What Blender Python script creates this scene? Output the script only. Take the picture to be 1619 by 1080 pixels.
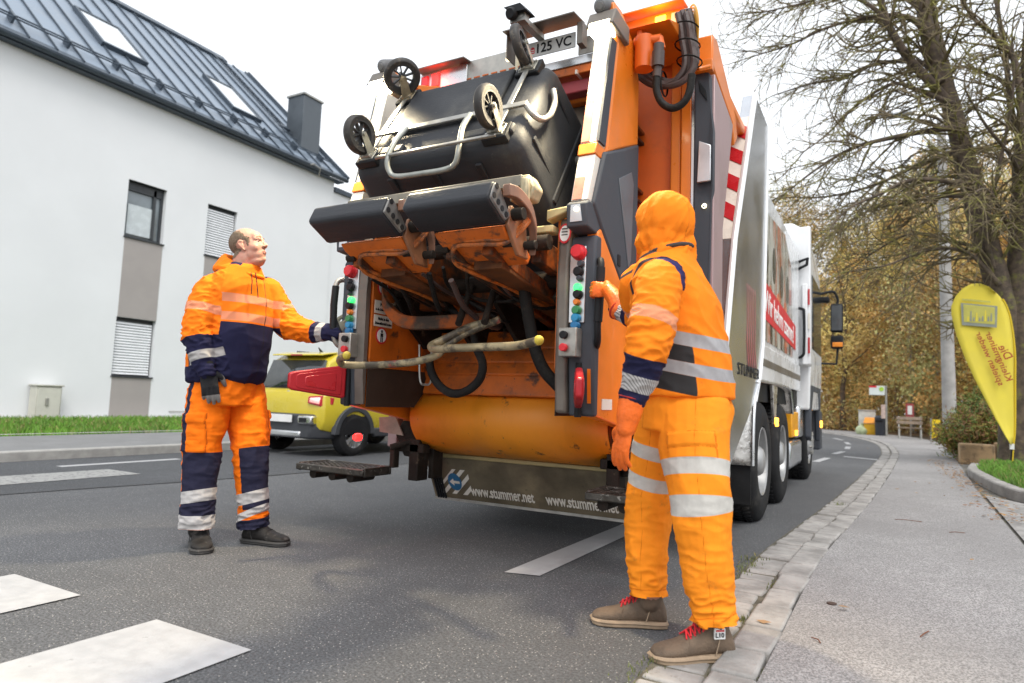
import bpy, bmesh, math, random
import numpy as np
from mathutils import Vector, Matrix, noise
R = math.radians
rnd = random.Random(7)
for o in list(bpy.data.objects): bpy.data.objects.remove(o)
scene = bpy.context.scene
COL = scene.collection

# ---------------------------------------------------------------- camera
CAM_H = 0.93
FPX, PCX, PCY = 1040.0, 809.5, 540.0              # focal length and centre in photograph pixels
_d = np.array([1393-PCX, 655-PCY, FPX]); _d /= np.linalg.norm(_d)
_u = np.array([428., -11650., FPX]); _u -= _u.dot(_d)*_d; _u /= np.linalg.norm(_u)
_x = np.cross(_d, _u); _x = _x if _x[0] > 0 else -_x
CM = np.array([_x, _d, _u])                        # camera -> world (X right of the lorry, Y along the road, Z up)
cam_d = bpy.data.cameras.new('camera'); cam = bpy.data.objects.new('camera', cam_d); COL.objects.link(cam)
cam_d.sensor_width = 36; cam_d.lens = 36*FPX/1619; cam_d.clip_end = 2000; cam_d.clip_start = 0.05
_m = Matrix.Identity(4)
for i in range(3):
    _m[i][0] = CM[i][0]; _m[i][1] = -CM[i][1]; _m[i][2] = -CM[i][2]
_m[0][3], _m[1][3], _m[2][3] = 0, 0, CAM_H
cam.matrix_world = _m
cam_d.dof.use_dof = True; cam_d.dof.focus_distance = 3.6; cam_d.dof.aperture_fstop = 2.2
scene.camera = cam

# ---------------------------------------------------------------- world, sun, exposure
SUN_EL, SUN_ROT = R(56), R(140)
world = bpy.data.worlds.new("World"); scene.world = world; world.use_nodes = True
_nt = world.node_tree; _bg = _nt.nodes['Background']
_sky = _nt.nodes.new('ShaderNodeTexSky'); _sky.sky_type = 'NISHITA'; _sky.sun_disc = False
_sky.sun_elevation = SUN_EL; _sky.sun_rotation = SUN_ROT; _sky.air_density = 1.0; _sky.dust_density = 4.0; _sky.ozone_density = 1.0
_hs = _nt.nodes.new('ShaderNodeHueSaturation'); _hs.inputs['Saturation'].default_value = 0.12
_mx = _nt.nodes.new('ShaderNodeMix'); _mx.data_type = 'RGBA'; _mx.inputs[0].default_value = 0.72
_mx.inputs[7].default_value = (8.6, 9.0, 9.5, 1)   # even overcast layer over the clear-sky model
_nt.links.new(_sky.outputs[0], _hs.inputs['Color']); _nt.links.new(_hs.outputs[0], _mx.inputs[6])
_nt.links.new(_mx.outputs[2], _bg.inputs['Color']); _bg.inputs['Strength'].default_value = 0.095
sun_d = bpy.data.lights.new('sun', 'SUN'); sun = bpy.data.objects.new('sun', sun_d); COL.objects.link(sun)
sun_d.energy = .9; sun_d.angle = R(25); sun_d.color = (1, .96, .9)
_sd = Vector((math.sin(SUN_ROT)*math.cos(SUN_EL), math.cos(SUN_ROT)*math.cos(SUN_EL), math.sin(SUN_EL)))
sun.rotation_euler = _sd.to_track_quat('Z', 'Y').to_euler(); sun.location = _sd*60
vs = scene.view_settings; vs.view_transform = 'Standard'; vs.look = 'None'; vs.gamma = 1; vs.use_curve_mapping = False
vs.exposure = 0.95

# ---------------------------------------------------------------- measuring helpers (photo pixel -> point on a known plane)
def _ray(px, py): return CM @ np.array([px-PCX, py-PCY, FPX])
def _hit(px, py, ax, val):
    r = _ray(px, py); c = np.array([0, 0, CAM_H]); t = (val-c[ax])/r[ax]; return Vector(c+t*r)
def onX(px, py, X): return _hit(px, py, 0, X)
def onY(px, py, Y): return _hit(px, py, 1, Y)
def onZ(px, py, Z=0.): return _hit(px, py, 2, Z)
def atD(px, py, d): return Vector(np.array([0, 0, CAM_H]) + _ray(px, py)*(d/FPX))

# ---------------------------------------------------------------- mesh builder
WORLD = {}
def link(name, data, parent=None):
    o = bpy.data.objects.new(name, data); COL.objects.link(o)
    if parent is not None:
        o.parent = parent; o.matrix_parent_inverse = WORLD.get(parent.name, Matrix.Identity(4)).inverted()
    return o
def tag(o, label=None, cat=None, group=None, kind=None):
    if label: o['label'] = label
    if cat: o['category'] = cat
    if group: o['group'] = group
    if kind: o['kind'] = kind
    return o
def thing(name, label, cat, loc, group=None):
    o = link(name, None); o.location = loc; o.empty_display_size = .2
    WORLD[o.name] = Matrix.Translation(Vector(loc)); return tag(o, label, cat, group)
def kids(o): return [c for c in COL.objects if c.parent == o]
def dup(o, loc, rz=0., sc=1., label=None, parent=None):
    c = o.copy(); COL.objects.link(c)
    if parent is not None: c.parent = parent; c.matrix_parent_inverse = o.matrix_parent_inverse.copy()
    else:
        c.location = loc; c.rotation_euler = (0, 0, rz); c.scale = (sc, sc, sc)
        if label: c['label'] = label
    for ch in list(o.children): dup(ch, None, parent=c)
    return c

class MB:
    def __init__(s): s.v = []; s.f = []; s.m = []
    def add(s, vs, fs, mi=0):
        b = len(s.v); s.v += [tuple(p) for p in vs]; s.f += [[b+i for i in f] for f in fs]; s.m += [mi]*len(fs); return s
    def box(s, x0, x1, y0, y1, z0, z1, mi=0):
        vs = [(x0,y0,z0),(x1,y0,z0),(x1,y1,z0),(x0,y1,z0),(x0,y0,z1),(x1,y0,z1),(x1,y1,z1),(x0,y1,z1)]
        return s.add(vs, [(3,2,1,0),(4,5,6,7),(0,1,5,4),(1,2,6,5),(2,3,7,6),(3,0,4,7)], mi)
    def obox(s, c, ux, uy, uz, mi=0):      # half-axis vectors
        c, ux, uy, uz = Vector(c), Vector(ux), Vector(uy), Vector(uz)
        vs = [c+a*ux+b*uy+d*uz for d in (-1,1) for (a,b) in ((-1,-1),(1,-1),(1,1),(-1,1))]
        return s.add(vs, [(3,2,1,0),(4,5,6,7),(0,1,5,4),(1,2,6,5),(2,3,7,6),(3,0,4,7)], mi)
    def prism(s, poly, vec, mi=0):
        n = len(poly); vec = Vector(vec); a = [Vector(p) for p in poly]; b = [p+vec for p in a]
        return s.add(a+b, [list(range(n))[::-1], list(range(n, 2*n))]+[(i, (i+1) % n, n+(i+1) % n, n+i) for i in range(n)], mi)
    def beam(s, p0, p1, w, h, up=(0,0,1), mi=0):
        p0, p1 = Vector(p0), Vector(p1); d = p1-p0; up = Vector(up)
        sd = d.cross(up).normalized(); u2 = sd.cross(d).normalized()
        return s.obox((p0+p1)/2, sd*w/2, d/2, u2*h/2, mi)
    def tube(s, pts, r, seg=10, mi=0, cap=True):
        pts = [Vector(p) for p in pts]; n = len(pts); rs = r if isinstance(r, (list, tuple)) else [r]*n
        t = (pts[1]-pts[0]).normalized(); ref = Vector((0,0,1)) if abs(t.z) < .9 else Vector((1,0,0))
        u = t.cross(ref).normalized(); b = len(s.v); vs = []
        for i in range(n):
            if i == 0: t = pts[1]-pts[0]
            elif i == n-1: t = pts[-1]-pts[-2]
            else: t = (pts[i+1]-pts[i]).normalized()+(pts[i]-pts[i-1]).normalized()
            if t.length < 1e-9: t = Vector((0,0,1))
            t.normalize(); u = (u-t*u.dot(t))
            if u.length < 1e-6: u = t.orthogonal()
            u.normalize(); w = t.cross(u)
            for k in range(seg):
                a = 2*math.pi*k/seg; vs.append(pts[i]+(u*math.cos(a)+w*math.sin(a))*rs[i])
        fs = [(i*seg+k, i*seg+(k+1) % seg, (i+1)*seg+(k+1) % seg, (i+1)*seg+k) for i in range(n-1) for k in range(seg)]
        if cap: fs += [list(range(seg))[::-1], [(n-1)*seg+k for k in range(seg)]]
        return s.add(vs, fs, mi)
    def cyl(s, p0, p1, r, seg=20, mi=0): return s.tube([p0, p1], r, seg, mi)
    def lathe(s, prof, p0, axis, seg=32, mi=0, close=False):    # prof: (radius, height along axis)
        p0 = Vector(p0); ax = Vector(axis).normalized(); u = ax.orthogonal().normalized(); w = ax.cross(u); vs = []
        for (r, h) in prof:
            for k in range(seg):
                a = 2*math.pi*k/seg; vs.append(p0+ax*h+(u*math.cos(a)+w*math.sin(a))*r)
        n = len(prof); rng = n if close else n-1
        fs = [(i*seg+k, i*seg+(k+1) % seg, ((i+1) % n)*seg+(k+1) % seg, ((i+1) % n)*seg+k) for i in range(rng) for k in range(seg)]
        return s.add(vs, fs, mi)
    def ball(s, c, r, seg=16, rings=10, ax=None, mi=0):
        c = Vector(c); r = r if isinstance(r, (list, tuple)) else (r, r, r)
        A = ax or (Vector((1,0,0)), Vector((0,1,0)), Vector((0,0,1))); vs = []; fs = []
        vs.append(c+A[2]*r[2])
        for i in range(1, rings):
            th = math.pi*i/rings
            for k in range(seg):
                a = 2*math.pi*k/seg
                vs.append(c+A[0]*(r[0]*math.sin(th)*math.cos(a))+A[1]*(r[1]*math.sin(th)*math.sin(a))+A[2]*(r[2]*math.cos(th)))
        vs.append(c-A[2]*r[2]); L = len(vs)-1
        for k in range(seg):
            fs.append((0, 1+k, 1+(k+1) % seg)); fs.append((L, L-seg+(k+1) % seg, L-seg+k))
        for i in range(rings-2):
            for k in range(seg):
                a = 1+i*seg; fs.append((a+k, a+seg+k, a+seg+(k+1) % seg, a+(k+1) % seg))
        return s.add(vs, fs, mi)
    def loft(s, rings, mi=0, closed=True, cap=True):            # rings: lists of points, same length
        n = len(rings[0]); vs = [p for r in rings for p in r]; k2 = n if closed else n-1
        fs = [(i*n+k, i*n+(k+1) % n, (i+1)*n+(k+1) % n, (i+1)*n+k) for i in range(len(rings)-1) for k in range(k2)]
        if cap and closed: fs += [list(range(n))[::-1], [(len(rings)-1)*n+k for k in range(n)]]
        return s.add(vs, fs, mi)
    def mesh(s, name):
        me = bpy.data.meshes.new(name); me.from_pydata(s.v, [], s.f); me.update(); return me
    def build(s, name, mats, parent=None, bevel=0., seg=2, smooth=True, ang=38, solid=0., fix=True):
        me = s.mesh(name)
        if fix:
            bm = bmesh.new(); bm.from_mesh(me); bmesh.ops.recalc_face_normals(bm, faces=bm.faces); bm.to_mesh(me); bm.free()
        mats = mats if isinstance(mats, (list, tuple)) else [mats]
        for m in mats: me.materials.append(m)
        if len(mats) > 1: me.polygons.foreach_set('material_index', s.m)
        if smooth:
            me.polygons.foreach_set('use_smooth', [True]*len(me.polygons)); me.set_sharp_from_angle(angle=R(ang))
        o = link(name, me, parent)
        if solid:
            d = o.modifiers.new('solid', 'SOLIDIFY'); d.thickness = solid; d.offset = 0
        if bevel:
            b = o.modifiers.new('bevel', 'BEVEL'); b.width = bevel; b.segments = seg; b.limit_method = 'ANGLE'; b.angle_limit = R(32); b.harden_normals = False
        return o

def spline(pts, n=6):                                           # Catmull-Rom through points
    P = [Vector(p) for p in pts]; out = []
    for i in range(len(P)-1):
        p0 = P[i-1] if i else P[0]*2-P[1]; p1, p2 = P[i], P[i+1]; p3 = P[i+2] if i+2 < len(P) else P[-1]*2-P[-2]
        for k in range(n):
            t = k/n; out.append(.5*((2*p1)+(p2-p0)*t+(2*p0-5*p1+4*p2-p3)*t*t+(3*p1-p0-3*p2+p3)*t**3))
    out.append(P[-1]); return out

def text(name, body, mat, parent, org, right, up, width=None, height=None, off=0.0, depth=.0015, bold=0., mirror=False, align='LEFT', space=1.):
    cu = bpy.data.curves.new(name, 'FONT'); cu.body = body; cu.size = 1; cu.extrude = .01; cu.offset = bold; cu.align_x = 'LEFT'; cu.resolution_u = 4; cu.space_character = space
    ob = bpy.data.objects.new(name, cu); COL.objects.link(ob); bpy.context.view_layer.update()
    me = bpy.data.meshes.new_from_object(ob.evaluated_get(bpy.context.evaluated_depsgraph_get()))
    bpy.data.objects.remove(ob); bpy.data.curves.remove(cu)
    n = len(me.vertices); co = np.empty(n*3); me.vertices.foreach_get('co', co); co = co.reshape(-1, 3)
    lo, hi = co.min(0), co.max(0); w, h = hi[0]-lo[0], hi[1]-lo[1]
    sx = width/w if width else height/h; sy = height/h if height else sx
    right, up = Vector(right).normalized(), Vector(up).normalized(); nn = right.cross(up)
    X = (co[:, 0]-lo[0])*sx; Yy = (co[:, 1]-lo[1])*sy; Z = co[:, 2]/.01*depth
    if align == 'CENTER': X = X-w*sx/2
    if mirror: X = -X
    org = Vector(org)+nn*off
    out = np.array(org)+np.outer(X, np.array(right))+np.outer(Yy, np.array(up))+np.outer(Z, np.array(nn))
    me.vertices.foreach_set('co', out.ravel()); me.materials.clear(); me.materials.append(mat)
    if mirror: me.flip_normals()
    me.update(); return link(name, me, parent)

# ---------------------------------------------------------------- materials
def _n(nt, t, **kw):
    n = nt.nodes.new(t)
    for k, v in kw.items(): setattr(n, k, v)
    return n
def noise_node(nt, co, scale, detail=5, rough=.6, stretch=None):
    if stretch:
        mp = _n(nt, 'ShaderNodeMapping'); mp.inputs['Scale'].default_value = stretch; nt.links.new(co, mp.inputs[0]); co = mp.outputs[0]
    t = _n(nt, 'ShaderNodeTexNoise'); t.inputs['Scale'].default_value = scale; t.inputs['Detail'].default_value = detail; t.inputs['Roughness'].default_value = rough
    nt.links.new(co, t.inputs['Vector']); return t.outputs['Fac']
def mapr(nt, val, a, b, c=0., d=1., smooth=True):
    m = _n(nt, 'ShaderNodeMapRange', interpolation_type='SMOOTHSTEP' if smooth else 'LINEAR')
    nt.links.new(val, m.inputs[0])
    for i, x in enumerate((a, b, c, d)): m.inputs[i+1].default_value = x
    return m.outputs[0]
def mixc(nt, fac, a, b):
    m = _n(nt, 'ShaderNodeMix', data_type='RGBA')
    for i, x in ((0, fac), (6, a), (7, b)):
        if hasattr(x, 'is_output'): nt.links.new(x, m.inputs[i])
        else: m.inputs[i].default_value = x if i == 0 else (*x[:3], 1)
    return m.outputs[2]
def M(name, col, rough=.5, metal=0., var=.12, vs=5., bump=0., bs=60., spots=(), coat=0., emit=None, es=0., alpha=1., trans=0., rvar=.12, spec=.5, sheen=0., stretch=None):
    m = bpy.data.materials.new(name); m.use_nodes = True; nt = m.node_tree; p = nt.nodes['Principled BSDF']
    co = _n(nt, 'ShaderNodeTexCoord').outputs['Object']
    f = noise_node(nt, co, vs, 6, stretch=stretch)
    lo = [c*(1-var) for c in col]; hi = [min(1, c*(1+var)) for c in col]
    c = mixc(nt, mapr(nt, f, .3, .7), lo, hi)
    for (sc, thr, soft, scale, amt) in spots:
        s = noise_node(nt, co, scale, 8, .65, stretch); c = mixc(nt, mapr(nt, s, thr, thr+soft, 0, amt), c, sc)
    nt.links.new(c, p.inputs['Base Color'])
    nt.links.new(mapr(nt, f, .3, .7, max(0, rough-rvar), min(1, rough+rvar)), p.inputs['Roughness'])
    p.inputs['Metallic'].default_value = metal; p.inputs['Specular IOR Level'].default_value = spec
    if coat: p.inputs['Coat Weight'].default_value = coat; p.inputs['Coat Roughness'].default_value = .08
    if sheen: p.inputs['Sheen Weight'].default_value = sheen; p.inputs['Sheen Roughness'].default_value = .6
    if emit: p.inputs['Emission Color'].default_value = (*emit, 1); p.inputs['Emission Strength'].default_value = es
    if alpha < 1: p.inputs['Alpha'].default_value = alpha
    if trans: p.inputs['Transmission Weight'].default_value = trans
    if bump:
        b = _n(nt, 'ShaderNodeBump'); b.inputs['Strength'].default_value = bump; b.inputs['Distance'].default_value = .01
        nt.links.new(noise_node(nt, co, bs, 4, stretch=stretch), b.inputs['Height']); nt.links.new(b.outputs[0], p.inputs['Normal'])
    return m
DIRT = (.035, .028, .022)
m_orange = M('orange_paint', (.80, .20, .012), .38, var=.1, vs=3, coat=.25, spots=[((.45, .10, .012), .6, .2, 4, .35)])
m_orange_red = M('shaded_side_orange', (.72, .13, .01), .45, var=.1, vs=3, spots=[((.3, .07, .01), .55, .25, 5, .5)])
m_trough = M('streaked_lamplit_trough_paint', (.78, .27, .014), .45, var=.15, vs=3, bump=.12, bs=40, stretch=(1,1,.35),  # yellower base paints in the lamp light from below; dark streaks are dirt
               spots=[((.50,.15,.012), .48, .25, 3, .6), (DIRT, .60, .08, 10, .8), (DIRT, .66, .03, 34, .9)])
m_orange_d = M('grimy_orange_paint', (.60, .13, .009), .5, var=.15, vs=4, bump=.15, bs=40,
               spots=[(DIRT, .55, .12, 9, .9), ((.14, .045, .012), .46, .25, 2.2, .75), (DIRT, .66, .03, 38, .9)])
m_orange_g = M('filthy_shaded_orange_steel', (.28, .066, .012), .65, spec=.2, var=.3, vs=5, bump=.3, bs=30,  # oily grime, darkened further to hold the shade inside the hopper
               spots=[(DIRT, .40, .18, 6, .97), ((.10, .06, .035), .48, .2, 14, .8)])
m_black = M('black_plastic', (.016, .017, .019), .6, spec=.2, var=.2, bump=.1, bs=300, spots=[((.09, .08, .065), .6, .25, 8, .5)])
m_grime = M('grimy_dark_steel', (.026, .020, .016), .7, spec=.2, metal=.15, var=.4, vs=7, bump=.4, bs=35, spots=[((.16, .12, .08), .58, .15, 9, .7)])
m_brown = M('dirty_brown_plate', (.048, .032, .024), .65, spec=.2, var=.25, vs=6, bump=.15, bs=80, spots=[(DIRT, .68, .03, 50, .9)])
m_grey = M('dark_grey_plastic', (.060, .066, .078), .6, spec=.22, var=.08, vs=3, bump=.08, bs=400)
m_grey2 = M('brownish_grey_steel', (.16, .14, .12), .5, metal=.3, var=.2, vs=5, spots=[((.08, .065, .05), .55, .2, 7, .6)])
m_steel = M('galvanised_steel', (.38, .37, .34), .42, metal=.75, var=.2, vs=9, bump=.05, spots=[((.22, .18, .12), .6, .15, 12, .6)])
m_alu = M('brushed_aluminium', (.62, .63, .64), .32, metal=.9, var=.1, vs=4)
m_silver = M('silver_panel', (.55, .57, .60), .22, metal=.85, var=.06, vs=2, rvar=.05)
m_tread = M('chequer_plate', (.62, .60, .57), .33, metal=.9, var=.15, vs=20, bump=.6, bs=38, spots=[((.2, .16, .12), .6, .2, 7, .6)])
m_white = M('white_body_paint', (.74, .75, .76), .3, var=.03, vs=2, coat=.4, spots=[((.45, .43, .40), .62, .25, 3, .3)])
m_pink = M('greyed_red_side_panel', (.36, .25, .25), .4, metal=.2, var=.06, vs=2)
m_rubber = M('rubber', (.016, .016, .017), .75, spec=.2, var=.3, bump=.2, bs=120, spots=[((.09, .085, .08), .6, .2, 12, .5)])
m_red = M('red_plastic', (.42, .010, .018), .4, var=.1, bump=.05, bs=200, spots=[((.25, .01, .012), .6, .2, 9, .5)])
m_redrefl = M('red_reflector', (.45, .014, .022), .25, var=.06, coat=.5)
m_crimson = M('crimson_paint', (.42, .06, .07), .5, var=.15)
m_whitep = M('white_print', (.78, .78, .76), .5, var=.05)
m_blackp = M('black_print', (.014, .014, .016), .55, spec=.25, var=.1)
m_redp = M('red_print', (.60, .02, .03), .5, var=.05)
m_refl = M('pale_reflector', (.74, .70, .62), .3, var=.05, coat=.3)
m_reflred = M('pinkish_reflector', (.62, .24, .17), .35, var=.1, vs=12)
m_dark = M('dark_cavity', (.018, .013, .010), .85, spec=.1, var=.4, vs=6, bump=.3, bs=25, spots=[((.14, .05, .015), .6, .12, 6, .7)])  # near-black base puts the shade inside the hopper into the colour
m_dirtgrey = M('scuffed_hopper_steel', (.16, .135, .105), .6, metal=.35, var=.35, vs=5, bump=.3, bs=18, spots=[((.05, .035, .025), .52, .15, 8, .85), ((.32, .30, .26), .62, .1, 10, .6)])
m_hose = M('black_hose', (.016, .015, .014), .65, spec=.2, var=.3, bump=.5, bs=70, spots=[((.09, .07, .05), .55, .2, 15, .6)])
m_brownhose = M('brown_hose', (.07, .045, .04), .55, var=.2, bump=.2, bs=70)
m_yellowtube = M('worn_yellow_tube', (.33, .27, .16), .5, metal=.2, var=.25, vs=9, spots=[((.05, .04, .032), .46, .12, 7, .9), ((.35, .06, .05), .62, .05, 5, .7)])
m_yellow = M('yellow_cap', (.55, .42, .05), .6, var=.3, vs=30)
m_glass = M('dark_glass', (.03, .035, .04), .06, var=.1, rvar=.02, spec=.8)
m_lamp_w = M('lit_floodlight', (.9, .9, .85), .3, emit=(1, .9, .62), es=9)
m_lamp_a = M('lit_amber_lamp', (.9, .5, .1), .3, emit=(1, .36, .03), es=3.5)
m_lamp_r = M('lit_red_lamp', (.8, .02, .02), .3, emit=(1, .012, .01), es=3.2)
m_lamp_g = M('lit_green_button', (.1, .9, .2), .3, emit=(.015, .9, .10), es=1.3)
m_lamp_ww = M('lit_small_lamp', (.9, .9, .8), .3, emit=(1, .85, .5), es=1.6)
m_chrome = M('chrome', (.7, .7, .7), .15, metal=1, var=.05)
# ================================================================ SETTING
def asphalt(name, base, speck=.5, sc=1.0, patches=()):
    m = bpy.data.materials.new(name); m.use_nodes = True; nt = m.node_tree; p = nt.nodes['Principled BSDF']
    co = _n(nt, 'ShaderNodeTexCoord').outputs['Object']
    big = noise_node(nt, co, .35, 4); mid = noise_node(nt, co, 6, 6); fine = noise_node(nt, co, 95*sc, 3, .7)
    c = mixc(nt, mapr(nt, big, .35, .65), [x*.80 for x in base], [x*1.16 for x in base])
    str_ = noise_node(nt, co, 1.0, 4, .6, (1.3, .07, 1)); c = mixc(nt, mapr(nt, str_, .52, .68, 0, .4), c, [x*.62 for x in base])
    c = mixc(nt, mapr(nt, mid, .35, .7, 0, .35), c, [x*.6 for x in base])
    c = mixc(nt, mapr(nt, fine, .40, .60, 0, 1), [x*.42 for x in base], c)
    v = _n(nt, 'ShaderNodeTexVoronoi'); v.inputs['Scale'].default_value = 85*sc; nt.links.new(co, v.inputs['Vector'])
    lt = mapr(nt, v.outputs['Distance'], .14, .30, 1, 0)
    pick = _n(nt, 'ShaderNodeSeparateColor'); nt.links.new(v.outputs['Color'], pick.inputs[0])
    sel = mapr(nt, pick.outputs[0], .60, .78, 0, speck)
    mu = _n(nt, 'ShaderNodeMath', operation='MULTIPLY'); nt.links.new(lt, mu.inputs[0]); nt.links.new(sel, mu.inputs[1])
    c = mixc(nt, mu.outputs[0], c, (.55, .53, .50))
    crk = _n(nt, 'ShaderNodeTexVoronoi', feature='DISTANCE_TO_EDGE'); crk.inputs['Scale'].default_value = .45
    wob = _n(nt, 'ShaderNodeMapping'); nt.links.new(co, wob.inputs[0])
    nt.links.new(c, p.inputs['Base Color']); p.inputs['Roughness'].default_value = .82
    b = _n(nt, 'ShaderNodeBump'); b.inputs['Strength'].default_value = .55; b.inputs['Distance'].default_value = .006
    h = noise_node(nt, co, 120*sc, 3, .7); nt.links.new(h, b.inputs['Height']); nt.links.new(b.outputs[0], p.inputs['Normal'])
    return m
m_road = asphalt('road_asphalt', (.132, .135, .142), .75)
m_road2 = asphalt('far_lane_asphalt', (.088, .092, .100), .4)
m_pave = asphalt('pavement_asphalt', (.39, .375, .37), .4, 1.3)
m_soil = M('soil', (.07, .055, .035), .95, var=.3, vs=3, bump=.5, bs=20, spots=[((.12, .07, .03), .5, .2, 4, .7)])
m_paint = M('road_paint', (.42, .42, .425), .6, var=.08, vs=14, bump=.2, bs=90, spots=[((.28, .28, .28), .64, .06, 22, .8), ((.42, .42, .42), .6, .1, 4, .5)])
m_paint_old = M('worn_road_paint', (.30, .30, .29), .7, var=.15, vs=10, bump=.2, bs=90, spots=[((.1, .1, .1), .5, .12, 20, .8)])
m_granite = M('granite_sett', (.30, .285, .27), .8, var=.28, vs=5, bump=.5, bs=60, spots=[((.20, .18, .16), .58, .1, 30, .6)])
m_kerb = M('concrete_kerb', (.34, .33, .31), .85, var=.15, vs=6, bump=.4, bs=60)
m_grass = M('grass_blade', (.13, .27, .03), .6, var=.45, vs=2.2)
m_turf = M('turf_soil', (.06, .10, .02), .9, var=.4, vs=6, bump=.4, bs=40)

def sheet(name, poly, z, mat, kind='structure', tri=True):
    b = MB(); b.add([(x, y, z) for x, y in poly], [list(range(len(poly)))]); o = b.build(name, mat, smooth=False)
    me = o.data
    bm = bmesh.new(); bm.from_mesh(me); bmesh.ops.triangulate(bm, faces=bm.faces)
    for f in bm.faces:
        if f.normal.z < 0: f.normal_flip()
    bm.to_mesh(me); bm.free(); tag(o, kind=kind); return o
sheet_pts = [(.5,-6),(6,-6),(6,16.5),(.9,16.5)]
tag(MB().add([(-700,-300,-.06),(700,-300,-.06),(700,900,-.06),(-700,900,-.06)], [(0,1,2,3)]).build('ground', m_soil, smooth=False), kind='structure')
# right edge of the carriageway (road side of the sett gutter), bending left in the distance
RK = [(-.90,-6), (-.80,0), (-.73,2.26), (-.69,4.53), (-.55,6.5), (-.41,8.65), (-.16,13.5), (0.0,18.8), (-.24,24.6), (-1.18,29.7), (-2.4,32.8), (-5.5,37.5), (-10,42), (-18,48), (-40,60)]
RK = [(p.x, p.y) for p in spline([(x, y, 0) for x, y in RK], 6)]
LK = [(-8.87,-6), (-8.87,16), (-9.1,22), (-10.2,28), (-13,34), (-19,40), (-45,52)]
LK = [(p.x, p.y) for p in spline([(x, y, 0) for x, y in LK], 6)]
sheet('road', RK+LK[::-1], 0., m_road)
def off(line, d):
    out = []
    for i, (x, y) in enumerate(line):
        a = line[max(0, i-1)]; b = line[min(len(line)-1, i+1)]; t = Vector((b[0]-a[0], b[1]-a[1])).normalized(); out.append((x+t.y*d, y-t.x*d))
    return out
# newer, darker asphalt of the far lane
sheet('far_lane', [(-6.6,-6), (-6.3,3.0), (-5.9,5.4), (-5.7,9), (-5.6,18), (-8.9,19), (-8.86,-6)], .003, m_road2)
rs_ = random.Random(12)
def crack(name, pts, w, z):
    P = spline([(x, y, z) for x, y in pts], 10); b = MB(); P = [p+Vector((rs_.uniform(-.012,.012), rs_.uniform(-.012,.012), 0)) for p in P]; L_, R_ = [], []
    for i, p in enumerate(P):
        t = (P[min(i+1,len(P)-1)]-P[max(i-1,0)]).normalized(); n = Vector((t.y,-t.x,0))*w*rs_.uniform(.5,1.3); L_.append(p-n); R_.append(p+n)
    b.loft([[a, c] for a, c in zip(L_, R_)], closed=False); tag(b.build(name, M('tar', (.03,.03,.032), .7, var=.3, vs=20), smooth=False), kind='structure')
crack('tar_seam', [(-6.62,-4), (-6.58,0), (-6.3,3.0), (-5.9,5.4), (-5.72,9), (-5.62,17)], .022, .0045)
# pavement on the right, its edges
PVL = off(RK, .36)
PVR = [(.70,-6), (.72,2.5), (.88,6.0), (1.03,10.05), (1.31,15.7), (1.69,25.2), (1.2,31.5), (-1,36.5), (-6,41), (-14,47), (-38,60)]
PVR = [(p.x, p.y) for p in spline([(x, y, 0) for x, y in PVR], 6)]
sheet('pavement', PVL+PVR[::-1], .035, m_pave)
# two rows of granite setts between road and pavement
def setts(name, line, w0, w1, L, zt, mat, seed, zj=.006):
    r = random.Random(seed); b = MB(); acc = 0; pts = [Vector((x, y)) for x, y in line]
    def at_s(s):
        for i in range(len(pts)-1):
            l = (pts[i+1]-pts[i]).length
            if s <= l: t = (pts[i+1]-pts[i])/l; return pts[i]+t*s, t
            s -= l
        return None
    s = 4.0
    while True:
        ln = L*r.uniform(.75, 1.35); q = at_s(s+ln/2)
        if q is None or q[0].y > 34: break
        c, t = q; n = Vector((t.y, -t.x)); a0 = w0+r.uniform(0, .012); a1 = w1-r.uniform(0, .012); dz = r.uniform(-zj, zj)
        h = ln/2-r.uniform(.006, .011); top = []; bot = []
        for (u, v) in ((-h, a0), (h, a0), (h, a1), (-h, a1)):
            j = Vector((r.uniform(-.009, .009), r.uniform(-.006, .006))); p = c+t*u+n*v+j
            top.append((p.x, p.y, zt+dz+r.uniform(-.004, .004))); bot.append((p.x, p.y, -.05))
        k = len(b.v); b.add(bot+top, [(4,5,6,7), (0,1,5,4), (1,2,6,5), (2,3,7,6), (3,0,4,7)]); s += ln
    o = b.build(name, mat, bevel=.012, seg=2); tag(o, kind='structure'); return o
setts('gutter_setts', RK, .0, .19, .135, .012, m_granite, 3)
setts('kerb_setts', RK, .20, .36, .27, .040, m_granite, 5)
sheet('gutter_bed', off(RK, -.01)+off(RK, .37)[::-1], .0015, M('gutter_grit', (.11, .10, .075), .95, var=.4, vs=12, bump=.6, bs=60, spots=[((.09, .12, .03), .6, .1, 4, .8)]))
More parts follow.
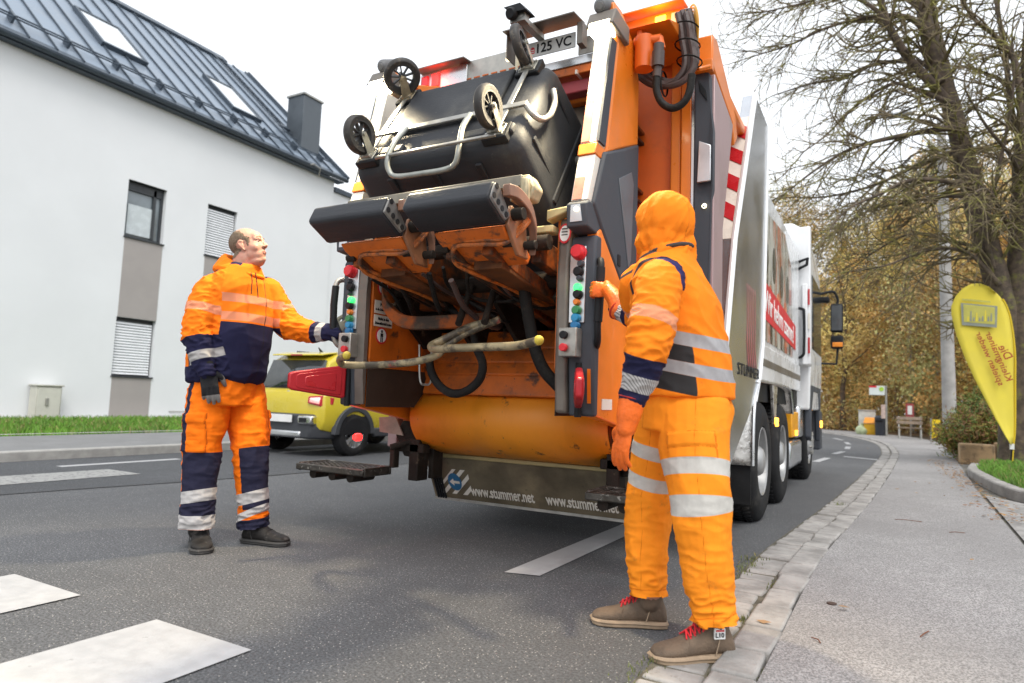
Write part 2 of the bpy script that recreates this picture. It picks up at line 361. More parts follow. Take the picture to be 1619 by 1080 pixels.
# painted markings
for i, (x0, x1) in enumerate(((-8.19,-7.62), (-7.06,-6.49), (-5.93,-5.36), (-4.80,-4.23), (-3.67,-3.09), (-2.54,-1.98), (-1.42,-.9))):
    sheet('zebra_stripe', [(x0,-1.4), (x1,-1.4), (x1,1.70), (x0,1.70)], .006, m_paint)
sheet('lane_line', [(-1.79,3.19), (-1.60,3.24), (-1.585,5.6), (-1.76,5.6)], .005, m_paint)
for y0 in (4.07, 7.2, 10.3, 13.4): sheet('edge_line', [(-8.13,y0), (-8.0,y0), (-8.0,y0+1.45), (-8.13,y0+1.45)], .006, m_paint)
for a, b_, w in (((-1.08,13.6), (-.96,15.0), .13), ((-.93,16.6), (-.80,17.9), .13), ((-.78,19.3), (-.80,20.6), .13), ((-.84,22.2), (-.98,23.6), .13), ((-1.15,25.2),(-1.5,26.7),.13), ((-1.95,28.2),(-2.6,29.6),.13)):
    t = Vector((b_[0]-a[0], b_[1]-a[1])).normalized(); n = Vector((t.y, -t.x))*w/2
    sheet('dashed_line', [(a[0]-n.x, a[1]-n.y), (a[0]+n.x, a[1]+n.y), (b_[0]+n.x, b_[1]+n.y), (b_[0]-n.x, b_[1]-n.y)], .005, m_paint)
sheet('give_way_line', [(-.72,15.75), (-.08,15.35), (-.06,15.6), (-.70,16.0)], .005, m_paint)
sheet('worn_marking', [(-7.6,2.2), (-6.9,2.2), (-6.9,4.3), (-7.5,4.3)], .0065, m_paint_old)
# left side: kerb, footway, grass verge
for nm, d0, d1, z, mt in (('kerb', 0, -.16, .12, m_kerb),):
    a, c = off(LK, d0), off(LK, d1); b = MB(); n = len(a)
    rings = [[(x0, y0, -.02), (x0+.01*0, y0, z), (x1, y1, z), (x1, y1, -.02)] for (x0, y0), (x1, y1) in zip(a, c)]
    b.loft(rings); tag(b.build(nm, mt, bevel=.015), kind='structure')
sheet('footway', off(LK, -.165)+off(LK, -2.75)[::-1], .105, M('footway_asphalt', (.19, .19, .19), .85, var=.12, vs=3, bump=.3, bs=90))
sheet('footway_edge', off(LK, -2.76)+off(LK, -2.9)[::-1], .13, m_kerb)
sheet('verge_turf', off(LK, -2.9)+off(LK, -8.3)[::-1], .06, m_turf)
sheet('gravel_strip', [(-17.35,-6), (-17.35,26), (-17.79,26), (-17.79,-6)], .075, M('gravel', (.33, .31, .28), .9, var=.5, vs=25, bump=.8, bs=40))
sheet('verge_base', [(.55,-6),(8,-6),(8,16.8),(1.0,16.8)], .012, M('grit_base', (.16,.15,.13), .95, var=.4, vs=9, bump=.5, bs=50))
sheet('right_paving', [(.90,4.0), (.91,6.0), (1.05,9.6), (1.32,9.0), (4.5,8.2), (4.5,3.0)], .03, M('sett_paving', (.27, .26, .25), .85, var=.3, vs=9, bump=.6, bs=20))
# right verge: granite kerb with grass behind it
VK = [(6,8.35), (3.2,8.6), (1.75,8.85), (1.36,9.15), (1.22,9.9), (1.16,11.4), (1.17,12.6), (1.35,14.0)]
VK = [(p.x, p.y) for p in spline([(x, y, 0) for x, y in VK], 5)]
a, c = off(VK, 0), off(VK, .16); b = MB()
b.loft([[(x0, y0, 0), (x0, y0, .15), (x1, y1, .15), (x1, y1, 0)] for (x0, y0), (x1, y1) in zip(a, c)]); tag(b.build('verge_kerb', m_granite, bevel=.02), kind='structure')
sheet('verge_soil', off(VK, .15)+[(1.7,15.0), (3.0,16), (8,16), (8,8.5)], .12, m_turf)
def in_poly(x, y, P):
    c = False; j = len(P)-1
    for i in range(len(P)):
        if (P[i][1] > y) != (P[j][1] > y) and x < (P[j][0]-P[i][0])*(y-P[i][1])/(P[j][1]-P[i][1])+P[i][0]: c = not c
        j = i
    return c
def grass(name, spots, mat, hmin, hmax, w, seed, dry=None):
    r = random.Random(seed); b = MB()
    for (x, y, z) in spots:
        h = r.uniform(hmin, hmax); a = r.uniform(0, 6.28); dx, dy = math.cos(a)*w, math.sin(a)*w; l = r.uniform(0, .7)*h; q = r.uniform(0, 6.28)
        ex, ey = math.cos(q)*l, math.sin(q)*l
        b.add([(x-dx, y-dy, z), (x+dx, y+dy, z), (x+dx*.5+ex*.4, y+dy*.5+ey*.4, z+h*.6), (x+ex, y+ey, z+h)], [(0,1,2), (0,2,3)], 1 if r.random() < .12 else 0)
    o = b.build(name, [mat, dry or mat], smooth=False, fix=False); tag(o, kind='stuff'); return o
m_drygrass = M('dry_grass', (.28, .24, .09), .7, var=.3)
r = random.Random(4); P = off(VK, .14)+[(1.8,14.6), (3.0,14.6), (3.6,8.7)]; sp = []
while len(sp) < 15000:
    x, y = r.uniform(1.2, 3.6), r.uniform(8.6, 14.6)
    if in_poly(x, y, P): sp.append((x, y, .12))
grass('verge_grass', sp, m_grass, .05, .14, .006, 1, m_drygrass)
sp = [(r.uniform(-17.2,-11.9), r.uniform(2, 15), .06) for _ in range(26000)]
grass('far_verge_grass', sp, m_grass, .07, .16, .012, 2, m_drygrass)
sp = []
for (cx, cy, s, n) in ((-.74,2.3,.05,50), (-.70,4.3,.07,130), (-.71,4.0,.05,60), (-.37,2.5,.03,60), (-.53,3.1,.02,40), (1.05,9.6,.15,120), (-.36,5.6,.03,60), (-.38,7.5,.05,60), (-.34,3.3,.03,50), (-.36,2.9,.03,60), (-.5,3.8,.03,40), (-.5,2.4,.03,40), (1.0,7.5,.08,60)):
    sp += [(cx+r.gauss(0, s*.5), cy+r.gauss(0, s*1.6), .01) for _ in range(n)]
grass('weeds', sp, M('weed_green', (.13,.15,.04), .7, var=.5, vs=9), .006, .024, .003, 5, m_drygrass)
# fallen leaves and grit
b = MB()
for _ in range(1200):
    t = r.random()
    if t < .4: x, y = r.gauss(1.0, .12), r.uniform(7, 16)
    elif t < .6: x, y = r.uniform(1.2, 2.4), r.uniform(14.3, 15.6)
    elif t < .8: x, y = r.uniform(1.6, 4.5), r.uniform(22, 34)
    else: x, y = r.uniform(-.5, 1.2), r.uniform(1.5, 20)
    if t >= .8 and r.random() < .9: continue
    s = r.uniform(.010, .026); a = r.uniform(0, 6.3); z = .045 if not (x > 1.2 and y < 15) else .14
    q = [(x+s*k*math.cos(a+j), y+s*k*math.sin(a+j), z+r.uniform(0, .012)) for j, k in ((0,1.3), (1.57,.6), (3.14,1.3), (4.71,.6))]
    b.add(q, [(0,1,2,3)], r.randrange(3))
tag(b.build('fallen_leaves', [M('leaf_brown', (.22, .09, .03), .8), M('leaf_ochre', (.36, .19, .05), .8), M('leaf_tan', (.30, .18, .09), .8)], smooth=False, fix=False), kind='stuff')
b = MB()
for q, l, a in ((onZ(1462,1002,.04), .11, 1.25), (onZ(1513,842,.04), .12, .5), (onZ(1436,823,.04), .2, 0.1), (onZ(1290,1012,.04), .06, 2.2)):
    d = Vector((math.cos(a), math.sin(a), 0))*l/2; b.tube([q-d, q-d*.3+Vector((.004,.006,.004)), q+d], .0025, 5)
tag(b.build('fallen_twigs', M('twig', (.16, .06, .03), .8)), kind='stuff')
q = onZ(1315,955,.036)
t = thing('valve_cover', 'small round iron cover set flush in the grey pavement', 'cover', q)
MB().cyl(q, q+Vector((0,0,.006)), .022, 20).build('lid', M('rusty_iron', (.09, .06, .05), .7, metal=.5, var=.3, vs=40), t, bevel=.002)
# ================================================================ HOUSE
WX = -17.8
m_render = M('white_render', (.76, .775, .79), .9, var=.025, vs=.5, bump=.12, bs=120, spots=[((.68,.69,.70), .6, .3, .25, .5)])
m_taupe = M('taupe_render', (.37, .34, .325), .9, var=.04, vs=2, bump=.15, bs=120)
m_roof = M('standing_seam_metal', (.23, .28, .345), .40, metal=.25, var=.1, vs=1.2, spots=[((.30,.355,.42), .5, .3, .8, .6)])
m_roofd = M('dark_roof_trim', (.065, .085, .11), .45, metal=.3, var=.1)
m_frame = M('anthracite_frame', (.035, .04, .045), .45, var=.08)
m_pane = M('window_glass', (.16, .19, .21), .05, var=.25, vs=1.3, rvar=.02, spec=.9)
m_panew = M('frosted_pane', (.55, .60, .62), .25, var=.08)
m_blind = M('light_slat', (.80, .82, .84), .45, metal=.0, var=.05)
house = thing('house', 'white rendered house with dark metal roof and anthracite windows', 'house', (WX, 8, 0))
cols = [(-4.6,-3.5), (-.2,.9), (10.05,11.15), (12.48,13.53)]; rows = [(1.2,2.78), (4.98,6.56)]
b = MB(); Y0, Y1, ZT = -7., 17.6, 8.95
ys = [Y0]+[y for c in cols for y in c]+[Y1]; zs = [-.1]+[z for r_ in rows for z in r_]+[ZT]
for i in range(len(ys)-1):
    if i % 2 == 0: b.box(WX-.35, WX, ys[i], ys[i+1], zs[0], zs[-1])
    else:
        for j in range(0, len(zs)-1, 2): b.box(WX-.35, WX-.0001, ys[i], ys[i+1], zs[j], zs[j+1])
b.box(WX-11.9, WX-.36, Y1-.35, Y1-.001, -.1, 8.9); b.box(WX-11.9, WX-.36, Y0+.001, Y0+.35, -.1, 8.9); b.box(WX-12.2, WX-11.9, Y0+.36, Y1-.36, -.1, 8.9)
RX, RZ, EX, EZ = -23.7, 14.5, -17.52, 8.98
for yy in (Y0+.002, Y1-.352):
    b.prism([(EX-.4, yy, EZ), (RX, yy, RZ-.3), (2*RX-EX+.4, yy, EZ)], (0, .35, 0))
b.build('wall', m_render, house, smooth=False)
for (y0, y1) in cols:
    for (z0, z1) in ((.0, 1.165), (2.79, 4.945)): MB().box(WX-.01, WX+.012, y0+.02, y1, z0, z1).build('facade_panel', m_taupe, house, smooth=False)
for ci, (y0, y1) in enumerate(cols):
    for ri, (z0, z1) in enumerate(rows):
        b = MB(); xf = WX-.17
        for (a0, a1, c0, c1) in ((y0, y0+.07, z0, z1), (y1-.07, y1, z0, z1), (y0+.07, y1-.07, z0, z0+.08), (y0+.07, y1-.07, z1-.08, z1)): b.box(xf-.04, xf+.04, a0, a1, c0, c1)
        fr = b.build('window', m_frame, house, bevel=.006)
        open_ = (ci == 2 and ri == 1)
        MB().box(xf-.02, xf-.01, y0+.07, y1-.07, z0+.08, z1-.08).build('pane', m_pane, fr)
        if open_:
            MB().box(xf+.012, xf+.02, y0+.12, y1-.3, z0+.12, z0+.95).build('roller_blind', m_panew, fr)
            MB().box(xf-.01, xf+.05, y1-.30, y1-.22, z0+.08, z1-.08).box(xf+.0, xf+.05, y0+.07, y1-.07, z1-.26, z1-.07).build('mullion', m_frame, fr)
        else:
            b = MB(); nz = int((z1-z0-.1)/.075)
            for k in range(nz): z = z0+.05+k*.075; b.obox((xf+.085, (y0+y1)/2, z+.03), (.003, 0, -.001), (0, (y1-y0)/2-.05, 0), (-.010, 0, .026))
            b.build('venetian_blind', m_blind, fr, smooth=False)
        MB().box(WX-.14, WX+.05, y0-.02, y1+.03, z0-.035, z0+.004).build('sill', m_frame, fr, bevel=.006)
        MB().box(WX-.17, WX-.005, y0+.001, y1-.001, z1-.012, z1-.002).build('lintel', m_frame, fr)
sl = Vector((RX-EX, 0, RZ-EZ)); SL = sl.length; sl.normalize(); nr = Vector((-sl.z, 0, sl.x)); nr = nr if nr.z > 0 else -nr
def rp(s, y, h=0): return Vector((EX, y, EZ))+sl*s+nr*h
def roofpix(px, py):
    rr = Vector(_ray(px, py)); c = Vector((0, 0, CAM_H)); t = (rp(0, 0)-c).dot(nr)/rr.dot(nr); return c+rr*t
RY1 = 17.97; b = MB()
b.loft([[rp(0, Y0-.3), rp(SL, Y0-.3), Vector((2*RX-EX, Y0-.3, EZ)), ], [rp(0, RY1), rp(SL, RY1), Vector((2*RX-EX, RY1, EZ))]], closed=False)
roof = b.build('roof', m_roof, house, smooth=False, solid=.12)
b = MB(); y = Y0
while y < RY1:
    b.obox(rp(SL/2, y, .085), sl*(SL/2-.02), (0, .012, 0), nr*.03); y += .62
b.build('roof_seam', m_roofd, roof, smooth=False)
MB().obox(rp(SL-.05, (Y0+RY1)/2-.6, .11), sl*.22, (0, (RY1-Y0)/2-.6, 0), nr*.05).obox(rp(SL/2, RY1+.01, .06), sl*SL/2, (0, .05, 0), nr*.09).obox(rp(.02, (Y0+RY1)/2, .06), sl*.12, (0, (RY1-Y0)/2-.1, 0), nr*.012).build('roof_trim', m_roofd, roof, bevel=.01)
b = MB(); gy = [Y0-.3+(RY1-Y0+.3)*k/2 for k in range(3)]
b.loft([[(EX+.02+.085*math.cos(a), yy, EZ-.02-.085*math.sin(a)) for a in [math.pi*k/10 for k in range(11)]] for yy in gy], closed=False)
b.build('gutter', m_roofd, house, solid=.012)
MB().box(WX-.1, WX+.24, Y0, RY1-.1, EZ-.14, EZ-.10).build('soffit', m_roofd, house, smooth=False)
b = MB()
for s in (.62, .82): b.tube([rp(s, Y0, .2), rp(s, RY1-.25, .2)], .022, 8)
y = Y0+.4
while y < RY1-.3:
    b.obox(rp(.72, y, .17), sl*.17, (0, .025, 0), nr*.10); y += 1.24
b.build('snow_guard', m_roofd, house)
for (pa, pb) in (((154, 70), (231, 109)), ((358, 169), (411, 198))):
    A, B = roofpix(*pa), roofpix(*pb); sa, sb = (A-rp(0, A.y)).dot(sl), (B-rp(0, B.y)).dot(sl)
    s0, s1 = min(sa, sb), max(sa, sb); yc = (A.y+B.y)/2
    s0 = min(sa, sb); s1 = s0+2.35; y0, y1 = min(A.y, B.y), max(A.y, B.y); yc = (y0+y1)/2
    b = MB()
    for (u0, u1, v0, v1) in ((s0, s1, y0, y0+.09), (s0, s1, y1-.09, y1), (s0, s0+.1, y0+.09, y1-.09), (s1-.1, s1, y0+.09, y1-.09)):
        b.obox(rp((u0+u1)/2, (v0+v1)/2, .13), sl*(u1-u0)/2, (0, (v1-v0)/2, 0), nr*.07)
    f = b.build('skylight', m_roofd, house, bevel=.01)
    MB().obox(rp((s0+s1)/2, yc, .16), sl*((s1-s0)/2-.09), (0, (y1-y0)/2-.08, 0), nr*.012).build('pane', M('skylight_glass', (.75,.78,.80), .03, metal=.8, var=.03, rvar=.01), f)
cb = roofpix(480, 232); ch = MB().box(cb.x-.42, cb.x+.42, cb.y-.5, cb.y+.38, cb.z-.8, cb.z+1.75).build('chimney', M('chimney_cladding', (.10,.115,.13), .4, metal=.4, var=.1, vs=2), house, bevel=.01)
MB().box(cb.x-.47, cb.x+.47, cb.y-.55, cb.y+.43, cb.z+1.75, cb.z+1.83).build('chimney_cap', m_steel, ch, bevel=.01)
b = MB(); p0, p1 = roofpix(395, 125), roofpix(458, 200); s0, s1 = (p1-rp(0, p1.y)).dot(sl), (p0-rp(0, p0.y)).dot(sl); yl = 16.3
for dy in (-.2, .2): b.tube([rp(1.5, yl+dy, .16), rp(SL-.3, yl+dy, .16)], .022, 6)
for k in range(17): b.tube([rp(1.6+k*(SL-2)/16, yl-.2, .16), rp(1.6+k*(SL-2)/16, yl+.2, .16)], .018, 6)
b.obox(rp(2.3, yl+.5, .22), sl*.12, (0, .75, 0), nr*.02)
b.build('roof_ladder', m_roofd, roof)
ax = MB().box(-28, WX-.08, 17.62, 27, -.1, 8.5).build('annexe', m_render, house, smooth=False)
MB().box(-28, WX+.02, 17.66, 27.1, 8.5, 8.68).build('parapet_trim', m_roofd, ax, bevel=.01)
MB().box(WX+.0, WX+.02, Y0, Y1, -.05, .09).build('plinth', m_kerb, house, smooth=False)
b = MB(); b.tube([Vector((EX+.1, 16.05, EZ-.05)), Vector((EX+.2, 16.1, EZ-.02)), Vector((EX+.22, 16.4, EZ-.1)), Vector((EX+.1, 16.45, EZ-.35))], .025, 8); b.build('overflow_pipe', m_steel, house)
cabx = thing('utility_cabinet', 'beige utility cabinet standing against the white house wall', 'cabinet', (-17.5, 8.42, .05))
MB().box(-17.74, -17.42, 8.14, 8.70, .02, .86).build('cabinet_body', M('beige_cabinet', (.56, .55, .48), .6, var=.05), cabx, bevel=.015)
MB().box(-17.42, -17.40, 8.17, 8.67, .12, .82).build('door', M('beige_cabinet_door', (.60, .59, .52), .55, var=.05), cabx, bevel=.008)
MB().box(-17.40, -17.37, 8.34, 8.40, .40, .58).build('lock', m_steel, cabx, bevel=.006)
MB().box(-17.77, -17.38, 8.11, 8.73, .86, .90).build('cabinet_lid', M('beige_lid', (.52,.51,.45), .6), cabx, bevel=.01)
q = thing('marker_rod', 'thin grey rod bracket low on the white house wall', 'rod', (WX, 11.9, .24))
MB().tube([(WX+.02, 11.75, .26), (WX+.03, 12.5, .26), (WX+.03, 12.5, .0)], .012, 6).build('rod', m_steel, q)
# ================================================================ TREES, FOREST, PLANTS
m_bark = M('dark_bark', (.105, .078, .058), .9, var=.45, vs=9, bump=.9, bs=14, spots=[((.20, .20, .05), .53, .15, 5, .8), ((.20, .17, .14), .62, .15, 7, .6)])
m_twig = M('mossy_twig', (.155, .120, .070), .85, var=.35, vs=5, bump=.4, bs=50, spots=[((.26, .25, .055), .47, .16, 3, .8)])
m_barkl = M('pale_bark', (.34, .31, .27), .9, var=.4, vs=6, bump=.5, bs=20, spots=[((.07,.06,.05), .56, .1, 5, .9)])
m_barkb = M('brown_bark', (.12, .085, .06), .9, var=.4, vs=6, bump=.5, bs=20)
TY = 14.9
tree = thing('bare_tree', 'large bare mossy tree with spreading twigs beside the yellow flag', 'tree', (2.2, TY, .12))
def px3(p, y): return onY(p[0], p[1], y)
trunkb = MB()
tr = [px3(p, TY) for p in ((1613,760), (1613,690), (1614,600), (1617,480), (1622,330), (1632,150), (1645,-60), (1665,-250))]
trunkb.tube(spline(tr, 5), [.36-.006*i for i in range(36)], 16)
limbs = []
def limb(pts, r0, r1, ys):
    n = len(pts); P = [px3(p, ys[0]+(ys[1]-ys[0])*i/(n-1)) for i, p in enumerate(pts)]
    P = spline(P, 5); k = len(P)-1; rs = [r0+(r1-r0)*(i/k)**.8 for i in range(k+1)]; limbs.append((P, rs)); return P
limb([(1616,600), (1597,510), (1572,430), (1545,330), (1525,250), (1503,165), (1480,100), (1464,40), (1452,-50)], .25, .12, (TY, TY-.4))
limb([(1505,170), (1471,130), (1427,80), (1400,27), (1385,-40)], .10, .055, (TY-.3, TY-1.2))
limb([(1545,330), (1520,230), (1495,110), (1478,40), (1455,-50)], .13, .07, (TY-.2, TY+.6))
limb([(1527,205), (1489,204), (1409,218), (1347,235), (1293,266), (1235,311)], .07, .015, (TY-.3, TY-1.5))
limb([(1538,245), (1498,244), (1449,262), (1382,293), (1307,311), (1250,312)], .06, .013, (TY-.3, TY+.8))
limb([(1540,290), (1515,289), (1444,284), (1391,307), (1338,333), (1300,380)], .06, .012, (TY-.3, TY-2.2))
limb([(1525,310), (1489,311), (1435,320), (1373,333), (1320,369)], .05, .012, (TY-.3, TY+1.2))
limb([(1470,60), (1435,27), (1373,27), (1307,44), (1249,71), (1191,89)], .06, .012, (TY-.5, TY-1.6))
limb([(1490,130), (1453,98), (1382,102), (1329,124), (1280,133), (1225,150)], .06, .012, (TY-.5, TY+.3))
limb([(1510,165), (1449,142), (1409,133), (1351,169), (1307,213), (1271,240)], .05, .012, (TY-.5, TY-1.0))
limb([(1430,80), (1390,20), (1330,-10), (1270,5), (1205,20)], .055, .012, (TY-1, TY-2.2))
limb([(1465,30), (1410,-30), (1340,-50), (1260,-40), (1180,-10)], .055, .012, (TY-.4, TY+.6))
limb([(1618,330), (1609,120), (1578,62), (1538,27), (1500,-40)], .07, .025, (TY, TY-1.2))
limb([(1618,300), (1600,250), (1560,200), (1530,150)], .05, .015, (TY, TY-2.0))
limb([(1616,400), (1585,340), (1560,300), (1530,310)], .05, .012, (TY, TY-2.2))
limb([(1570,425), (1560,360), (1585,240), (1602,140), (1600,60)], .05, .015, (TY-.3, TY-1.4))
limb([(1580,450), (1530,400), (1470,395), (1400,420), (1340,430)], .045, .010, (TY-.3, TY-1.3))
limb([(1560,395), (1500,380), (1440,370), (1380,400), (1330,440)], .045, .010, (TY-.3, TY+1.0))
limb([(1625,250), (1600,180), (1590,90), (1575,0), (1570,-60)], .07, .03, (TY, TY+1.0))
limb([(1622,330), (1680,260), (1740,200), (1820,180)], .10, .03, (TY, TY-1.0))
limb([(1640,50), (1700,-40), (1780,-90)], .10, .03, (TY, TY+1.0))
for P, rs in limbs: trunkb.tube(P, rs, 10)
trunkb.build('trunk', m_bark, tree, ang=80)
tw = MB(); r = random.Random(11)
def twig(p, d, L, r0, lvl, droop):
    n = max(4, int(L/.11)); pts = [p]; q = p.copy(); d = d.normalized(); bend = Vector((r.gauss(0,.05), r.gauss(0,.05), 0))
    for i in range(n):
        f = i/n; lift = -droop if f < .55 else droop*1.3
        d = (d+bend+Vector((r.gauss(0, .09), r.gauss(0, .09), r.gauss(0, .08)+lift))).normalized(); q = q+d*(L/n); pts.append(q.copy())
    r1 = max(.0048, r0*.42); tw.tube(pts, [(r0+(r1-r0)*i/n)*(1.25 if i % 4 == 3 else 1) for i in range(n+1)], 5 if lvl < 2 else 3, cap=False)
    if lvl < 3:
        m = int(L/(.20 if lvl == 1 else .24))+(1 if lvl == 1 else 0)
        for k in range(m):
            i = r.randrange(1, n+1); dd = (pts[i]-pts[i-1]).normalized(); s = dd.cross(Vector((r.gauss(0,1), r.gauss(0,1), r.gauss(0,1)))).normalized()
            twig(pts[i], dd*r.uniform(.35, .9)+s*r.uniform(.5, .9)+Vector((-.12, 0, .0)), L*r.uniform(.25, .5), max(.0065, r0*.55), lvl+1, droop*.9)
for P, rs in limbs:
    L = sum((P[i+1]-P[i]).length for i in range(len(P)-1)); n = int(L/.15)
    for k in range(n):
        u = r.uniform(.10, 1)*(len(P)-1); i = min(int(u), len(P)-2); p = P[i].lerp(P[i+1], u-i); dd = (P[i+1]-P[i]).normalized()
        s = dd.cross(Vector((r.gauss(0,1), r.gauss(0,1), r.gauss(0,1)))).normalized(); f = u/(len(P)-1)
        twig(p, dd*r.uniform(.3, 1)+s*r.uniform(.5, 1)+Vector((-.35, -.05, -.05)), r.uniform(.6, 1.9)*(1.15-.55*f), max(.012, min(rs[i]*.5, .026)), 1, r.uniform(.03, .12))
    twig(P[-1], P[-1]-P[-2], .7, rs[-1], 1, .03)
print('twig faces', len(tw.f))
tw.build('twigs', m_twig, tree, fix=False, ang=80)

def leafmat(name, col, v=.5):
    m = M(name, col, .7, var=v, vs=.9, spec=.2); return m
LEAF = [leafmat('ochre_leaves', (.60, .44, .16)), leafmat('yellow_leaves', (.68, .54, .18)), leafmat('brown_leaves', (.44, .31, .14)), leafmat('olive_leaves', (.44, .42, .17)), leafmat('rust_leaves', (.54, .31, .10))]  # leaf colours lightened to stand in for haze over the wood
def crown_mesh(seed, H, Rr, n, mats, z0=.18, ls=.11, clump=60):
    r = random.Random(seed); b = MB(); cl = []
    for _ in range(clump):
        z = H*(z0+(1-z0)*r.random()**.9); f = (z/H-z0)/(1-z0); w = Rr*(.45+.9*math.sin(math.pi*min(1, f*.86+.12)))*.75; a = r.uniform(0, 6.28); d = w*math.sqrt(r.random())
        cl.append((d*math.cos(a), d*math.sin(a), z, r.uniform(.35, .9)*Rr*.42, r.randrange(3)))
    for _ in range(n):
        cx, cy, cz, s, mi = cl[r.randrange(clump)]
        p = Vector((cx+r.gauss(0, s*.55), cy+r.gauss(0, s*.55), cz+r.gauss(0, s*.6))); 
        if p.z < .1: continue
        u = Vector((r.gauss(0,1), r.gauss(0,1), r.gauss(0,1))).normalized()*ls*r.uniform(.6, 1.4); v = u.orthogonal().normalized()*ls*r.uniform(.3, .6)
        b.add([p-u, p+v, p+u, p-v], [(0,1,2,3)], mi if r.random() < .75 else r.randrange(3))
    return b
def forest_tree(seed, H, Rr, n, mats, bark, loc, label, name='autumn_tree', grp='autumn trees at the edge of the wood', z0=.15, ls=.10, tr=.16):
    r = random.Random(seed); t = thing(name, label, 'tree', loc, grp); o = Vector(loc)
    b = MB(); pts = [o+Vector((r.gauss(0, .03)*k, r.gauss(0, .03)*k, H*k/8)) for k in range(9)]
    b.tube(pts, [tr*(1-.11*k) for k in range(9)], 9)
    for k in range(16):
        z = r.uniform(.3, .95); i = min(7, int(z*8)); p = pts[i].lerp(pts[i+1], z*8-i); a = r.uniform(0, 6.28); L = Rr*(1.15-z*.7)
        b.tube(spline([p, p+Vector((math.cos(a)*L*.5, math.sin(a)*L*.5, L*.3)), p+Vector((math.cos(a)*L, math.sin(a)*L, L*.75))], 3), [tr*.3*(1-.12*j) for j in range(7)], 4, cap=False)
        for _ in range(6):
            q = p+Vector((math.cos(a)*L*r.uniform(.4, 1), math.sin(a)*L*r.uniform(.4, 1), L*.6)); b.tube([q, q+Vector((r.gauss(0,.4), r.gauss(0,.4), r.uniform(.2,.9)))], [.015, .006], 3, cap=False)
    b.build('trunk', bark, t, ang=80)
    c = crown_mesh(seed+50, H, Rr, n, mats, z0, ls); c.v = [(x+o.x, y+o.y, z+o.z) for x, y, z in c.v]
    c.build('crown', mats, t, smooth=False, fix=False); return t
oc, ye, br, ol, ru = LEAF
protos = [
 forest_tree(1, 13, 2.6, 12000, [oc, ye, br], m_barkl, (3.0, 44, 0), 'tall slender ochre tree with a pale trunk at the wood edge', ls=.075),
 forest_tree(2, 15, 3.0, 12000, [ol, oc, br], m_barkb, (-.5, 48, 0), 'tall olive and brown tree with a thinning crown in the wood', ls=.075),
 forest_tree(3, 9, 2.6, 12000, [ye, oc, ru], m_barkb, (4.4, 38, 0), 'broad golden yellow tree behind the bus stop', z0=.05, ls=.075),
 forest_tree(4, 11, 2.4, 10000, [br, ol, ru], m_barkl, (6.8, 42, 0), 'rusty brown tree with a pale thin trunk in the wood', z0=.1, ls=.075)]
r = random.Random(21)
spots = [(-3.2,45,0),(-5.5,49,1),(-1.8,40.5,2),(1.4,41,0),(2.2,52,1),(5.6,47,1),(8.4,46,0),(6.2,36,2),(8.2,34,3),(10.5,39,2),(9.4,30.5,2),(12,34,3),(.6,55,1),(-2.6,56,0),(4.6,56,1),(7.6,53,0),(11,50,1),(14,45,3),(3.0,36.5,3),(-7.5,55,3),(12.5,28,0),(15,38,1),(10.5,57,0),(-4.4,53,3),(2.6,47,0),(4.0,50,1),(-1.2,52,1),(6.5,50,1),(9.5,53,1),(.8,46,3),(3.4,54,0),(7.4,39,3),(13,44,1),(11.2,31,2),(5.2,32,2),(7.2,29.5,3)]
LAB = ['slim ochre tree with a pale trunk in the autumn wood', 'tall olive brown tree with a thin crown in the autumn wood', 'bushy golden tree at the front of the autumn wood', 'rusty brown tree with thinning leaves in the autumn wood']
for k in range(4): protos[k]['label'] = LAB[k]; protos[k]['group'] = ['ochre trees of the wood', 'olive trees of the wood', 'golden trees of the wood', 'rusty trees of the wood'][k]
for i, (x, y, k) in enumerate(spots):
    d = dup(protos[k], (x+r.uniform(-.4,.4), y+r.uniform(-.5,.5), 0), r.uniform(0, 6.28), r.uniform(.9, 1.25))
# undergrowth and the wood behind as one mass
b = MB(); r = random.Random(5)
for _ in range(52000):
    u = r.random()
    if u < .55: x = r.uniform(-9, 16); y = 41+r.gauss(0, 2.5)+abs(x-3)*.05; z = abs(r.gauss(0, 1.3)); s = .07
    else: x = r.uniform(3.5, 13); y = r.uniform(25, 36); z = abs(r.gauss(0, .8)); s = .055
    if x < 3.4 and y < 39: continue
    p = Vector((x, y, z)); a = Vector((r.gauss(0,1), r.gauss(0,1), r.gauss(0,1))).normalized()*s*r.uniform(.6,1.5); v = a.orthogonal().normalized()*s*r.uniform(.4, .8)
    b.add([p-a, p+v, p+a, p-v], [(0,1,2,3)], r.randrange(4))
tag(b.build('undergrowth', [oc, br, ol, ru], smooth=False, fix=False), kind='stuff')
b = MB()
for _ in range(60000):
    x = r.uniform(-30, 60); h = 14+5*noise.noise(Vector((x*.13, 3, 0)))+4*noise.noise(Vector((x*.4, 9, 0))); y = 66+r.uniform(0, 9)+abs(x)*.05; z = r.random()**.8*h
    p = Vector((x, y, z)); a = Vector((r.gauss(0,1), r.gauss(0,1), r.gauss(0,1))).normalized()*.24*r.uniform(.6,1.5); v = a.orthogonal().normalized()*.24*r.uniform(.4,.8)
    b.add([p-a, p+v, p+a, p-v], [(0,1,2,3)], r.randrange(4))
for _ in range(240):
    x = r.uniform(-40, 60); y = 67+r.uniform(0, 6); h = r.uniform(8, 15); b.tube([(x, y, 0), (x+r.gauss(0,.3), y, h*.6), (x+r.gauss(0,.5), y, h)], [.16, .1, .03], 5)
tag(b.build('distant_wood', [ol, br, oc, m_barkb], smooth=False, fix=False), kind='stuff')
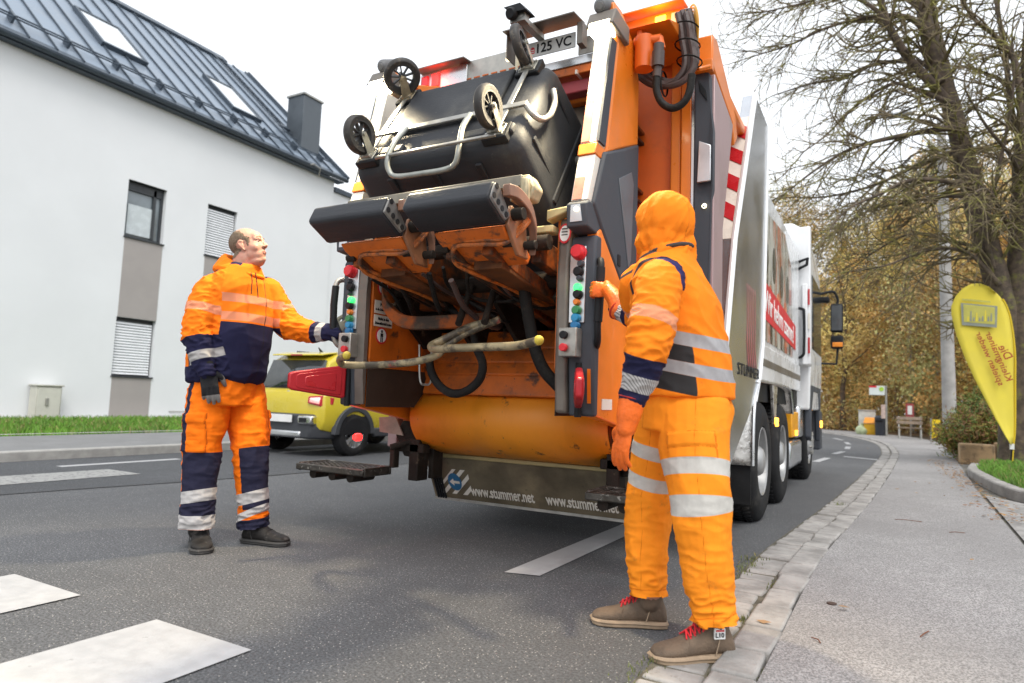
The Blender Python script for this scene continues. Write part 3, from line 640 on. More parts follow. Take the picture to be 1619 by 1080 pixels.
# forest floor bank
b = MB(); n = 40; rows_ = []
for j in range(8):
    row = []
    for i in range(n+1):
        x = -40+i*2.6; y = 37+abs(max(0, 3-x))*.42+j*5; row.append((x, y if x < 3 else y-11+min(11, j*2.5) , -.05+.3*j*.5+.12*noise.noise(Vector((x, y, 0)))))
    rows_.append(row)
tag(MB().loft(rows_, closed=False).build('forest_floor', M('leaf_litter', (.17, .10, .045), .95, var=.5, vs=2, bump=.6, bs=8, spots=[((.08,.09,.03), .55, .1, .8, .6)]), ang=80), kind='structure')
# evergreen shrub bed behind a low stone wall
m_needle = [M('green_needles', (.10, .17, .03), .7, var=.4, vs=3), M('yellowed_needles', (.28, .24, .05), .7, var=.4, vs=3), M('brown_needles', (.26, .13, .06), .8, var=.4, vs=3)]
def shrub(loc, rx, ry, h, n, seed, label, w):
    r = random.Random(seed); t = thing('evergreen_shrub', label, 'shrub', loc, 'evergreen shrubs by the planter'); o = Vector(loc); b = MB(); st = MB()
    for k in range(26):
        a = r.uniform(0, 6.28); q = math.sqrt(r.random()); top = o+Vector((rx*q*math.cos(a), ry*q*math.sin(a), h*(1.05-q*q*.55)*r.uniform(.7, 1.1))); base = o+Vector((rx*.3*q*math.cos(a), ry*.3*q*math.sin(a), 0))
        P = spline([base, base.lerp(top, .5)+Vector((0,0,.1)), top], 4); st.tube(P, [.015-.0013*i for i in range(len(P))], 4, cap=False)
        for _ in range(n//26):
            i = r.randrange(2, len(P)); c = P[i]+Vector((r.gauss(0,.10), r.gauss(0,.10), r.gauss(0,.09))); d = Vector((r.gauss(0,.7), r.gauss(0,.7), abs(r.gauss(.3,.7)))).normalized()*r.uniform(.05, .12); v = d.orthogonal().normalized()*.012
            v = v if r.random() < .5 else v.cross(d).normalized()*.012
            u = r.random(); b.add([c-v, c+v, c+d+v*.3, c+d-v*.3], [(0,1,2,3)], 0 if u < w[0] else 1 if u < w[1] else 2)
    st.build('stems', m_barkb, t, fix=False); b.build('foliage', m_needle, t, smooth=False, fix=False)
shrub((1.72, 17.2, 0), .70, .9, 1.15, 11000, 1, 'yellowed evergreen shrub drooping over the pavement edge', (.30, .62))
shrub((2.15, 18.6, .1), .8, .8, 1.45, 9000, 2, 'tall green conifer shrub behind the yellowed shrub', (.72, .9))
shrub((2.75, 17.0, .35), .75, .6, .75, 8000, 3, 'low green juniper growing over the stone wall', (.75, .9))
shrub((3.5, 18.2, .2), .8, .7, 1.05, 7000, 4, 'brownish shrub behind the tree trunk and flag', (.4, .55))
wl = thing('planter_wall', 'low weathered sandstone planter wall in front of the shrubs', 'wall', (1.9, 16.0, 0))
r = random.Random(2); b = MB(); x = 1.36
while x < 4.2:
    w = r.uniform(.35, .6); b.box(x, x+w-.012, 15.85+r.uniform(-.02,.02), 16.3, 0, .44+r.uniform(-.03,.03)); x += w
b.build('wall_stones', M('sandstone', (.40, .27, .15), .9, var=.3, vs=4, bump=.6, bs=25, spots=[((.16,.11,.07), .52, .12, 6, .8), ((.5,.4,.28), .6, .15, 3, .5)]), wl, bevel=.03)
# ================================================================ STREET FURNITURE
m_flag = M('yellow_banner_fabric', (.74, .60, .05), .7, var=.05, vs=2, sheen=.2)
m_flagd = M('yellow_sleeve', (.66, .46, .01), .7, var=.05)
m_flagr = M('banner_red_print', (.36, .045, .02), .7)
m_flagb = M('banner_blue_print', (.26, .28, .24), .7)
m_flagg = M('banner_pale_print', (.50, .46, .10), .7)
FY = 14.2
flag = thing('beach_flag', 'yellow teardrop banner with reversed red writing beside the bare tree', 'banner', onY(1598, 745, FY))
L_ = [(1598,703),(1590,690),(1574,662),(1558,632),(1541,600),(1525,565),(1512,530),(1504,498),(1504,484),(1511,468),(1522,456),(1535,449),(1549,448),(1563,453),(1575,463)]
R_ = [(1602,703),(1603,690),(1604,662),(1604,632),(1604,600),(1604,565),(1601,530),(1597,506),(1594,494),(1591,486),(1588,479),(1584,473),(1580,468),(1577,465),(1575,463)]
b = MB(); rows_ = []
for (l, r_) in zip(L_, R_):
    A, B = onY(*l, FY), onY(*r_, FY+.1); row = []
    for k in range(9):
        f = k/8; p = A.lerp(B, f); p.y += .012*math.sin(f*3.1)*math.sin(l[1]*.02)+.006*math.sin(f*9+l[1]*.03); row.append(p)
    rows_.append(row)
b.loft(rows_, closed=False); b.build('flag_cloth', m_flag, flag, solid=.003, ang=80)
pole_pts = [onY(1599,752,FY+.1), onY(1602,705,FY+.1)]+[onY(p[0]+1, p[1], FY+.1) for p in R_[1:12]]
MB().tube(spline(pole_pts, 4), .016, 8).build('flag_sleeve', m_flagd, flag)
MB().tube([onY(1599,752,FY+.1)-Vector((0,0,.1)), onY(1599,725,FY+.1), onY(1601,700,FY+.1)], .018, 8).build('pole', m_blackp, flag)
MB().box(*sum(([v-.03, v+.03] for v in onY(1600,706,FY+.1)[:2]), []), onY(1600,708,FY)[2]-.03, onY(1600,702,FY)[2]).build('clip', m_whitep, flag)
# writing seen from behind: mirrored
d_ = (onY(1566,600,FY)-onY(1548,535,FY)).normalized()      # reading direction of the mirrored lines on the cloth
upv = Vector((0,-1,0)).cross(d_)
def flagtext(s, p0, p1, h):
    A, B = onY(*p0, FY-.022), onY(*p1, FY-.022); dr = (B-A).normalized(); up = Vector((-dr.z, 0, dr.x))
    up = up if up.x > 0 else -up
    text('flag_writing', s, m_flagr, flag, A, -dr, up, width=(B-A).length, height=h, mirror=True, bold=.012)
flagtext('Die', (1589,569), (1577,549), .13)
flagtext('Kleingmainer', (1588,604), (1554,527), .13)
flagtext('spielen wieder', (1576,611), (1539,527), .12)
def flagquad(name, mat, pts, dy=-.022):
    P = [onY(*p, FY+dy) for p in pts]; MB().prism(P, (0, .004, 0)).build(name, mat, flag)
flagquad('banner_picture', m_flagb, [(1519,479),(1577,484),(1576,518),(1521,514)])
flagquad('picture_field', m_flagg, [(1523,481),(1573,486),(1573,513),(1524,509)], -.027)
r = random.Random(8)
for k in range(9):
    x = 1529+k*4.6; y = 507-r.uniform(4, 16); flagquad('picture_mark', m_flagb if k % 3 else m_flag, [(x,508),(x+3,508),(x+2.4,y),(x+.8,y)], -.032)
flagquad('banner_text_line', m_flagg, [(1521,472),(1566,476),(1566,479),(1521,475)])

# lamp post
PYY = 20.5
pp = onY(1503, 716, PYY); post = thing('street_lamp', 'tall pale concrete lamp post behind the shrubs', 'lamp post', (pp.x, PYY, 0))
top = onY(1487, 190, PYY); top = Vector((pp.x-.05, PYY, top.z))
MB().tube([(pp.x, PYY, 0), top.lerp(Vector((pp.x,PYY,0)), .5), top], [.165, .140, .10], 16).build('post', M('weathered_concrete', (.40, .385, .37), .8, var=.2, vs=3, bump=.3, bs=50, spots=[((.22,.21,.2), .55, .2, 2, .5)]), post)
MB().tube([top-Vector((0,0,.2)), top+Vector((-.1,0,.15)), top+Vector((-.75,-.1,.28))], .045, 8).build('arm', m_steel, post)
MB().ball(top+Vector((-.95,-.12,.28)), (.36,.14,.08)).build('lamp_head', M('lamp_grey', (.35,.36,.37), .5), post)

# bus stop
S = 31.5; q = onY(1402, 687, S)
bs_ = thing('bus_stop_sign', 'bus stop sign with pale plate on a thin grey pole', 'bus stop sign', (q.x, S, 0))
H1 = onY(1400, 610, S).z
MB().tube([(q.x, S, 0), (q.x, S, H1)], .04, 8).build('pole', m_steel, bs_)
A, B = onY(1374, 610, S), onY(1399, 625, S)
MB().box(A.x, B.x, S-.03, S+.03, B.z, A.z).build('sign_plate', M('pale_sign', (.62,.66,.64), .5, var=.05), bs_, bevel=.01)
MB().box(A.x, B.x-.3, S-.04, S+.02, A.z-.07, A.z+.004).build('red_strip', m_redp, bs_)
MB().lathe([(0,-.045),(.09,-.045),(.09,-.03)], (B.x-.12, S-.0, A.z-.13), (0,1,0), 16).build('green_disc', M('lime', (.35,.55,.05), .5), bs_)
C1, D1 = onY(1393,640,S), onY(1400,662,S)
MB().box(C1.x, D1.x, S-.05, S+.05, D1.z, C1.z).build('timetable_case', M('timetable', (.5,.38,.33), .5, var=.2, vs=9), bs_, bevel=.01)
# bins and grit box
q = onY(1397, 686, 31.9); t = thing('litter_bin', 'dark litter bin beside the bus stop pole', 'bin', (q.x-.1, 32, 0))
MB().lathe([(.17,0),(.19,.05),(.21,.75),(.215,.78),(.16,.86),(0,.88)], (q.x-.12, 32, 0), (0,0,1), 16).build('bin_body', M('bin_dark', (.03,.035,.045), .5), t)
MB().box(q.x-.3, q.x-.02, 31.76, 31.79, .6, .68).build('slot', m_blackp, t)
q = onY(1381, 685, 32.6); t = thing('grit_bin', 'yellow orange grit bin at the pavement end', 'grit bin', (q.x, 32.6, 0))
MB().loft([[(q.x-.30,32.3,.02),(q.x+.30,32.3,.02),(q.x+.3,32.8,.02),(q.x-.3,32.8,.02)], [(q.x-.36,32.2,.5),(q.x+.36,32.2,.5),(q.x+.36,32.9,.5),(q.x-.36,32.9,.5)]]).build('bin_body', M('grit_yellow', (.75,.42,.02), .5), t, bevel=.03)
MB().loft([[(q.x-.39,32.15,.52),(q.x+.39,32.15,.52),(q.x+.39,32.95,.52),(q.x-.39,32.95,.52)], [(q.x-.33,32.3,.70),(q.x+.33,32.3,.70),(q.x+.33,32.95,.78),(q.x-.33,32.95,.78)]]).build('lid', M('grit_lid', (.78,.30,.02), .5), t, bevel=.03)
q = onY(1371, 675, 33.2); t = thing('distribution_box', 'pale grey distribution box beside the grit bin', 'cabinet', (q.x, 33.2, 0))
MB().box(q.x-.33, q.x+.33, 33.1, 33.4, 0, 1.05).build('box_body', M('pale_grey_box', (.5,.51,.48), .6), t, bevel=.02)
MB().box(q.x-.36, q.x+.36, 33.07, 33.43, 1.05, 1.1).build('box_lid', m_kerb, t, bevel=.01)
q = onY(1363, 686, 32.4); t = thing('rubbish_bag', 'small pale green rubbish bag left of the grit bin', 'bag', (q.x, 32.4, 0))
b = MB().ball((q.x, 32.4, .2), (.26,.22,.24), 18, 12).tube([(q.x,32.4,.4),(q.x+.02,32.4,.5)], [.04,.08], 8); o = b.build('bag_body', M('bag_green', (.42,.48,.28), .5, var=.2, vs=6, bump=.5, bs=12), t)
# bench
q = onY(1440, 693, 29.5); t = thing('park_bench', 'weathered wooden bench at the edge of the wood', 'bench', (q.x, 29.5, 0))
m_wood = M('weathered_wood', (.20,.15,.11), .8, var=.3, vs=6)
b = MB()
for k in range(3): b.box(q.x-.45, q.x+.40, 29.3+k*.14, 29.42+k*.14, .43, .47)
b.build('seat', m_wood, t, bevel=.006)
b = MB()
for k in range(2): b.obox((q.x-.03, 29.75+k*.03, .65+k*.16), (.43,0,0), (0,.015,.0), (0,.02,.06))
b.build('backrest', m_wood, t, bevel=.006)
for sx in (-.38, .33):
    MB().tube([(q.x+sx, 29.25, 0), (q.x+sx, 29.35, .43), (q.x+sx, 29.72, .43), (q.x+sx, 29.85, .88)], .03, 6).tube([(q.x+sx, 29.9, 0), (q.x+sx, 29.7, .43)], .03, 6).build('leg', m_steel, t)
# info board
q = onY(1440, 672, 34); t = thing('notice_board', 'red framed notice board on a post behind the bench', 'sign', (q.x, 34, 0)); A, B = onY(1434, 638, 34), onY(1443, 660, 34)
MB().tube([(q.x,34.05,0),(q.x,34.05,A.z)], .03, 8).build('post', m_steel, t)
MB().box(A.x-.05, B.x+.05, 34, 34.03, B.z, A.z).build('frame', M('faded_red', (.35,.06,.06), .6), t); MB().box(A.x+.02, B.x-.02, 33.985, 33.999, B.z+.12, A.z-.1).build('notice', m_whitep, t)
# yellow advertising flag
q = onY(1474, 702, 25.5); t = thing('yellow_sign', 'small bright yellow ragged edged sign left of the shrubs', 'sign', (q.x, 25.5, 0))
P = [onY(*p, 25.5) for p in ((1474,663),(1486,664),(1487,668),(1484,672),(1488,676),(1490,684),(1489,688),(1481,691),(1473,693))]
MB().prism(P, (0,.03,0)).build('sign_face', M('bright_yellow', (.80,.55,.01), .5, var=.03), t)
MB().tube([(q.x-.02,25.55,0),(q.x-.02,25.55,P[0].z+.03)], .025, 8).build('post', m_steel, t)
# red plastic slide peeping over the shrubs
t = thing('toy_slide', 'red plastic slide showing above the shrubs near the flag', 'slide', onY(1570, 700, 21))
P = [onY(*p, 21) for p in ((1552,655),(1556,659),(1566,657),(1580,654),(1600,655))]
b = MB(); b.loft([[p+Vector((0,dy,dz)) for dy, dz in ((-.3,.1),(-.25,0),(.25,0),(.3,.1),(.3,-.04),(-.3,-.04))] for p in P]); b.build('chute', M('slide_red', (.72,.04,.07), .4), t)
b = MB()
for p in (P[1], P[3]): b.tube([p+Vector((0,.0,-.02)), Vector((p.x, 21.0, 0))], .03, 6)
b.build('support', m_steel, t)
# ================================================================ REFUSE LORRY
XC = -2.08
T = thing('refuse_lorry', 'orange and white refuse lorry tipping a black bin at its open rear', 'refuse lorry', (XC, 6.5, 0))
def mir(p, s): p = Vector(p); return p if s > 0 else Vector((2*XC-p.x, p.y, p.z))
def mirp(P, s): return [mir(p, s) for p in P]
def yz(poly, x0, x1, s=1): return [mir((x0, y, z), s) for y, z in poly], Vector(((x1-x0)*s, 0, 0))
def plateX(poly, x0, x1, s=1, b=None, mi=0): b = b or MB(); P, v = yz(poly, x0, x1, s); return b.prism(P, v, mi)
PXYZ = lambda pts, X: [(q.y, q.z) for q in (onX(*p, X) for p in pts)]

# --- body, side panels
b = MB(); pr = [(-.90,1.18), (-.90,2.95), (-.98,3.10), (-1.10,3.14)]; pr = pr+[(2*XC-x, z) for x, z in pr[::-1]]
b.loft([[(x, y, z) for x, z in pr] for y in (5.62, 9.02)]); body = b.build('body', m_white, T, bevel=.01)
for s in (1,-1):
    b = plateX([(5.5,1.0),(9.0,1.0),(9.0,1.19),(5.5,1.19)], -.95, -.92, s); b.build('side_rail', m_black, T)
    plateX([(5.85,1.18),(9.02,1.18),(9.02,1.50),(5.85,1.50)], -.93, -.885, s).build('side_skirt', m_white, T, bevel=.01)
    plateX([(5.9,1.31),(9.0,1.31),(9.0,1.375),(5.9,1.375)], -.886, -.881, s).build('grey_stripe', m_grey2, T)
    # tall silver front cheek behind the tailgate and its hatched rear edge
    pol = [(5.30,3.25),(5.45,3.50),(6.12,3.50),(5.86,1.5),(5.70,1.22),(5.46,.99),(4.45,.52),(4.20,.72),(4.22,1.0),(4.62,2.1)]
    plateX(pol, -.97, -.865, s).build('cheek_panel', m_silver, T, bevel=.012)
    edge = [(5.30,3.25),(4.62,2.1),(4.22,1.0),(4.20,.72)]
    b = MB(); b.tube([mir((-.868, y-.004, z), s) for y, z in [(5.45,3.5)]+edge], .022, 8); b.build('cheek_edge', m_white, T)
    hp = lambda f, x: mir((x, 5.30+(4.62-5.30)*f, 3.25+(2.1-3.25)*f), s)
    MB().add([hp(0,-.89), hp(1,-.89), hp(1,-1.06), hp(0,-1.06)], [(0,1,2,3)]).build('hatch_board', m_refl, T, solid=.01, smooth=False)
    n = 9
    for k in range(0, n-1, 2):
        f0, f1 = k/n, (k+1)/n; sk = .085; d = Vector((0,-.012,-.002))
        q = [hp(f0+sk+.01,-.893)+d, hp(f1+sk+.01,-.893)+d, hp(f1-sk*.2+.01,-1.055)+d, hp(f0-sk*.2+.01,-1.055)+d]
        MB().add(q, [(0,1,2,3)]).build('hatch_stripe', m_redrefl, T, smooth=False, solid=.004)
    plateX([(4.6,.55),(5.62,1.0),(5.62,3.1),(5.35,3.1),(4.6,2.1)], -1.10, -1.05, s).build('gap_wall', m_black, T)
    b = MB(); b.tube([mir((-.862, y, z), s) for y, z in ((6.10,3.48),(5.85,1.5),(5.70,1.22),(5.46,.99))], .016, 8); b.build('cheek_seam', m_white, T)
# promotional picture with its red banner on the visible side
pic = plateX([(6.05,1.55),(8.3,1.55),(8.25,2.55),(7.6,2.85),(6.05,2.72)], -.905, -.894)
m_pic = M('blurred_street_print', (.42,.42,.38), .25, var=.5, vs=1.4, stretch=(1,3.2,.8), spots=[((.50,.12,.05), .50, .1, 1.3, .9), ((.10,.11,.08), .55, .08, 2.0, .9), ((.72,.73,.72), .60, .06, 2.6, .8)], coat=.4)
pc = pic.build('side_picture', m_pic, T)
for k, (y, z, h) in enumerate(((6.25,2.35,.26),(6.75,2.36,.3),(7.3,2.3,.28),(7.8,2.3,.24),(6.5,2.0,.2),(7.05,2.0,.22),(7.6,2.0,.2))):
    b = MB(); b.prism([(-.8935, y+.11*math.cos(a), z+h*.5*math.sin(a)+(.0 if math.sin(a) > 0 else -.06)) for a in [2*math.pi*i/20 for i in range(20)]], (.002,0,0)); b.build('picture_arch', M('picture_arch_tone', (.09,.09,.075) if k < 4 else (.55,.16,.08), .3, var=.4, vs=5), pc)
for k in range(6): MB().box(-.8934,-.8915, 6.15+k*.36, 6.27+k*.36, 1.56, 1.56+r.uniform(.16,.24)).build('picture_figure', M('picture_dark', (.05,.05,.045), .3, var=.5, vs=6) if k % 2 else m_pic, pc)
ban = plateX([(6.05,1.74),(8.55,1.66),(8.55,1.95),(6.05,2.08)], -.893, -.889).build('red_banner', m_redp, T)
text('banner_writing', 'Wir kehrn zsamm!', m_whitep, ban, (-.887, 6.12, 1.81), (0,1,-.045), (0,.045,1), width=2.2, height=.21, bold=.006)
text('maker_name', 'STUMMER', m_blackp, T, (-.861, 4.74, 1.17), (0,1,0), (0,0,1), width=.92, height=.085, bold=-.004, space=1.12)
for k in range(5):
    P = [(-.8605, 5.0+.085*k+.16*math.sin(.5+a*1.5)-.05, 1.25+a*.62) for a in [i/14 for i in range(15)]]
    P = [(x, y*1+(.12 if a_ < 4 else 0)*(4-a_)/4*(1), z) for a_, (x, y, z) in enumerate(P)]
    MB().loft([[(x, y, z), (x, y+.028*(1-i/16), z)] for i, (x, y, z) in enumerate(P)], closed=False).build('emblem_stripe', M('emblem_red', (.42,.10,.11), .4), T, solid=.002)
plateX([(6.0,1.62),(6.06,1.62),(6.06,1.80),(6.0,1.80)], -.884, -.88).build('warning_sticker', m_yellow, T)
MB().box(-.884,-.882, 5.25, 5.33, .83, .91).build('small_sticker', m_whitep, T)

# --- tailgate frame
for s in (1,-1):
    plateX([(3.97,.55),(4.18,.5),(4.235,1.2),(4.235,2.07),(4.54,2.88),(3.97,2.98)], -.955, -.868, s).build('side_panel', m_pink, T, bevel=.006)
    plateX([(3.93,3.02),(3.93,3.22),(4.05,3.24),(4.66,2.99),(4.74,2.86),(4.62,2.76),(4.55,2.90)], -1.0, -.873, s).build('roof_corner', m_orange, T, bevel=.012)
    # grey service module facing the rear
    b = MB(); b.prism(mirp([(-.985,3.93,1.62),(-.885,3.93,1.62),(-.878,3.93,2.18),(-.862,3.90,2.24),(-.862,3.90,2.60),(-.882,3.93,2.74),(-.885,3.93,2.96),(-.93,3.93,3.02),(-.985,3.93,3.0)], s), (0,.07,0)); mo = b.build('service_module', m_grey, T, bevel=.012)
    b = MB(); b.prism(mirp([(-.985,3.94,.80),(-.89,3.94,.80),(-.89,3.94,1.60),(-.985,3.94,1.60)], s), (0,.06,0)); mo2 = b.build('lower_module', m_grey, T, bevel=.012)
    MB().prism(mirp([(-.955,3.896,2.28),(-.872,3.888,2.28),(-.872,3.888,2.50),(-.945,3.896,2.54)], s), (0,.02,0)).build('module_window', m_alu, T, bevel=.004)
    MB().lathe([(0,-.012),(.012,-.01),(.015,0)], mir((-.915,3.925,2.14), s), (0,-1,0), 16).build('marker_lamp', m_lamp_ww, T)
    for k in range(6): MB().tube([mir((-.955+.008*k, 3.926, 2.93-.012*k), s), mir((-.945+.008*k, 3.926, 2.86-.012*k), s)], .003, 5).build('vent_groove', m_black, mo)
    for z, m_ in ((1.56,m_yellow),(1.53,m_blackp),(1.50,m_blackp),(1.33,M('green_knob',(.03,.3,.08),.4)),(1.28,m_blackp)):
        MB().cyl(mir((-.925,3.94,z), s), mir((-.925,3.915,z), s), .016, 12).build('button', m_, mo2)
    b = MB(); b.tube(spline([mir(p, s) for p in ((-.99,3.95,1.73),(-.99,3.88,1.74),(-.975,3.86,1.70),(-.975,3.86,1.35),(-.99,3.95,1.32))], 5), .016, 8); b.build('grab_rail', m_black, T)
    MB().box(*sorted((mir((-1.005,0,0),s).x, mir((-.99,0,0),s).x)), 3.96, 4.0, .8, 3.02).build('edge_strip', m_alu, T)
    # pillars and recessed wall between column and pillar
    for (x0, x1, yy) in ((-1.075,-1.008,3.97), (-1.145,-1.08,3.99)):
        MB().box(*sorted((mir((x0,0,0),s).x, mir((x1,0,0),s).x)), yy, 4.12, .72, 3.18).build('pillar', m_orange, T, bevel=.008)
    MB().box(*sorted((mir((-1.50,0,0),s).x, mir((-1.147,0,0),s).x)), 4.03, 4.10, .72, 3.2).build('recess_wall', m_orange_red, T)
    b = MB()
    for z in (2.62,2.22,1.56): b.box(*sorted((mir((-1.41,0,0),s).x, mir((-1.33,0,0),s).x)), 3.82, 4.04, z, z+.02); b.box(*sorted((mir((-1.41,0,0),s).x, mir((-1.33,0,0),s).x)), 3.82, 4.04, z+.07, z+.09); b.cyl(mir((-1.37,3.86,z-.02),s), mir((-1.37,3.86,z+.12),s), .022, 10)
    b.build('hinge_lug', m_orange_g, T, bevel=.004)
    MB().cyl(mir((-1.42,3.93,1.0),s), mir((-1.42,3.93,2.85),s), .045, 14).build('tailgate_cylinder', m_orange_red, T)
    plateX([(3.5,3.12),(4.02,3.12),(4.02,3.28),(3.95,3.3)], -1.30, -1.02, s).build('top_gusset', m_orange, T, bevel=.006)
    MB().lathe([(.028,-.012),(.055,-.012),(.055,.012),(.028,.012)], mir((-1.17,3.90,3.17), s), (1,0,.2), 18, close=True).build('lifting_eye', m_orange, T)
# --- rear columns with controls
BT = [((915,400),.036,m_redp,.05),((918,418),.016,m_grey,.03),((914,430),.024,m_blackp,.03),((916,441),.014,m_grey,.03),((912,455),.019,m_lamp_g,.02),((913,466),.022,m_blackp,.03),((911,478),.016,M('orange_button',(.7,.2,.02),.4),.025),((911,491),.022,M('green_button',(.03,.20,.07),.4),.03),((910,503),.022,M('blue_button',(.02,.22,.42),.4),.03),((909,515),.022,M('blue_button_dark',(.015,.14,.32),.4),.03)]
for s in (1,-1):
    ye = 3.3 if s > 0 else 3.045
    plateX([(3.03,.875),(3.012,1.05),(3.005,1.55),(3.03,1.88),(ye-.01,1.90),(ye,1.75),(ye,.875)], -1.445, -1.378, s).build('column_cheek', m_grey2, T, bevel=.018, seg=3)
    plateX([(3.05,.865),(3.02,1.2),(3.02,1.74),(3.04,1.78),(3.10,1.78),(3.10,.865)], -1.376, -1.236, s).build('control_column', m_grey, T, bevel=.014, seg=3)
    plateX([(3.01,1.33),(3.01,1.72),(3.02,1.72),(3.02,1.33)], -1.372, -1.285, s).build('button_plate', m_alu, T, bevel=.004)
    for (p, rr, m_, h) in BT:
        q = onY(*p, 3.01); q = mir((min(-1.305, max(-1.35, q.x+.006)), 3.01, q.z), s)
        MB().lathe([(rr*1.12,0),(rr*1.12,-.01),(rr,-.012),(rr,-h*.8),(rr*.8,-h),(0,-h*1.02)], q, (0,1,0), 20).build('push_button', m_, T)
    bx = MB().prism(mirp([(-1.395,2.945,1.155),(-1.296,2.945,1.155),(-1.296,2.945,1.30),(-1.395,2.945,1.30)], s), (0,.07,0)).build('switch_box', m_steel, T, bevel=.006)
    for z, m_ in ((1.262,m_blackp),(1.20,m_redp)): MB().cyl(mir((-1.36,2.946,z),s), mir((-1.36,2.92,z),s), .020, 16).build('switch', m_, bx, bevel=.003)
    MB().tube(spline(mirp([(-1.245,3.08,1.64),(-1.215,3.03,1.645),(-1.198,3.0,1.61),(-1.198,2.99,1.48),(-1.205,2.99,1.32),(-1.215,3.02,1.24),(-1.245,3.08,1.215)], s), 6), .017, 12).build('grab_handle', m_steel if s < 0 else m_black, T)
    MB().tube(mirp([(-1.198,2.997,1.60),(-1.198,2.99,1.48),(-1.204,2.99,1.33)], s), .022, 14).build('handle_grip', m_black, T)
    # red hinged marker flap pointing backwards and outwards
    dr = Vector((.41*s,-.91,0)); nn_ = Vector((.91*s,.41,0)); rt = mir((-1.315,3.03,0), s)
    f = [(.02,.912),(.02,1.098),(.05,1.104),(.36,1.052),(.385,1.04),(.385,.958),(.36,.944),(.05,.906)]
    fl = MB().prism([rt+dr*a*.95+Vector((0,0,z))-nn_*.018 for a, z in f], nn_*.036).build('marker_flap', m_red, T, bevel=.010, seg=3)
    cx_, cz_ = .17, 1.0
    for sc_, tn in ((.80,.021),(.55,.024)):
        MB().prism([rt+dr*(cx_+(a-cx_)*sc_)*.95+Vector((0,0,cz_+(z-cz_)*sc_))-nn_*tn for a, z in f], nn_*2*tn).build('flap_rib', m_red if sc_ > .6 else m_redrefl, fl, bevel=.004)
    MB().cyl(rt+Vector((0,0,.86)), rt+Vector((0,0,1.13)), .018, 10).build('flap_hinge', m_black, T)
    MB().prism(mirp([(-1.272,3.043,.93),(-1.252,3.043,.93),(-1.252,3.022,1.10),(-1.268,3.022,1.10)], s), (0,.01,0)).build('column_slot', m_orange, T)
    # lower brown inner box and orange inner wall with stickers
    plateX([(3.05,.86),(3.05,1.10),(3.62,1.10),(3.66,1.0),(3.52,.86)], -1.452, -1.447, s).build('lower_guard', m_brown, T)
    iw = plateX([(3.05,1.10),(3.05,1.90),(3.3,2.0),(4.1,2.0),(4.1,1.0),(3.66,1.0),(3.62,1.10)], -1.462, -1.447, s).build('inner_wall', m_orange_d, T)
    # lamp head, reflector strips and orange side covers
    plateX([(2.93,1.80),(2.92,1.915),(2.95,1.935),(3.25,1.95),(3.2,1.78)], -1.362, -1.25, s).build('lamp_head', m_grey, T, bevel=.008)
    MB().prism(mirp([(-1.34,2.924,1.825),(-1.275,2.924,1.825),(-1.285,2.918,1.91),(-1.335,2.918,1.91)], s), (0,.01,0)).build('lamp_recess', m_alu, T)
    MB().ball(mir((-1.305,2.915,1.885), s), .013, 12, 8).build('small_lamp', m_lamp_ww, T)
    plateX([(2.95,1.938),(3.03,2.20),(3.3,2.20),(3.28,1.94)], -1.352, -1.258, s).build('reflector_strip', m_refl, T, bevel=.006)
    plateX([(2.945,1.945),(2.982,2.07),(2.99,2.07),(2.955,1.945)], -1.342, -1.292, s).build('reflector_red_band', m_reflred, T)
    plateX([(3.022,2.202),(3.042,2.268),(3.3,2.268),(3.3,2.202)], -1.356, -1.255, s).build('orange_band', m_orange, T, bevel=.005)
    plateX([(3.05,2.272),(3.20,2.92),(3.42,2.92),(3.35,2.272)], -1.352, -1.262, s).build('reflector_strip', m_refl, T, bevel=.006)
    plateX([(3.045,2.28),(3.112,2.57),(3.119,2.57),(3.052,2.28)], -1.346, -1.300, s).build('reflector_red_band', m_reflred, T)
    plateX([(3.055,2.28),(3.205,2.92),(3.28,2.92),(3.15,2.28)], -1.261, -1.250, s).build('grey_trim', m_grey, T)
    plateX([(3.16,2.25),(3.29,2.92),(3.24,2.98),(3.22,3.13),(3.34,3.14),(3.58,3.04),(3.66,2.86),(3.66,2.47),(3.4,2.36)], -1.300, -1.246, s).build('orange_cover', m_orange, T, bevel=.012)
    cov = plateX([(2.99,1.93),(3.12,2.24),(3.38,2.35),(3.66,2.48),(3.66,1.50),(3.58,1.46),(3.10,1.83)], -1.300, -1.238, s).build('grey_cover', m_grey, T, bevel=.015)
    plateX([(3.32,2.16),(3.52,2.26),(3.56,2.20),(3.54,1.75),(3.50,1.70)], -1.2385, -1.232, s).build('cover_recess', M('cover_recess_grey', (.11,.12,.135), .45), cov, bevel=.006)
    MB().box(*sorted((mir((-1.2385,0,0),s).x, mir((-1.233,0,0),s).x)), 3.33, 3.37, 1.68, 1.74).build('cover_latch', m_black, cov)
    plateX([(3.06,.87),(3.06,1.80),(3.10,1.825),(3.60,1.46),(3.66,1.49),(3.98,1.49),(3.98,.70),(3.62,.78)], -1.305, -1.242, s).build('orange_side', m_orange, T, bevel=.008)
    plateX([(3.16,.90),(3.30,.90),(3.30,.955),(3.16,.955)], -1.2415, -1.2375, s).build('side_reflector', m_refl, T)
    # floodlight and camera eye on top
    fh = plateX([(3.13,2.955),(3.185,3.065),(3.40,3.065),(3.40,2.955)], -1.380, -1.220, s).build('floodlight', m_grey2, T, bevel=.01)
    plateX([(3.118,2.922),(3.142,2.985),(3.19,2.985),(3.24,2.93)], -1.360, -1.240, s).build('floodlight_lens', m_lamp_w, fh, bevel=.005)
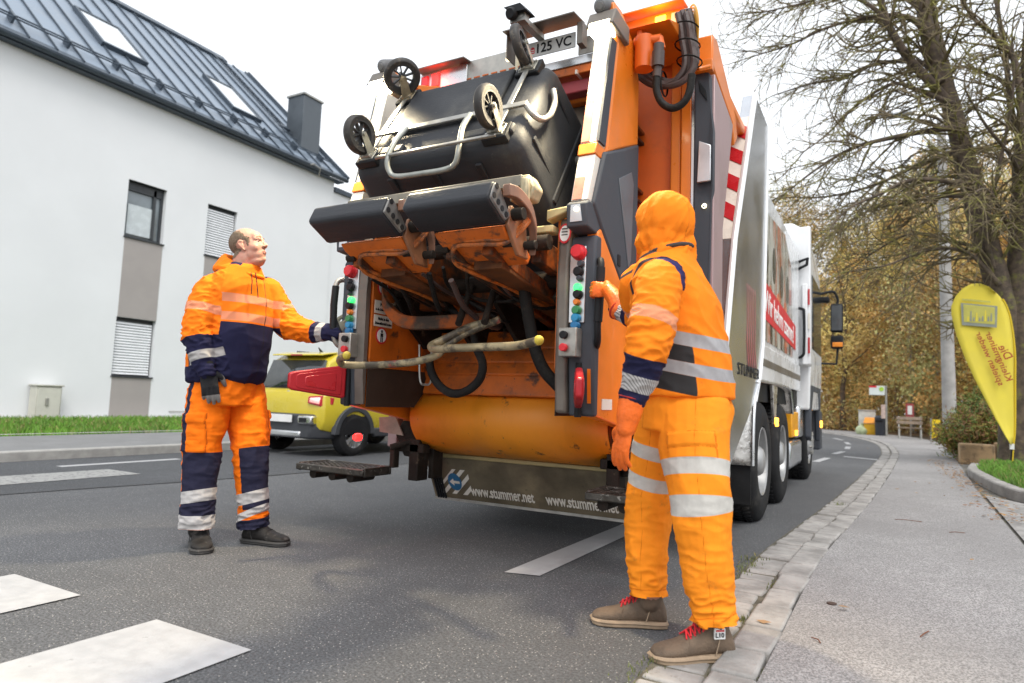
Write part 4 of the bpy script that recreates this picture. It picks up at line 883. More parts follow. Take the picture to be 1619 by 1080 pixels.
    b = MB(); b.lathe([(0,-.075),(.028,-.07),(.043,-.05),(.045,-.02),(.045,.06),(0,.07)], mir((-1.31,3.23,3.12), s), (0,1,.5), 18); b.lathe([(.0,-.079),(.02,-.077),(.024,-.07)], mir((-1.31,3.23,3.12), s), (0,1,.5), 14)
    b.build('camera_eye', M('eye_grey', (.13,.13,.135), .6), T)
    sp = bpy.data.lights.new('work_light', 'SPOT'); sp.energy = 135; sp.spot_size = R(118); sp.spot_blend = .7; sp.color = (1, .84, .56); sp.shadow_soft_size = .06
    so = link('work_light', sp, T); so.location = mir((-1.30,3.06,2.93), s); so.rotation_euler = Vector((.10*s,.75,1)).to_track_quat('Z','Y').to_euler()
# stickers and pictograms on the left inner wall
def inner_sticker(name, y0, y1, z0, z1, m_): return MB().box(-2.7125, -2.7095, y0, y1, z0, z1).build(name, m_, T)
XL = 2*XC+1.462+.003
for (z0, z1, l1, l2) in ((1.435,1.515,'Nicht','in die Schüttung greifen'), (1.355,1.425,'Nicht in den','Schwenkbereich treten')):
    st = MB().box(XL-.004, XL, 3.065, 3.235, z0, z1).build('notice_sticker', m_refl, T); hz = (z1-z0)
    for tx, zz, w in ((l1, z0+hz*.56, .07 if len(l1) < 7 else .10), (l2, z0+hz*.16, .155)):
        text('notice_writing', tx, m_blackp, st, (XL+.0015, 3.15-w/2, zz), (0,1,0), (0,0,1), width=w, height=hz*.26, bold=.01)
for (yy, zz) in ((3.135,1.60),(3.14,1.30)):
    rg = MB().lathe([(0,0),(.052,0),(.052,.003),(0,.003)], (XL-.002, yy, zz), (1,0,0), 28).build('round_sign', m_redp, T)
    MB().lathe([(0,0),(.042,0),(.042,.0015),(0,.0015)], (XL+.001, yy, zz), (1,0,0), 28).build('sign_disc', m_whitep, rg)
    MB().ball((XL+.0028, yy, zz+.026), (.002,.009,.010), 12, 8).box(XL+.0022, XL+.004, yy-.012, yy+.012, zz-.008, zz+.014).box(XL+.0022, XL+.004, yy-.011, yy-.003, zz-.040, zz-.009).box(XL+.0022, XL+.004, yy+.003, yy+.011, zz-.040, zz-.009).build('figure_mark', m_blackp, rg)
q = Vector((-1.408, 3.018, 1.795)); rg = MB().lathe([(0,0),(.043,0),(.043,.004),(0,.004)], q, (0,-1,0.12), 28)
rg.v = [(q.x+(x-q.x)*.8, y, q.z+(z-q.z)*1.25) for x, y, z in rg.v]; rg = rg.build('round_sign', m_redp, T)
b = MB().lathe([(0,0),(.034,0),(.034,.0015),(0,.0015)], q+Vector((0,-.004,0)), (0,-1,.12), 28); b.v = [(q.x+(x-q.x)*.8, y, q.z+(z-q.z)*1.25) for x, y, z in b.v]; b.build('sign_disc', m_whitep, rg)
for k in range(4): MB().box(q.x-.017, q.x+.017, q.y-.0075, q.y-.006, q.z+.022-k*.016, q.z+.027-k*.016).build('sign_line', m_blackp, rg)

# --- hopper: sill plates, trough, interior
XLh, XRh = 2*XC+1.46, -1.46
b = MB()
for (y0, z1, z0) in ((3.72,1.38,1.26),(3.69,1.262,1.165),(3.66,1.167,1.085),(3.63,1.087,.955)):
    b.prism([(XLh,y0,z1),(XLh,y0-.035,z0+.012),(XLh,y0-.030,z0),(XLh,y0+.05,z0),(XLh,y0+.05,z1)], (XRh-XLh,0,0))
b.build('sill_plate', m_orange_d, T, bevel=.005)
prof = [(3.66,.955),(3.60,.86),(3.60,.76),(3.66,.665),(3.77,.59),(3.92,.55),(4.10,.54),(4.3,.56)]
prof = [(p.y, p.z) for p in spline([(0, y, z) for y, z in prof], 5)]
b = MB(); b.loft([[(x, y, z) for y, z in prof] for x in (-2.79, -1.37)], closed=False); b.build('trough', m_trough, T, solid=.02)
for s in (1,-1):
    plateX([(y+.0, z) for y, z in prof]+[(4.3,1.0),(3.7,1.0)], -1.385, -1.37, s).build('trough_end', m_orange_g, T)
    plateX([(3.82,.56),(4.35,.42),(4.35,.9),(3.95,.95)], -1.37, -1.29, s).build('corner_bracket', m_grime, T)
b = MB(); b.box(-2.92,-1.24, 3.94, 4.02, .505, .535); b.build('skirt_rail', M('dirty_yellow_rail', (.33,.27,.13), .5, metal=.4, var=.2, vs=8), T, bevel=.006)
sk = MB().prism([(-2.93,3.97,.505),(-2.93,4.13,.19),(-2.93,4.145,.19),(-2.93,3.985,.505)], (1.70,0,0)).build('splash_skirt', M('dusty_black_rubber', (.12,.098,.062), .6, var=.3, vs=4, bump=.15, bs=60, spots=[((.27,.22,.13), .5, .25, 2.5, .7), ((.04,.035,.03), .62, .1, 14, .6)]), T)
MB().box(-2.93,-1.23, 4.118, 4.15, .178, .196).build('skirt_edge', m_steel, T)
su = Vector((0,-.16,.315)).normalized(); so0 = Vector((-2.93,4.13,.19))
def skp(u, v): return so0+Vector((u,0,0))+su*v
for k in range(2): text('skirt_writing', 'www.stummer.net', m_refl, sk, skp(.335+k*.605, .05), (1,0,0), su, width=.515, height=.075, off=.003, bold=.015)
def skpoly(name, pts, m_, o=.003): nv = Vector((1,0,0)).cross(su); return MB().add([skp(*p)+nv*o for p in pts], [list(range(len(pts)))]).build(name, m_, sk, smooth=False, solid=.002)
for q_ in ([(.075,.12),(.105,.12),(.245,.26),(.215,.26)], [(.075,.05),(.115,.05),(.325,.26),(.285,.26)], [(.165,.05),(.205,.05),(.345,.19),(.345,.23)], [(.26,.05),(.30,.05),(.345,.095),(.345,.135)]): skpoly('chevron_stripe', q_, m_refl)
skpoly('arrow_disc', [(.215+.058*math.cos(a), .155+.072*math.sin(a)) for a in [2*math.pi*i/28 for i in range(28)]], M('sign_blue', (.03,.14,.28), .4), .006)
skpoly('arrow', [(.172,.155),(.208,.185),(.208,.165),(.258,.165),(.258,.145),(.208,.145),(.208,.125)], m_refl, .009)
b = MB()
for k in range(4): b.prism([skp(.03+k*.022,.0)+Vector((0,-.004,0)), skp(.042+k*.022,.0)+Vector((0,-.004,0)), skp(.042+k*.022,.33)+Vector((0,-.004,0)), skp(.03+k*.022,.33)+Vector((0,-.004,0))], (0,-.012,0))
b.build('skirt_rib', m_black, sk)
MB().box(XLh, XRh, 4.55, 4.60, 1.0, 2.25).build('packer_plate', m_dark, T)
b = MB(); pk = [(4.25,2.0),(4.12,2.2),(4.12,2.55),(4.18,2.9),(4.22,3.12)]; b.loft([[(x, y, z) for y, z in pk] for x in (XLh, XRh)], closed=False); b.build('upper_hopper_wall', m_dirtgrey, T, solid=.02)
b = MB(); b.loft([[(x, y, z) for y, z in ((3.72,1.37),(3.9,1.30),(4.2,1.22),(4.55,1.3))] for x in (XLh, XRh)], closed=False); b.build('hopper_floor', m_grime, T, solid=.01)
MB().box(XLh, XRh, 4.22, 4.26, 1.28, 1.50).build('packer_edge', m_dirtgrey, T)
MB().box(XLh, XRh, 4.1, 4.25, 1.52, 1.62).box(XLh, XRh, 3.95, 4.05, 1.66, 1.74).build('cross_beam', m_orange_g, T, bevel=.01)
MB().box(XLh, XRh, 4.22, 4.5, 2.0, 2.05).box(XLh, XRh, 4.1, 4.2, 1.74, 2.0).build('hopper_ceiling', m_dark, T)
for s in (1,-1):
    plateX([(3.3,2.0),(4.3,2.0),(4.3,3.15),(3.7,3.15),(3.42,2.85)], -1.462, -1.447, s).build('upper_inner_wall', m_dirtgrey, T)
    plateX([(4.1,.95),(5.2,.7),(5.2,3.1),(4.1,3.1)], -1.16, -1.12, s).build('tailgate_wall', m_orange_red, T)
MB().box(2*XC+.9, -.9, 4.12, 5.35, 3.06, 3.14).build('tailgate_roof', m_orange, T, bevel=.02)
MB().box(2*XC+1.3,-1.3, 4.02, 4.12, 3.08, 3.17).build('crimson_beam', m_crimson, T, bevel=.01)
b = MB()
for k in range(8): b.box(-2.7+k*.18, -2.685+k*.18, 3.94, 4.1, 3.17, 3.20)
b.build('light_slats', m_refl, T)

# --- lamp boards, number plate, camera arm on the top edge
MB().box(2*XC+1.04,-1.04, 3.95, 3.99, 3.24, 3.30).build('top_rail', m_alu, T, bevel=.004)
MB().box(2*XC+1.04,-1.04, 3.96, 4.06, 3.18, 3.24).build('top_beam', m_orange_d, T, bevel=.006)
for (xa, xb, zz) in ((-2.76,-2.20,3.46),(-1.78,-1.49,3.42)): MB().box(xa,xb, 3.94, 3.95, 3.30, zz).build('lamp_rail_plate', m_steel, T)
b = MB()
for k in range(7): b.box(-2.7+k*.075, -2.65+k*.075, 3.9355, 3.9395, 3.315, 3.325)
b.build('rail_slot', m_orange_d, T)
for s in (1,-1):
    bm_ = m_orange if s > 0 else m_grey2
    bd = MB().box(*sorted((mir((-1.48,0,0),s).x, mir((-1.05,0,0),s).x)), 3.92, 3.94, 3.25, 3.435).build('lamp_board', bm_ if s > 0 else m_alu, T, bevel=.004)
    MB().prism(mirp([(-1.50,3.84,3.44),(-1.04,3.84,3.44),(-1.04,3.97,3.455),(-1.50,3.97,3.455)], s), (0,0,.008)).build('board_hood', m_orange if s > 0 else m_grey2, T)
    A = (-1.235,-1.165) if s > 0 else (-1.235,-1.165)
    MB().prism(mirp([(A[0],3.905,3.31),(A[1],3.905,3.31),(A[1],3.905,3.41),(A[0],3.905,3.41)], s), (0,.014,0)).build('lamp', m_lamp_a if s > 0 else m_lamp_r, bd, bevel=.004)
    MB().prism(mirp([(-1.13,3.905,3.33),(-1.065,3.905,3.33),(-1.065,3.905,3.41),(-1.13,3.905,3.41)], s), (0,.014,0)).build('reflector', m_refl if s > 0 else m_redrefl, bd, bevel=.004)
    MB().tube(mirp([(-1.27,3.86,3.245),(-1.10,3.86,3.27)], s), .028, 12).build('beacon_bar', m_lamp_a if s > 0 else m_orange, T)
    pl_ = bpy.data.lights.new('board_glow', 'POINT'); pl_.energy = .8; pl_.color = (1,.45,.06) if s > 0 else (1,.05,.02); pl_.shadow_soft_size = .04
    po = link('board_glow', pl_, T); po.location = mir((-1.2,3.82,3.38), s)
np_ = MB().box(-2.21,-1.775, 3.875, 3.885, 3.325, 3.435).build('number_plate', M('plate_white', (.62,.62,.60), .35, var=.04), T, bevel=.004)
text('plate_number', '125 VC', m_blackp, np_, (-2.065, 3.8735, 3.345), (1,0,0), (0,0,1), width=.26, height=.07, bold=.015)
MB().prism([(-2.115,3.874,3.35),(-2.085,3.874,3.35),(-2.085,3.874,3.39),(-2.10,3.874,3.40),(-2.115,3.874,3.39)], (0,.002,0)).build('plate_crest', m_redp, np_)
for zz in (3.358,3.372): MB().box(-2.11,-2.09, 3.8725, 3.8738, zz, zz+.006).build('crest_bar', m_whitep, np_)
MB().prism([(-2.26,3.72,3.47),(-1.72,3.72,3.47),(-1.72,3.90,3.49),(-2.26,3.90,3.49)], (0,0,.008)).box(-2.26,-2.252, 3.78, 3.9, 3.31, 3.48).box(-1.74,-1.70, 3.82, 3.9, 3.31, 3.46).build('plate_hood', m_grey2, T)
MB().box(-2.30,-2.265, 3.84, 3.87, 3.33, 3.45).build('plate_lamp', m_lamp_ww, T, bevel=.008)
ca = MB().beam(onY(856,60,3.88), onY(822,28,3.54), .05, .04).build('camera_arm', m_steel, T, bevel=.004)
MB().prism([onY(*p, 3.5) for p in ((796,12),(822,4),(831,14),(806,20))], (0,.14,.02)).build('camera_shield', m_black, ca)
MB().lathe([(0,-.04),(.03,-.04),(.04,-.02),(.04,.04),(0,.05)], onY(810,22,3.52), (0,1,.4), 16).build('rear_camera', m_black, ca)
MB().box(*sorted((onY(806,10,3.53).x, onY(829,10,3.53).x)), 3.54, 3.6, onY(815,33,3.53).z, onY(815,14,3.53).z).build('camera_bracket', m_steel, ca)
# --- hydraulic block, hoses, cable loom at the top right
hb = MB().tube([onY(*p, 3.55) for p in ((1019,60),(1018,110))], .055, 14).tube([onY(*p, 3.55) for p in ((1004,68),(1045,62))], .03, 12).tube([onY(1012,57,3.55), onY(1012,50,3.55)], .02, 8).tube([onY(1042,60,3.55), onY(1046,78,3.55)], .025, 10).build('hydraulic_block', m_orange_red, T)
MB().tube([onY(*p, 3.5) for p in ((1042,70),(1041,82))], .030, 12).tube([onY(*p, 3.5) for p in ((1041,82),(1040,106))], .036, 12).tube([onY(*p, 3.5) for p in ((1040,106),(1038,122))], .024, 12).build('hose_coupling', m_brownhose, T)
MB().tube(spline([onY(*p, 3.5) for p in ((1038,120),(1038,142),(1046,162),(1063,171),(1080,163),(1090,145),(1094,118))], 6), .021, 10).build('hose_loop', m_hose, T)
lo = MB()
for k in range(6):
    dx, dy, dz = [(0,0,0),(.035,.02,.01),(-.03,.03,.0),(.01,.05,.03),(-.02,-.02,-.02),(.03,-.02,-.03)][k]
    lo.tube([p+Vector((dx,dy,dz)) for p in spline([onY(*q, 3.72) for q in ((1078,18),(1083,38),(1086,62),(1090,85),(1088,106),(1074,124),(1052,132),(1030,126),(1012,112))], 6)], .020, 8)
lo.build('cable_loom', m_brownhose, T)
b = MB()
for q in ((1085,45),(1087,72),(1090,98),(1050,133)):
    c = onY(*q, 3.72); b.lathe([(.072,-.006),(.078,0),(.072,.006)], c, (0.15,.1,1) if q[0] > 1060 else (1,0,0), 14)
b.build('cable_tie', m_hose, T)
b = MB()
for k in range(4): b.lathe([(.10+.018*k-.007,0),(.10+.018*k,.007),(.10+.018*k+.007,0),(.10+.018*k,-.007)], onY(1094,52,3.85), (1,.5,.1), 28, close=True)
b.build('coiled_cable', M('orange_cable', (.75,.36,.03), .45), T)
MB().box(-1.005,-.87, 3.9, 3.94, 2.98, 3.05).tube([(-.99,3.88,2.98),(-.93,3.83,2.96),(-.88,3.88,2.99)], .012, 8).build('hose_hook', m_orange, T, bevel=.004)
# --- bin lifter: pads, arms, rails, hoses
for (xa, xb) in ((-2.56,-2.075), (-1.95,-1.48)):
    xm = (xa+xb)/2
    pd = MB().prism([(xa,2.47,1.885),(xa,2.42,1.895),(xa,2.40,1.885),(xa,2.366,1.815),(xa,2.372,1.795),(xa,2.50,1.728),(xa,2.525,1.728),(xa,2.575,1.77)], (xb-xa,0,0)).build('lifter_pad', M('worn_pad_rubber', (.030,.032,.037), .55, spec=.25, var=.25, vs=7, bump=.25, bs=60, stretch=(.3,1,1), spots=[((.11,.09,.075), .5, .2, 3, .7)]), T, bevel=.018, seg=3)
    for xe in (xb-.004, xa-.010):
        ep = MB().prism([(xe,2.45,1.885),(xe,2.41,1.885),(xe,2.376,1.808),(xe,2.51,1.735),(xe,2.56,1.77)], (.014,0,0)).build('pad_end_plate', M('worn_end_plate', (.15,.145,.14), .5, metal=.4, var=.2, vs=20), pd, bevel=.008)
        for f in range(5): 
            yy, zz = [2.415,2.395,2.432,2.468,2.505][f], [1.862,1.815,1.795,1.775,1.757][f]; MB().cyl((xe-.002,yy+.01,zz+.01),(xe+.017,yy+.01,zz+.01), .014, 12).build('plate_hole', m_blackp, pd)
    MB().prism([(xa+.06,2.54,1.725),(xa+.06,2.58,1.69),(xa+.06,2.80,1.595),(xa+.06,2.83,1.64),(xa+.06,2.64,1.76)], (xb-xa-.08,0,0)).build('lifter_plate', m_orange_d, T, bevel=.008)
    for xr in (xa+.10, xb-.16):
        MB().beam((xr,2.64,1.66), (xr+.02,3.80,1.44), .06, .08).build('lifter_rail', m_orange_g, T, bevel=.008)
    MB().beam((xm+.02,2.74,1.60), (xm+.03,3.85,1.44), .17, .05).build('lifter_channel', M('rusty_channel', (.13,.05,.02), .65, spec=.2, metal=.1, var=.4, vs=8, spots=[(DIRT,.5,.2,6,.9)]), T, bevel=.006)
    MB().tube([(xm-.16,2.66,1.66),(xm-.13,3.3,1.53)], .040, 12).build('lift_cylinder', m_grime, T)
    MB().tube([(xm-.13,3.3,1.53),(xm-.11,3.7,1.44)], .018, 10).build('cylinder_rod', m_steel, T)
    for dz in (0, .022):
        MB().tube(spline([(xb+.05,2.70,1.80+dz),(xb-.03,2.62,1.67+dz),(xm+.05,2.60,1.665+dz),(xm-.09,2.61,1.665+dz),(xm-.13,2.68,1.60+dz),(xm-.07,2.82,1.56+dz),(xm-.02,3.05,1.53+dz),(xm+.06,3.35,1.46+dz)], 6), .011, 8).build('orange_hose', M('orange_hose', (.48,.13,.02), .5, var=.2, vs=20, spots=[(DIRT,.47,.15,12,.85)]), T)
    # curved links at the pad end
    for (xo, m_) in ((xb+.012, M('pinkish_link', (.22,.11,.07), .5, var=.3, vs=9)),):
        P = spline([(xo+.02,2.47,1.865),(xo+.025,2.56,1.87),(xo+.03,2.66,1.83),(xo+.03,2.72,1.75),(xo+.02,2.74,1.65)], 4)
        MB().loft([[p+Vector((-.02,0,.028)), p+Vector((.02,0,.028)), p+Vector((.02,0,-.028)), p+Vector((-.02,0,-.028))] for p in P]).build('lift_link', m_, T, bevel=.006)
        MB().cyl((xo-.03,2.60,1.79),(xo+.045,2.60,1.79), .030, 18).build('pivot_pin', m_grime, T, bevel=.004); MB().cyl((xo-.03,2.72,1.67),(xo+.05,2.72,1.67), .022, 16).build('pivot_pin', m_grime, T, bevel=.004)
        MB().prism([(xo-.03,2.55,1.73),(xo-.03,2.58,1.83),(xo-.03,2.72,1.80),(xo-.03,2.76,1.61),(xo-.03,2.66,1.61)], (.02,0,0)).build('link_plate', M('link_plate_paint', (.26,.11,.05), .5, var=.3, vs=8), T, bevel=.006)
    for xr in (xa+.05, xb-.05): MB().tube([(xr-.02,2.64,1.67),(xr+.04,2.64,1.67)], .022, 12).build('roller', m_grime, T)
for xr in (-2.68,-2.30,-1.95,-1.56):
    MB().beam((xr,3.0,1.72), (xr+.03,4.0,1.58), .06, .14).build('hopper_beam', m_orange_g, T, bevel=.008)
    MB().prism([(xr,3.2,1.50),(xr,3.55,1.25),(xr,3.9,1.35),(xr,3.9,1.62),(xr,3.4,1.66)], (.03,0,0)).build('hopper_web', m_grime, T)
for (yy, zz, rr_) in ((3.25,1.60,.045),(2.95,1.74,.04)): MB().tube([(XLh,yy,zz),(XRh,yy,zz)], rr_, 14).build('cross_shaft', m_grime, T)
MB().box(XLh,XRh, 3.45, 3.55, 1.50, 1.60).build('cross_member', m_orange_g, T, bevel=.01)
rh = random.Random(9)
for k in range(9):
    x0 = rh.uniform(-2.6,-1.6); z0 = rh.uniform(1.55,1.68); P = [(x0,2.85,z0),(x0+rh.uniform(-.1,.1),3.05,z0-rh.uniform(.06,.16)),(x0+rh.uniform(-.15,.15),3.3,z0-rh.uniform(.05,.25)),(x0+rh.uniform(-.2,.2),3.7,z0-rh.uniform(.0,.12))]
    MB().tube(spline(P, 6), rh.choice((.010,.013,.016)), 8).build('hydraulic_hose', rh.choice((m_hose, m_brownhose, m_hose)), T)
b = MB(); P = spline([(XLh+.02,3.12,1.58),(XLh+.10,3.06,1.46),(-2.45,3.06,1.36),(-2.2,3.12,1.36),(-1.95,3.15,1.37)], 5)
b.loft([[p+Vector((0,-.02,.05)), p+Vector((0,.03,.05)), p+Vector((0,.03,-.03)), p+Vector((0,-.02,-.03))] for p in P]); b.build('tilt_frame_edge', m_orange_g, T, bevel=.006)
# the comb that carries the bin: galvanised rail and claw at the right
MB().box(-2.62,-1.50, 2.70, 2.78, 1.96, 2.02).build('lifting_comb', M('dusty_steel', (.22,.20,.16), .5, metal=.5, var=.3, vs=9), T, bevel=.006)
MB().prism([(-1.58,2.72,1.90),(-1.46,2.72,1.90),(-1.44,2.73,1.96),(-1.48,2.73,2.03),(-1.55,2.73,2.03)], (0,.10,0)).box(-1.50,-1.455, 2.68, 2.72, 1.88, 2.0).build('claw', M('pale_claw', (.42,.37,.24), .5, metal=.4, var=.3, vs=12), T, bevel=.012)
MB().prism([(-1.50,2.98,1.86),(-1.38,2.98,1.90),(-1.38,2.98,1.93),(-1.50,2.98,1.92)], (0,.08,0)).box(-1.6,-1.46, 2.98, 3.06, 1.80, 1.84).build('bin_catch', M('pale_yellow_catch', (.48,.40,.20), .5, var=.3, vs=9), T, bevel=.008)
# bent guard tubes in front of the sill
g = lambda pts, y0, y1: spline([onY(*p, y0+(y1-y0)*i/(len(pts)-1)) for i, p in enumerate(pts)], 6)
MB().tube(g([(775,508),(740,518),(705,535),(684,545),(682,550),(690,552),(730,550),(790,548),(822,546),(850,539)], 3.1, 2.62), .021, 12).build('guard_tube', m_yellowtube, T)
MB().ball(onY(852,538,2.62), .023, 12, 8).build('tube_cap', m_yellow, T)
MB().tube(g([(790,505),(735,528),(705,548),(690,562),(655,572),(600,577),(548,577),(538,572),(539,566),(547,562)], 3.1, 2.66), .021, 12).build('guard_tube', m_yellowtube, T)
MB().ball(onY(548,562,2.66), .023, 12, 8).build('tube_cap', m_yellow, T)
MB().tube(g([(746,452),(735,482),(725,512)], 3.2, 2.98), .020, 12).tube(g([(785,448),(775,480),(766,510)], 3.2, 3.0), .020, 12).build('guard_post', m_grime, T)
MB().tube(g([(748,520),(753,548),(763,575),(758,600),(738,618),(715,622),(695,610),(682,588),(678,562)], 3.2, 3.35), .026, 10).build('wrapped_hose', m_hose, T)
MB().tube(g([(826,440),(832,480),(838,515),(846,552),(860,585),(884,612)], 3.1, 3.3), .034, 12).build('wrapped_hose', m_hose, T)
MB().tube(g([(700,470),(715,490),(735,515),(745,525)], 3.3, 3.2), .022, 10).build('wrapped_hose', m_hose, T)
MB().tube(g([(663,545),(664,600),(672,608),(682,600),(682,545)], 3.4, 3.4), .008, 6).build('wire_bracket', m_steel, T)
# --- fold-down steps
m_step = M('glint_speckled_step_steel', (.085,.078,.068), .45, metal=.7, var=.4, vs=14, spots=[((.42,.40,.36), .58, .08, 30, .8), ((.06,.045,.03), .5, .2, 8, .6)])  # pale speckles paint the glints of light on the grating
for s in (1,-1):
    c = Vector((-3.30,3.52,.415)) if s < 0 else Vector((-1.20,3.52,.43))
    b = MB(); w, d = (.30 if s < 0 else .20), .14
    for k in range(12): b.obox(c+Vector((-w+.02+k*(2*w-.04)/11,0,.012)), (.006,0,0), (0,d,0), (0,0,.010))
    for k in range(7): b.obox(c+Vector((0,-d+.02+k*(2*d-.04)/6,.010)), (w,0,0), (0,.006,0), (0,0,.010))
    stp = b.build('step_grating', m_step, T)
    b = MB(); b.obox(c+Vector((0,-d,0)), (w+.01,0,0), (0,.010,0), (0,0,.022)).obox(c+Vector((0,d,0)), (w+.01,0,0), (0,.010,0), (0,0,.030)).obox(c+Vector((-w,0,0)), (.010,0,0), (0,d-.012,0), (0,0,.030)).obox(c+Vector((w,0,0)), (.010,0,0), (0,d-.012,0), (0,0,.030))
    b.build('step_frame', m_step, T, bevel=.008)
    b = MB()
    for k in (-.6,.0,.55): MB().cyl(c+Vector((w*k,-d+.03,-.045)), c+Vector((w*k,d-.03,-.045)), .032, 12).build('step_roller', m_grime, T)
    sx = .27*-s
    b = MB(); b.prism(mirp([(-1.21,3.75,.42),(-1.06,3.70,.44),(-.98,3.70,.58),(-1.02,3.72,.68),(-1.10,3.74,.72),(-1.20,3.8,.60)], s), (0,.05,0)); b.obox(mir((-1.12,3.72,.50), s), (.12,0,0), (0,.04,0), (0,0,.03)); b.obox(mir((-1.16,3.74,.42), s), (.04,0,0), (0,.06,0), (0,0,.14)); b.tube(mirp([(-1.02,3.60,.50),(-1.22,3.80,.585)], s), .022, 10); b.obox(mir((-1.22,3.86,.62), s), (.02,0,0), (0,.06,0), (0,0,.33)); b.obox(mir((-1.185,3.80,.70), s), (.012,0,0), (0,.02,0), (0,0,.26)); b.obox(mir((-1.02,3.65,.44), s), (.02,0,0), (0,.03,0), (0,0,.08))
    b.v = [(x+(.20 if s < 0 else -.20), y-.02, z+.08) for x, y, z in b.v]
    b.build('step_linkage', m_grime, T, bevel=.006)
    MB().prism(mirp([(-1.26,3.66,.66),(-1.10,3.60,.68),(-1.09,3.60,.78),(-1.20,3.64,.79)], s), (0,.012,0)).build('step_shield', M('rusty_shield', (.24,.21,.17), .6, var=.25, vs=9), T)
    rl_ = bpy.data.lights.new('step_glow', 'POINT'); rl_.energy = .5; rl_.color = (1,.03,.02); rl_.shadow_soft_size = .03; ro = link('step_glow', rl_, T); ro.location = mir((-1.01,3.40,.64), s)
    lp = MB().lathe([(0,-.03),(.018,-.03),(.026,-.015),(.026,.02),(0,.02)], mir((-1.01,3.48,.64), s), (0,1,0), 14).build('step_lamp', m_lamp_r, T)
MB().box(-3.0,-1.16, 4.4, 4.8, .55, .95).build('rear_crossmember', m_grime, T)
for s in (1,-1): plateX([(4.3,.55),(9.2,.55),(9.2,1.05),(4.3,1.05)], -1.75, -1.62, s).build('chassis_rail', m_grime, T)

# --- wheels
m_tyre = M('lorry_tyre', (.018,.018,.019), .8, spec=.2, var=.3, vs=6, bump=.35, bs=45, spots=[((.075,.07,.062), .52, .2, 4, .7)])
m_rim = M('grey_wheel_rim', (.36,.36,.36), .42, metal=.5, var=.15, vs=8, spots=[((.14,.11,.08), .58, .15, 7, .7)])
def lorry_wheel(yc, s, wdt, rr=.505, deep=True):
    c = mir((-.88, yc, rr-.01), s); ax = Vector((-1*s,0,0))        # axis points inwards from the outer face
    b = MB(); b.lathe([(.29,.02),(.30,.0),(.36,-.012),(.43,-.008),(rr-.03,.01),(rr-.006,.035),(rr,.06),(rr,wdt-.05),(rr-.02,wdt-.01),(.42,wdt),(.29,wdt-.02)], c, ax, 56)
    for k in range(56):
        a = 2*math.pi*k/56
        for off_ in (.05,.12,.19):
            if off_+.06 < wdt: b.obox(c+ax*(off_+.03)+Vector((0, math.cos(a), math.sin(a)))*(rr+.002), ax*.026, Vector((0,-math.sin(a),math.cos(a)))*.017+ax*.006, Vector((0,math.cos(a),math.sin(a)))*.010)
    ty = b.build('tyre', m_tyre, None, ang=50)
    w = MB(); 
    pr = [(.292,.015),(.285,.0),(.27,.01),(.262,.06),(.235,.13),(.20,.145),(.155,.10),(.13,.075),(.125,.03),(.10,.0),(.06,-.012),(0,-.014)] if deep else [(.292,.015),(.285,0),(.262,.02),(.24,.04),(.17,.01),(.14,-.03),(.10,-.05),(0,-.055)]
    w.lathe(pr, c, ax, 48); rim = w.build('rim', m_rim, None)
    h = MB()
    for k in range(10):
        a = 2*math.pi*k/10; q = c+Vector((0,math.cos(a),math.sin(a)))*.212+ax*(.128 if deep else .020); h.ball(q, (.006,.024,.024), 12, 8)
    hole = h.build('vent_hole', m_blackp, None)
    n = MB()
    for k in range(10):
        a = 2*math.pi*(k+.5)/10; q = c+Vector((0,math.cos(a),math.sin(a)))*.142+ax*(.09 if deep else -.02); n.cyl(q+ax*.02, q-ax*.03, .014, 6)
    nut = n.build('wheel_nuts', m_steel, None)
    wh = b = MB().cyl(c+ax*.02, c+ax*(wdt+.1), .09, 16).build('wheel', m_grime, T)
    for o in (ty, rim, hole, nut): o.parent = wh
    return wh
for s in (1,-1):
    lorry_wheel(5.99, s, .30); lorry_wheel(7.31, s, .30, deep=True); lorry_wheel(10.1, s, .30, deep=False)
    # chequer plate mudguard
    arc = [(5.36,.50),(5.37,.76),(5.43,.98),(5.58,1.12),(5.80,1.17),(7.55,1.17),(7.85,1.08),(7.98,.90)]
    P = [(p.y, p.z) for p in spline([(0,y,z) for y, z in arc], 5)]
    b = MB(); b.loft([[mir((x,y,z), s) for x, z in ((-1.25,z_),(-.862,z_))] for y, z_ in P], closed=False); b.build('mudguard', m_tread, T, solid=.012)
    b = MB(); b.tube([mir((-.862,y,z), s) for y, z in P], .014, 8); b.build('mudguard_bead', m_alu, T)
    plateX([(6.50,1.16),(6.80,1.16),(6.69,.80),(6.62,.80)], -.90, -.868, s).build('mudguard_wedge', m_tread, T, bevel=.006)
    MB().box(*sorted((mir((-.866,0,0),s).x, mir((-.845,0,0),s).x)), 6.61, 6.70, .78, .86).build('side_marker', m_lamp_a, T, bevel=.006)
    plateX([(5.38,.20),(5.40,.20),(5.40,.62),(5.38,.62)], -1.30, -.88, s).build('mud_flap', m_rubber, T)
    plateX([(5.42,1.16),(8.0,1.16),(8.0,.95),(5.42,.95)], -1.28, -1.26, s).build('wheel_house', m_blackp, T)
MB().cyl((2*XC+1.2,5.99,.5),(-1.2,5.99,.5),.09,12).cyl((2*XC+1.2,7.31,.5),(-1.2,7.31,.5),.09,12).cyl((2*XC+1.2,10.1,.5),(-1.2,10.1,.5),.08,12).build('axle', m_grime, T)
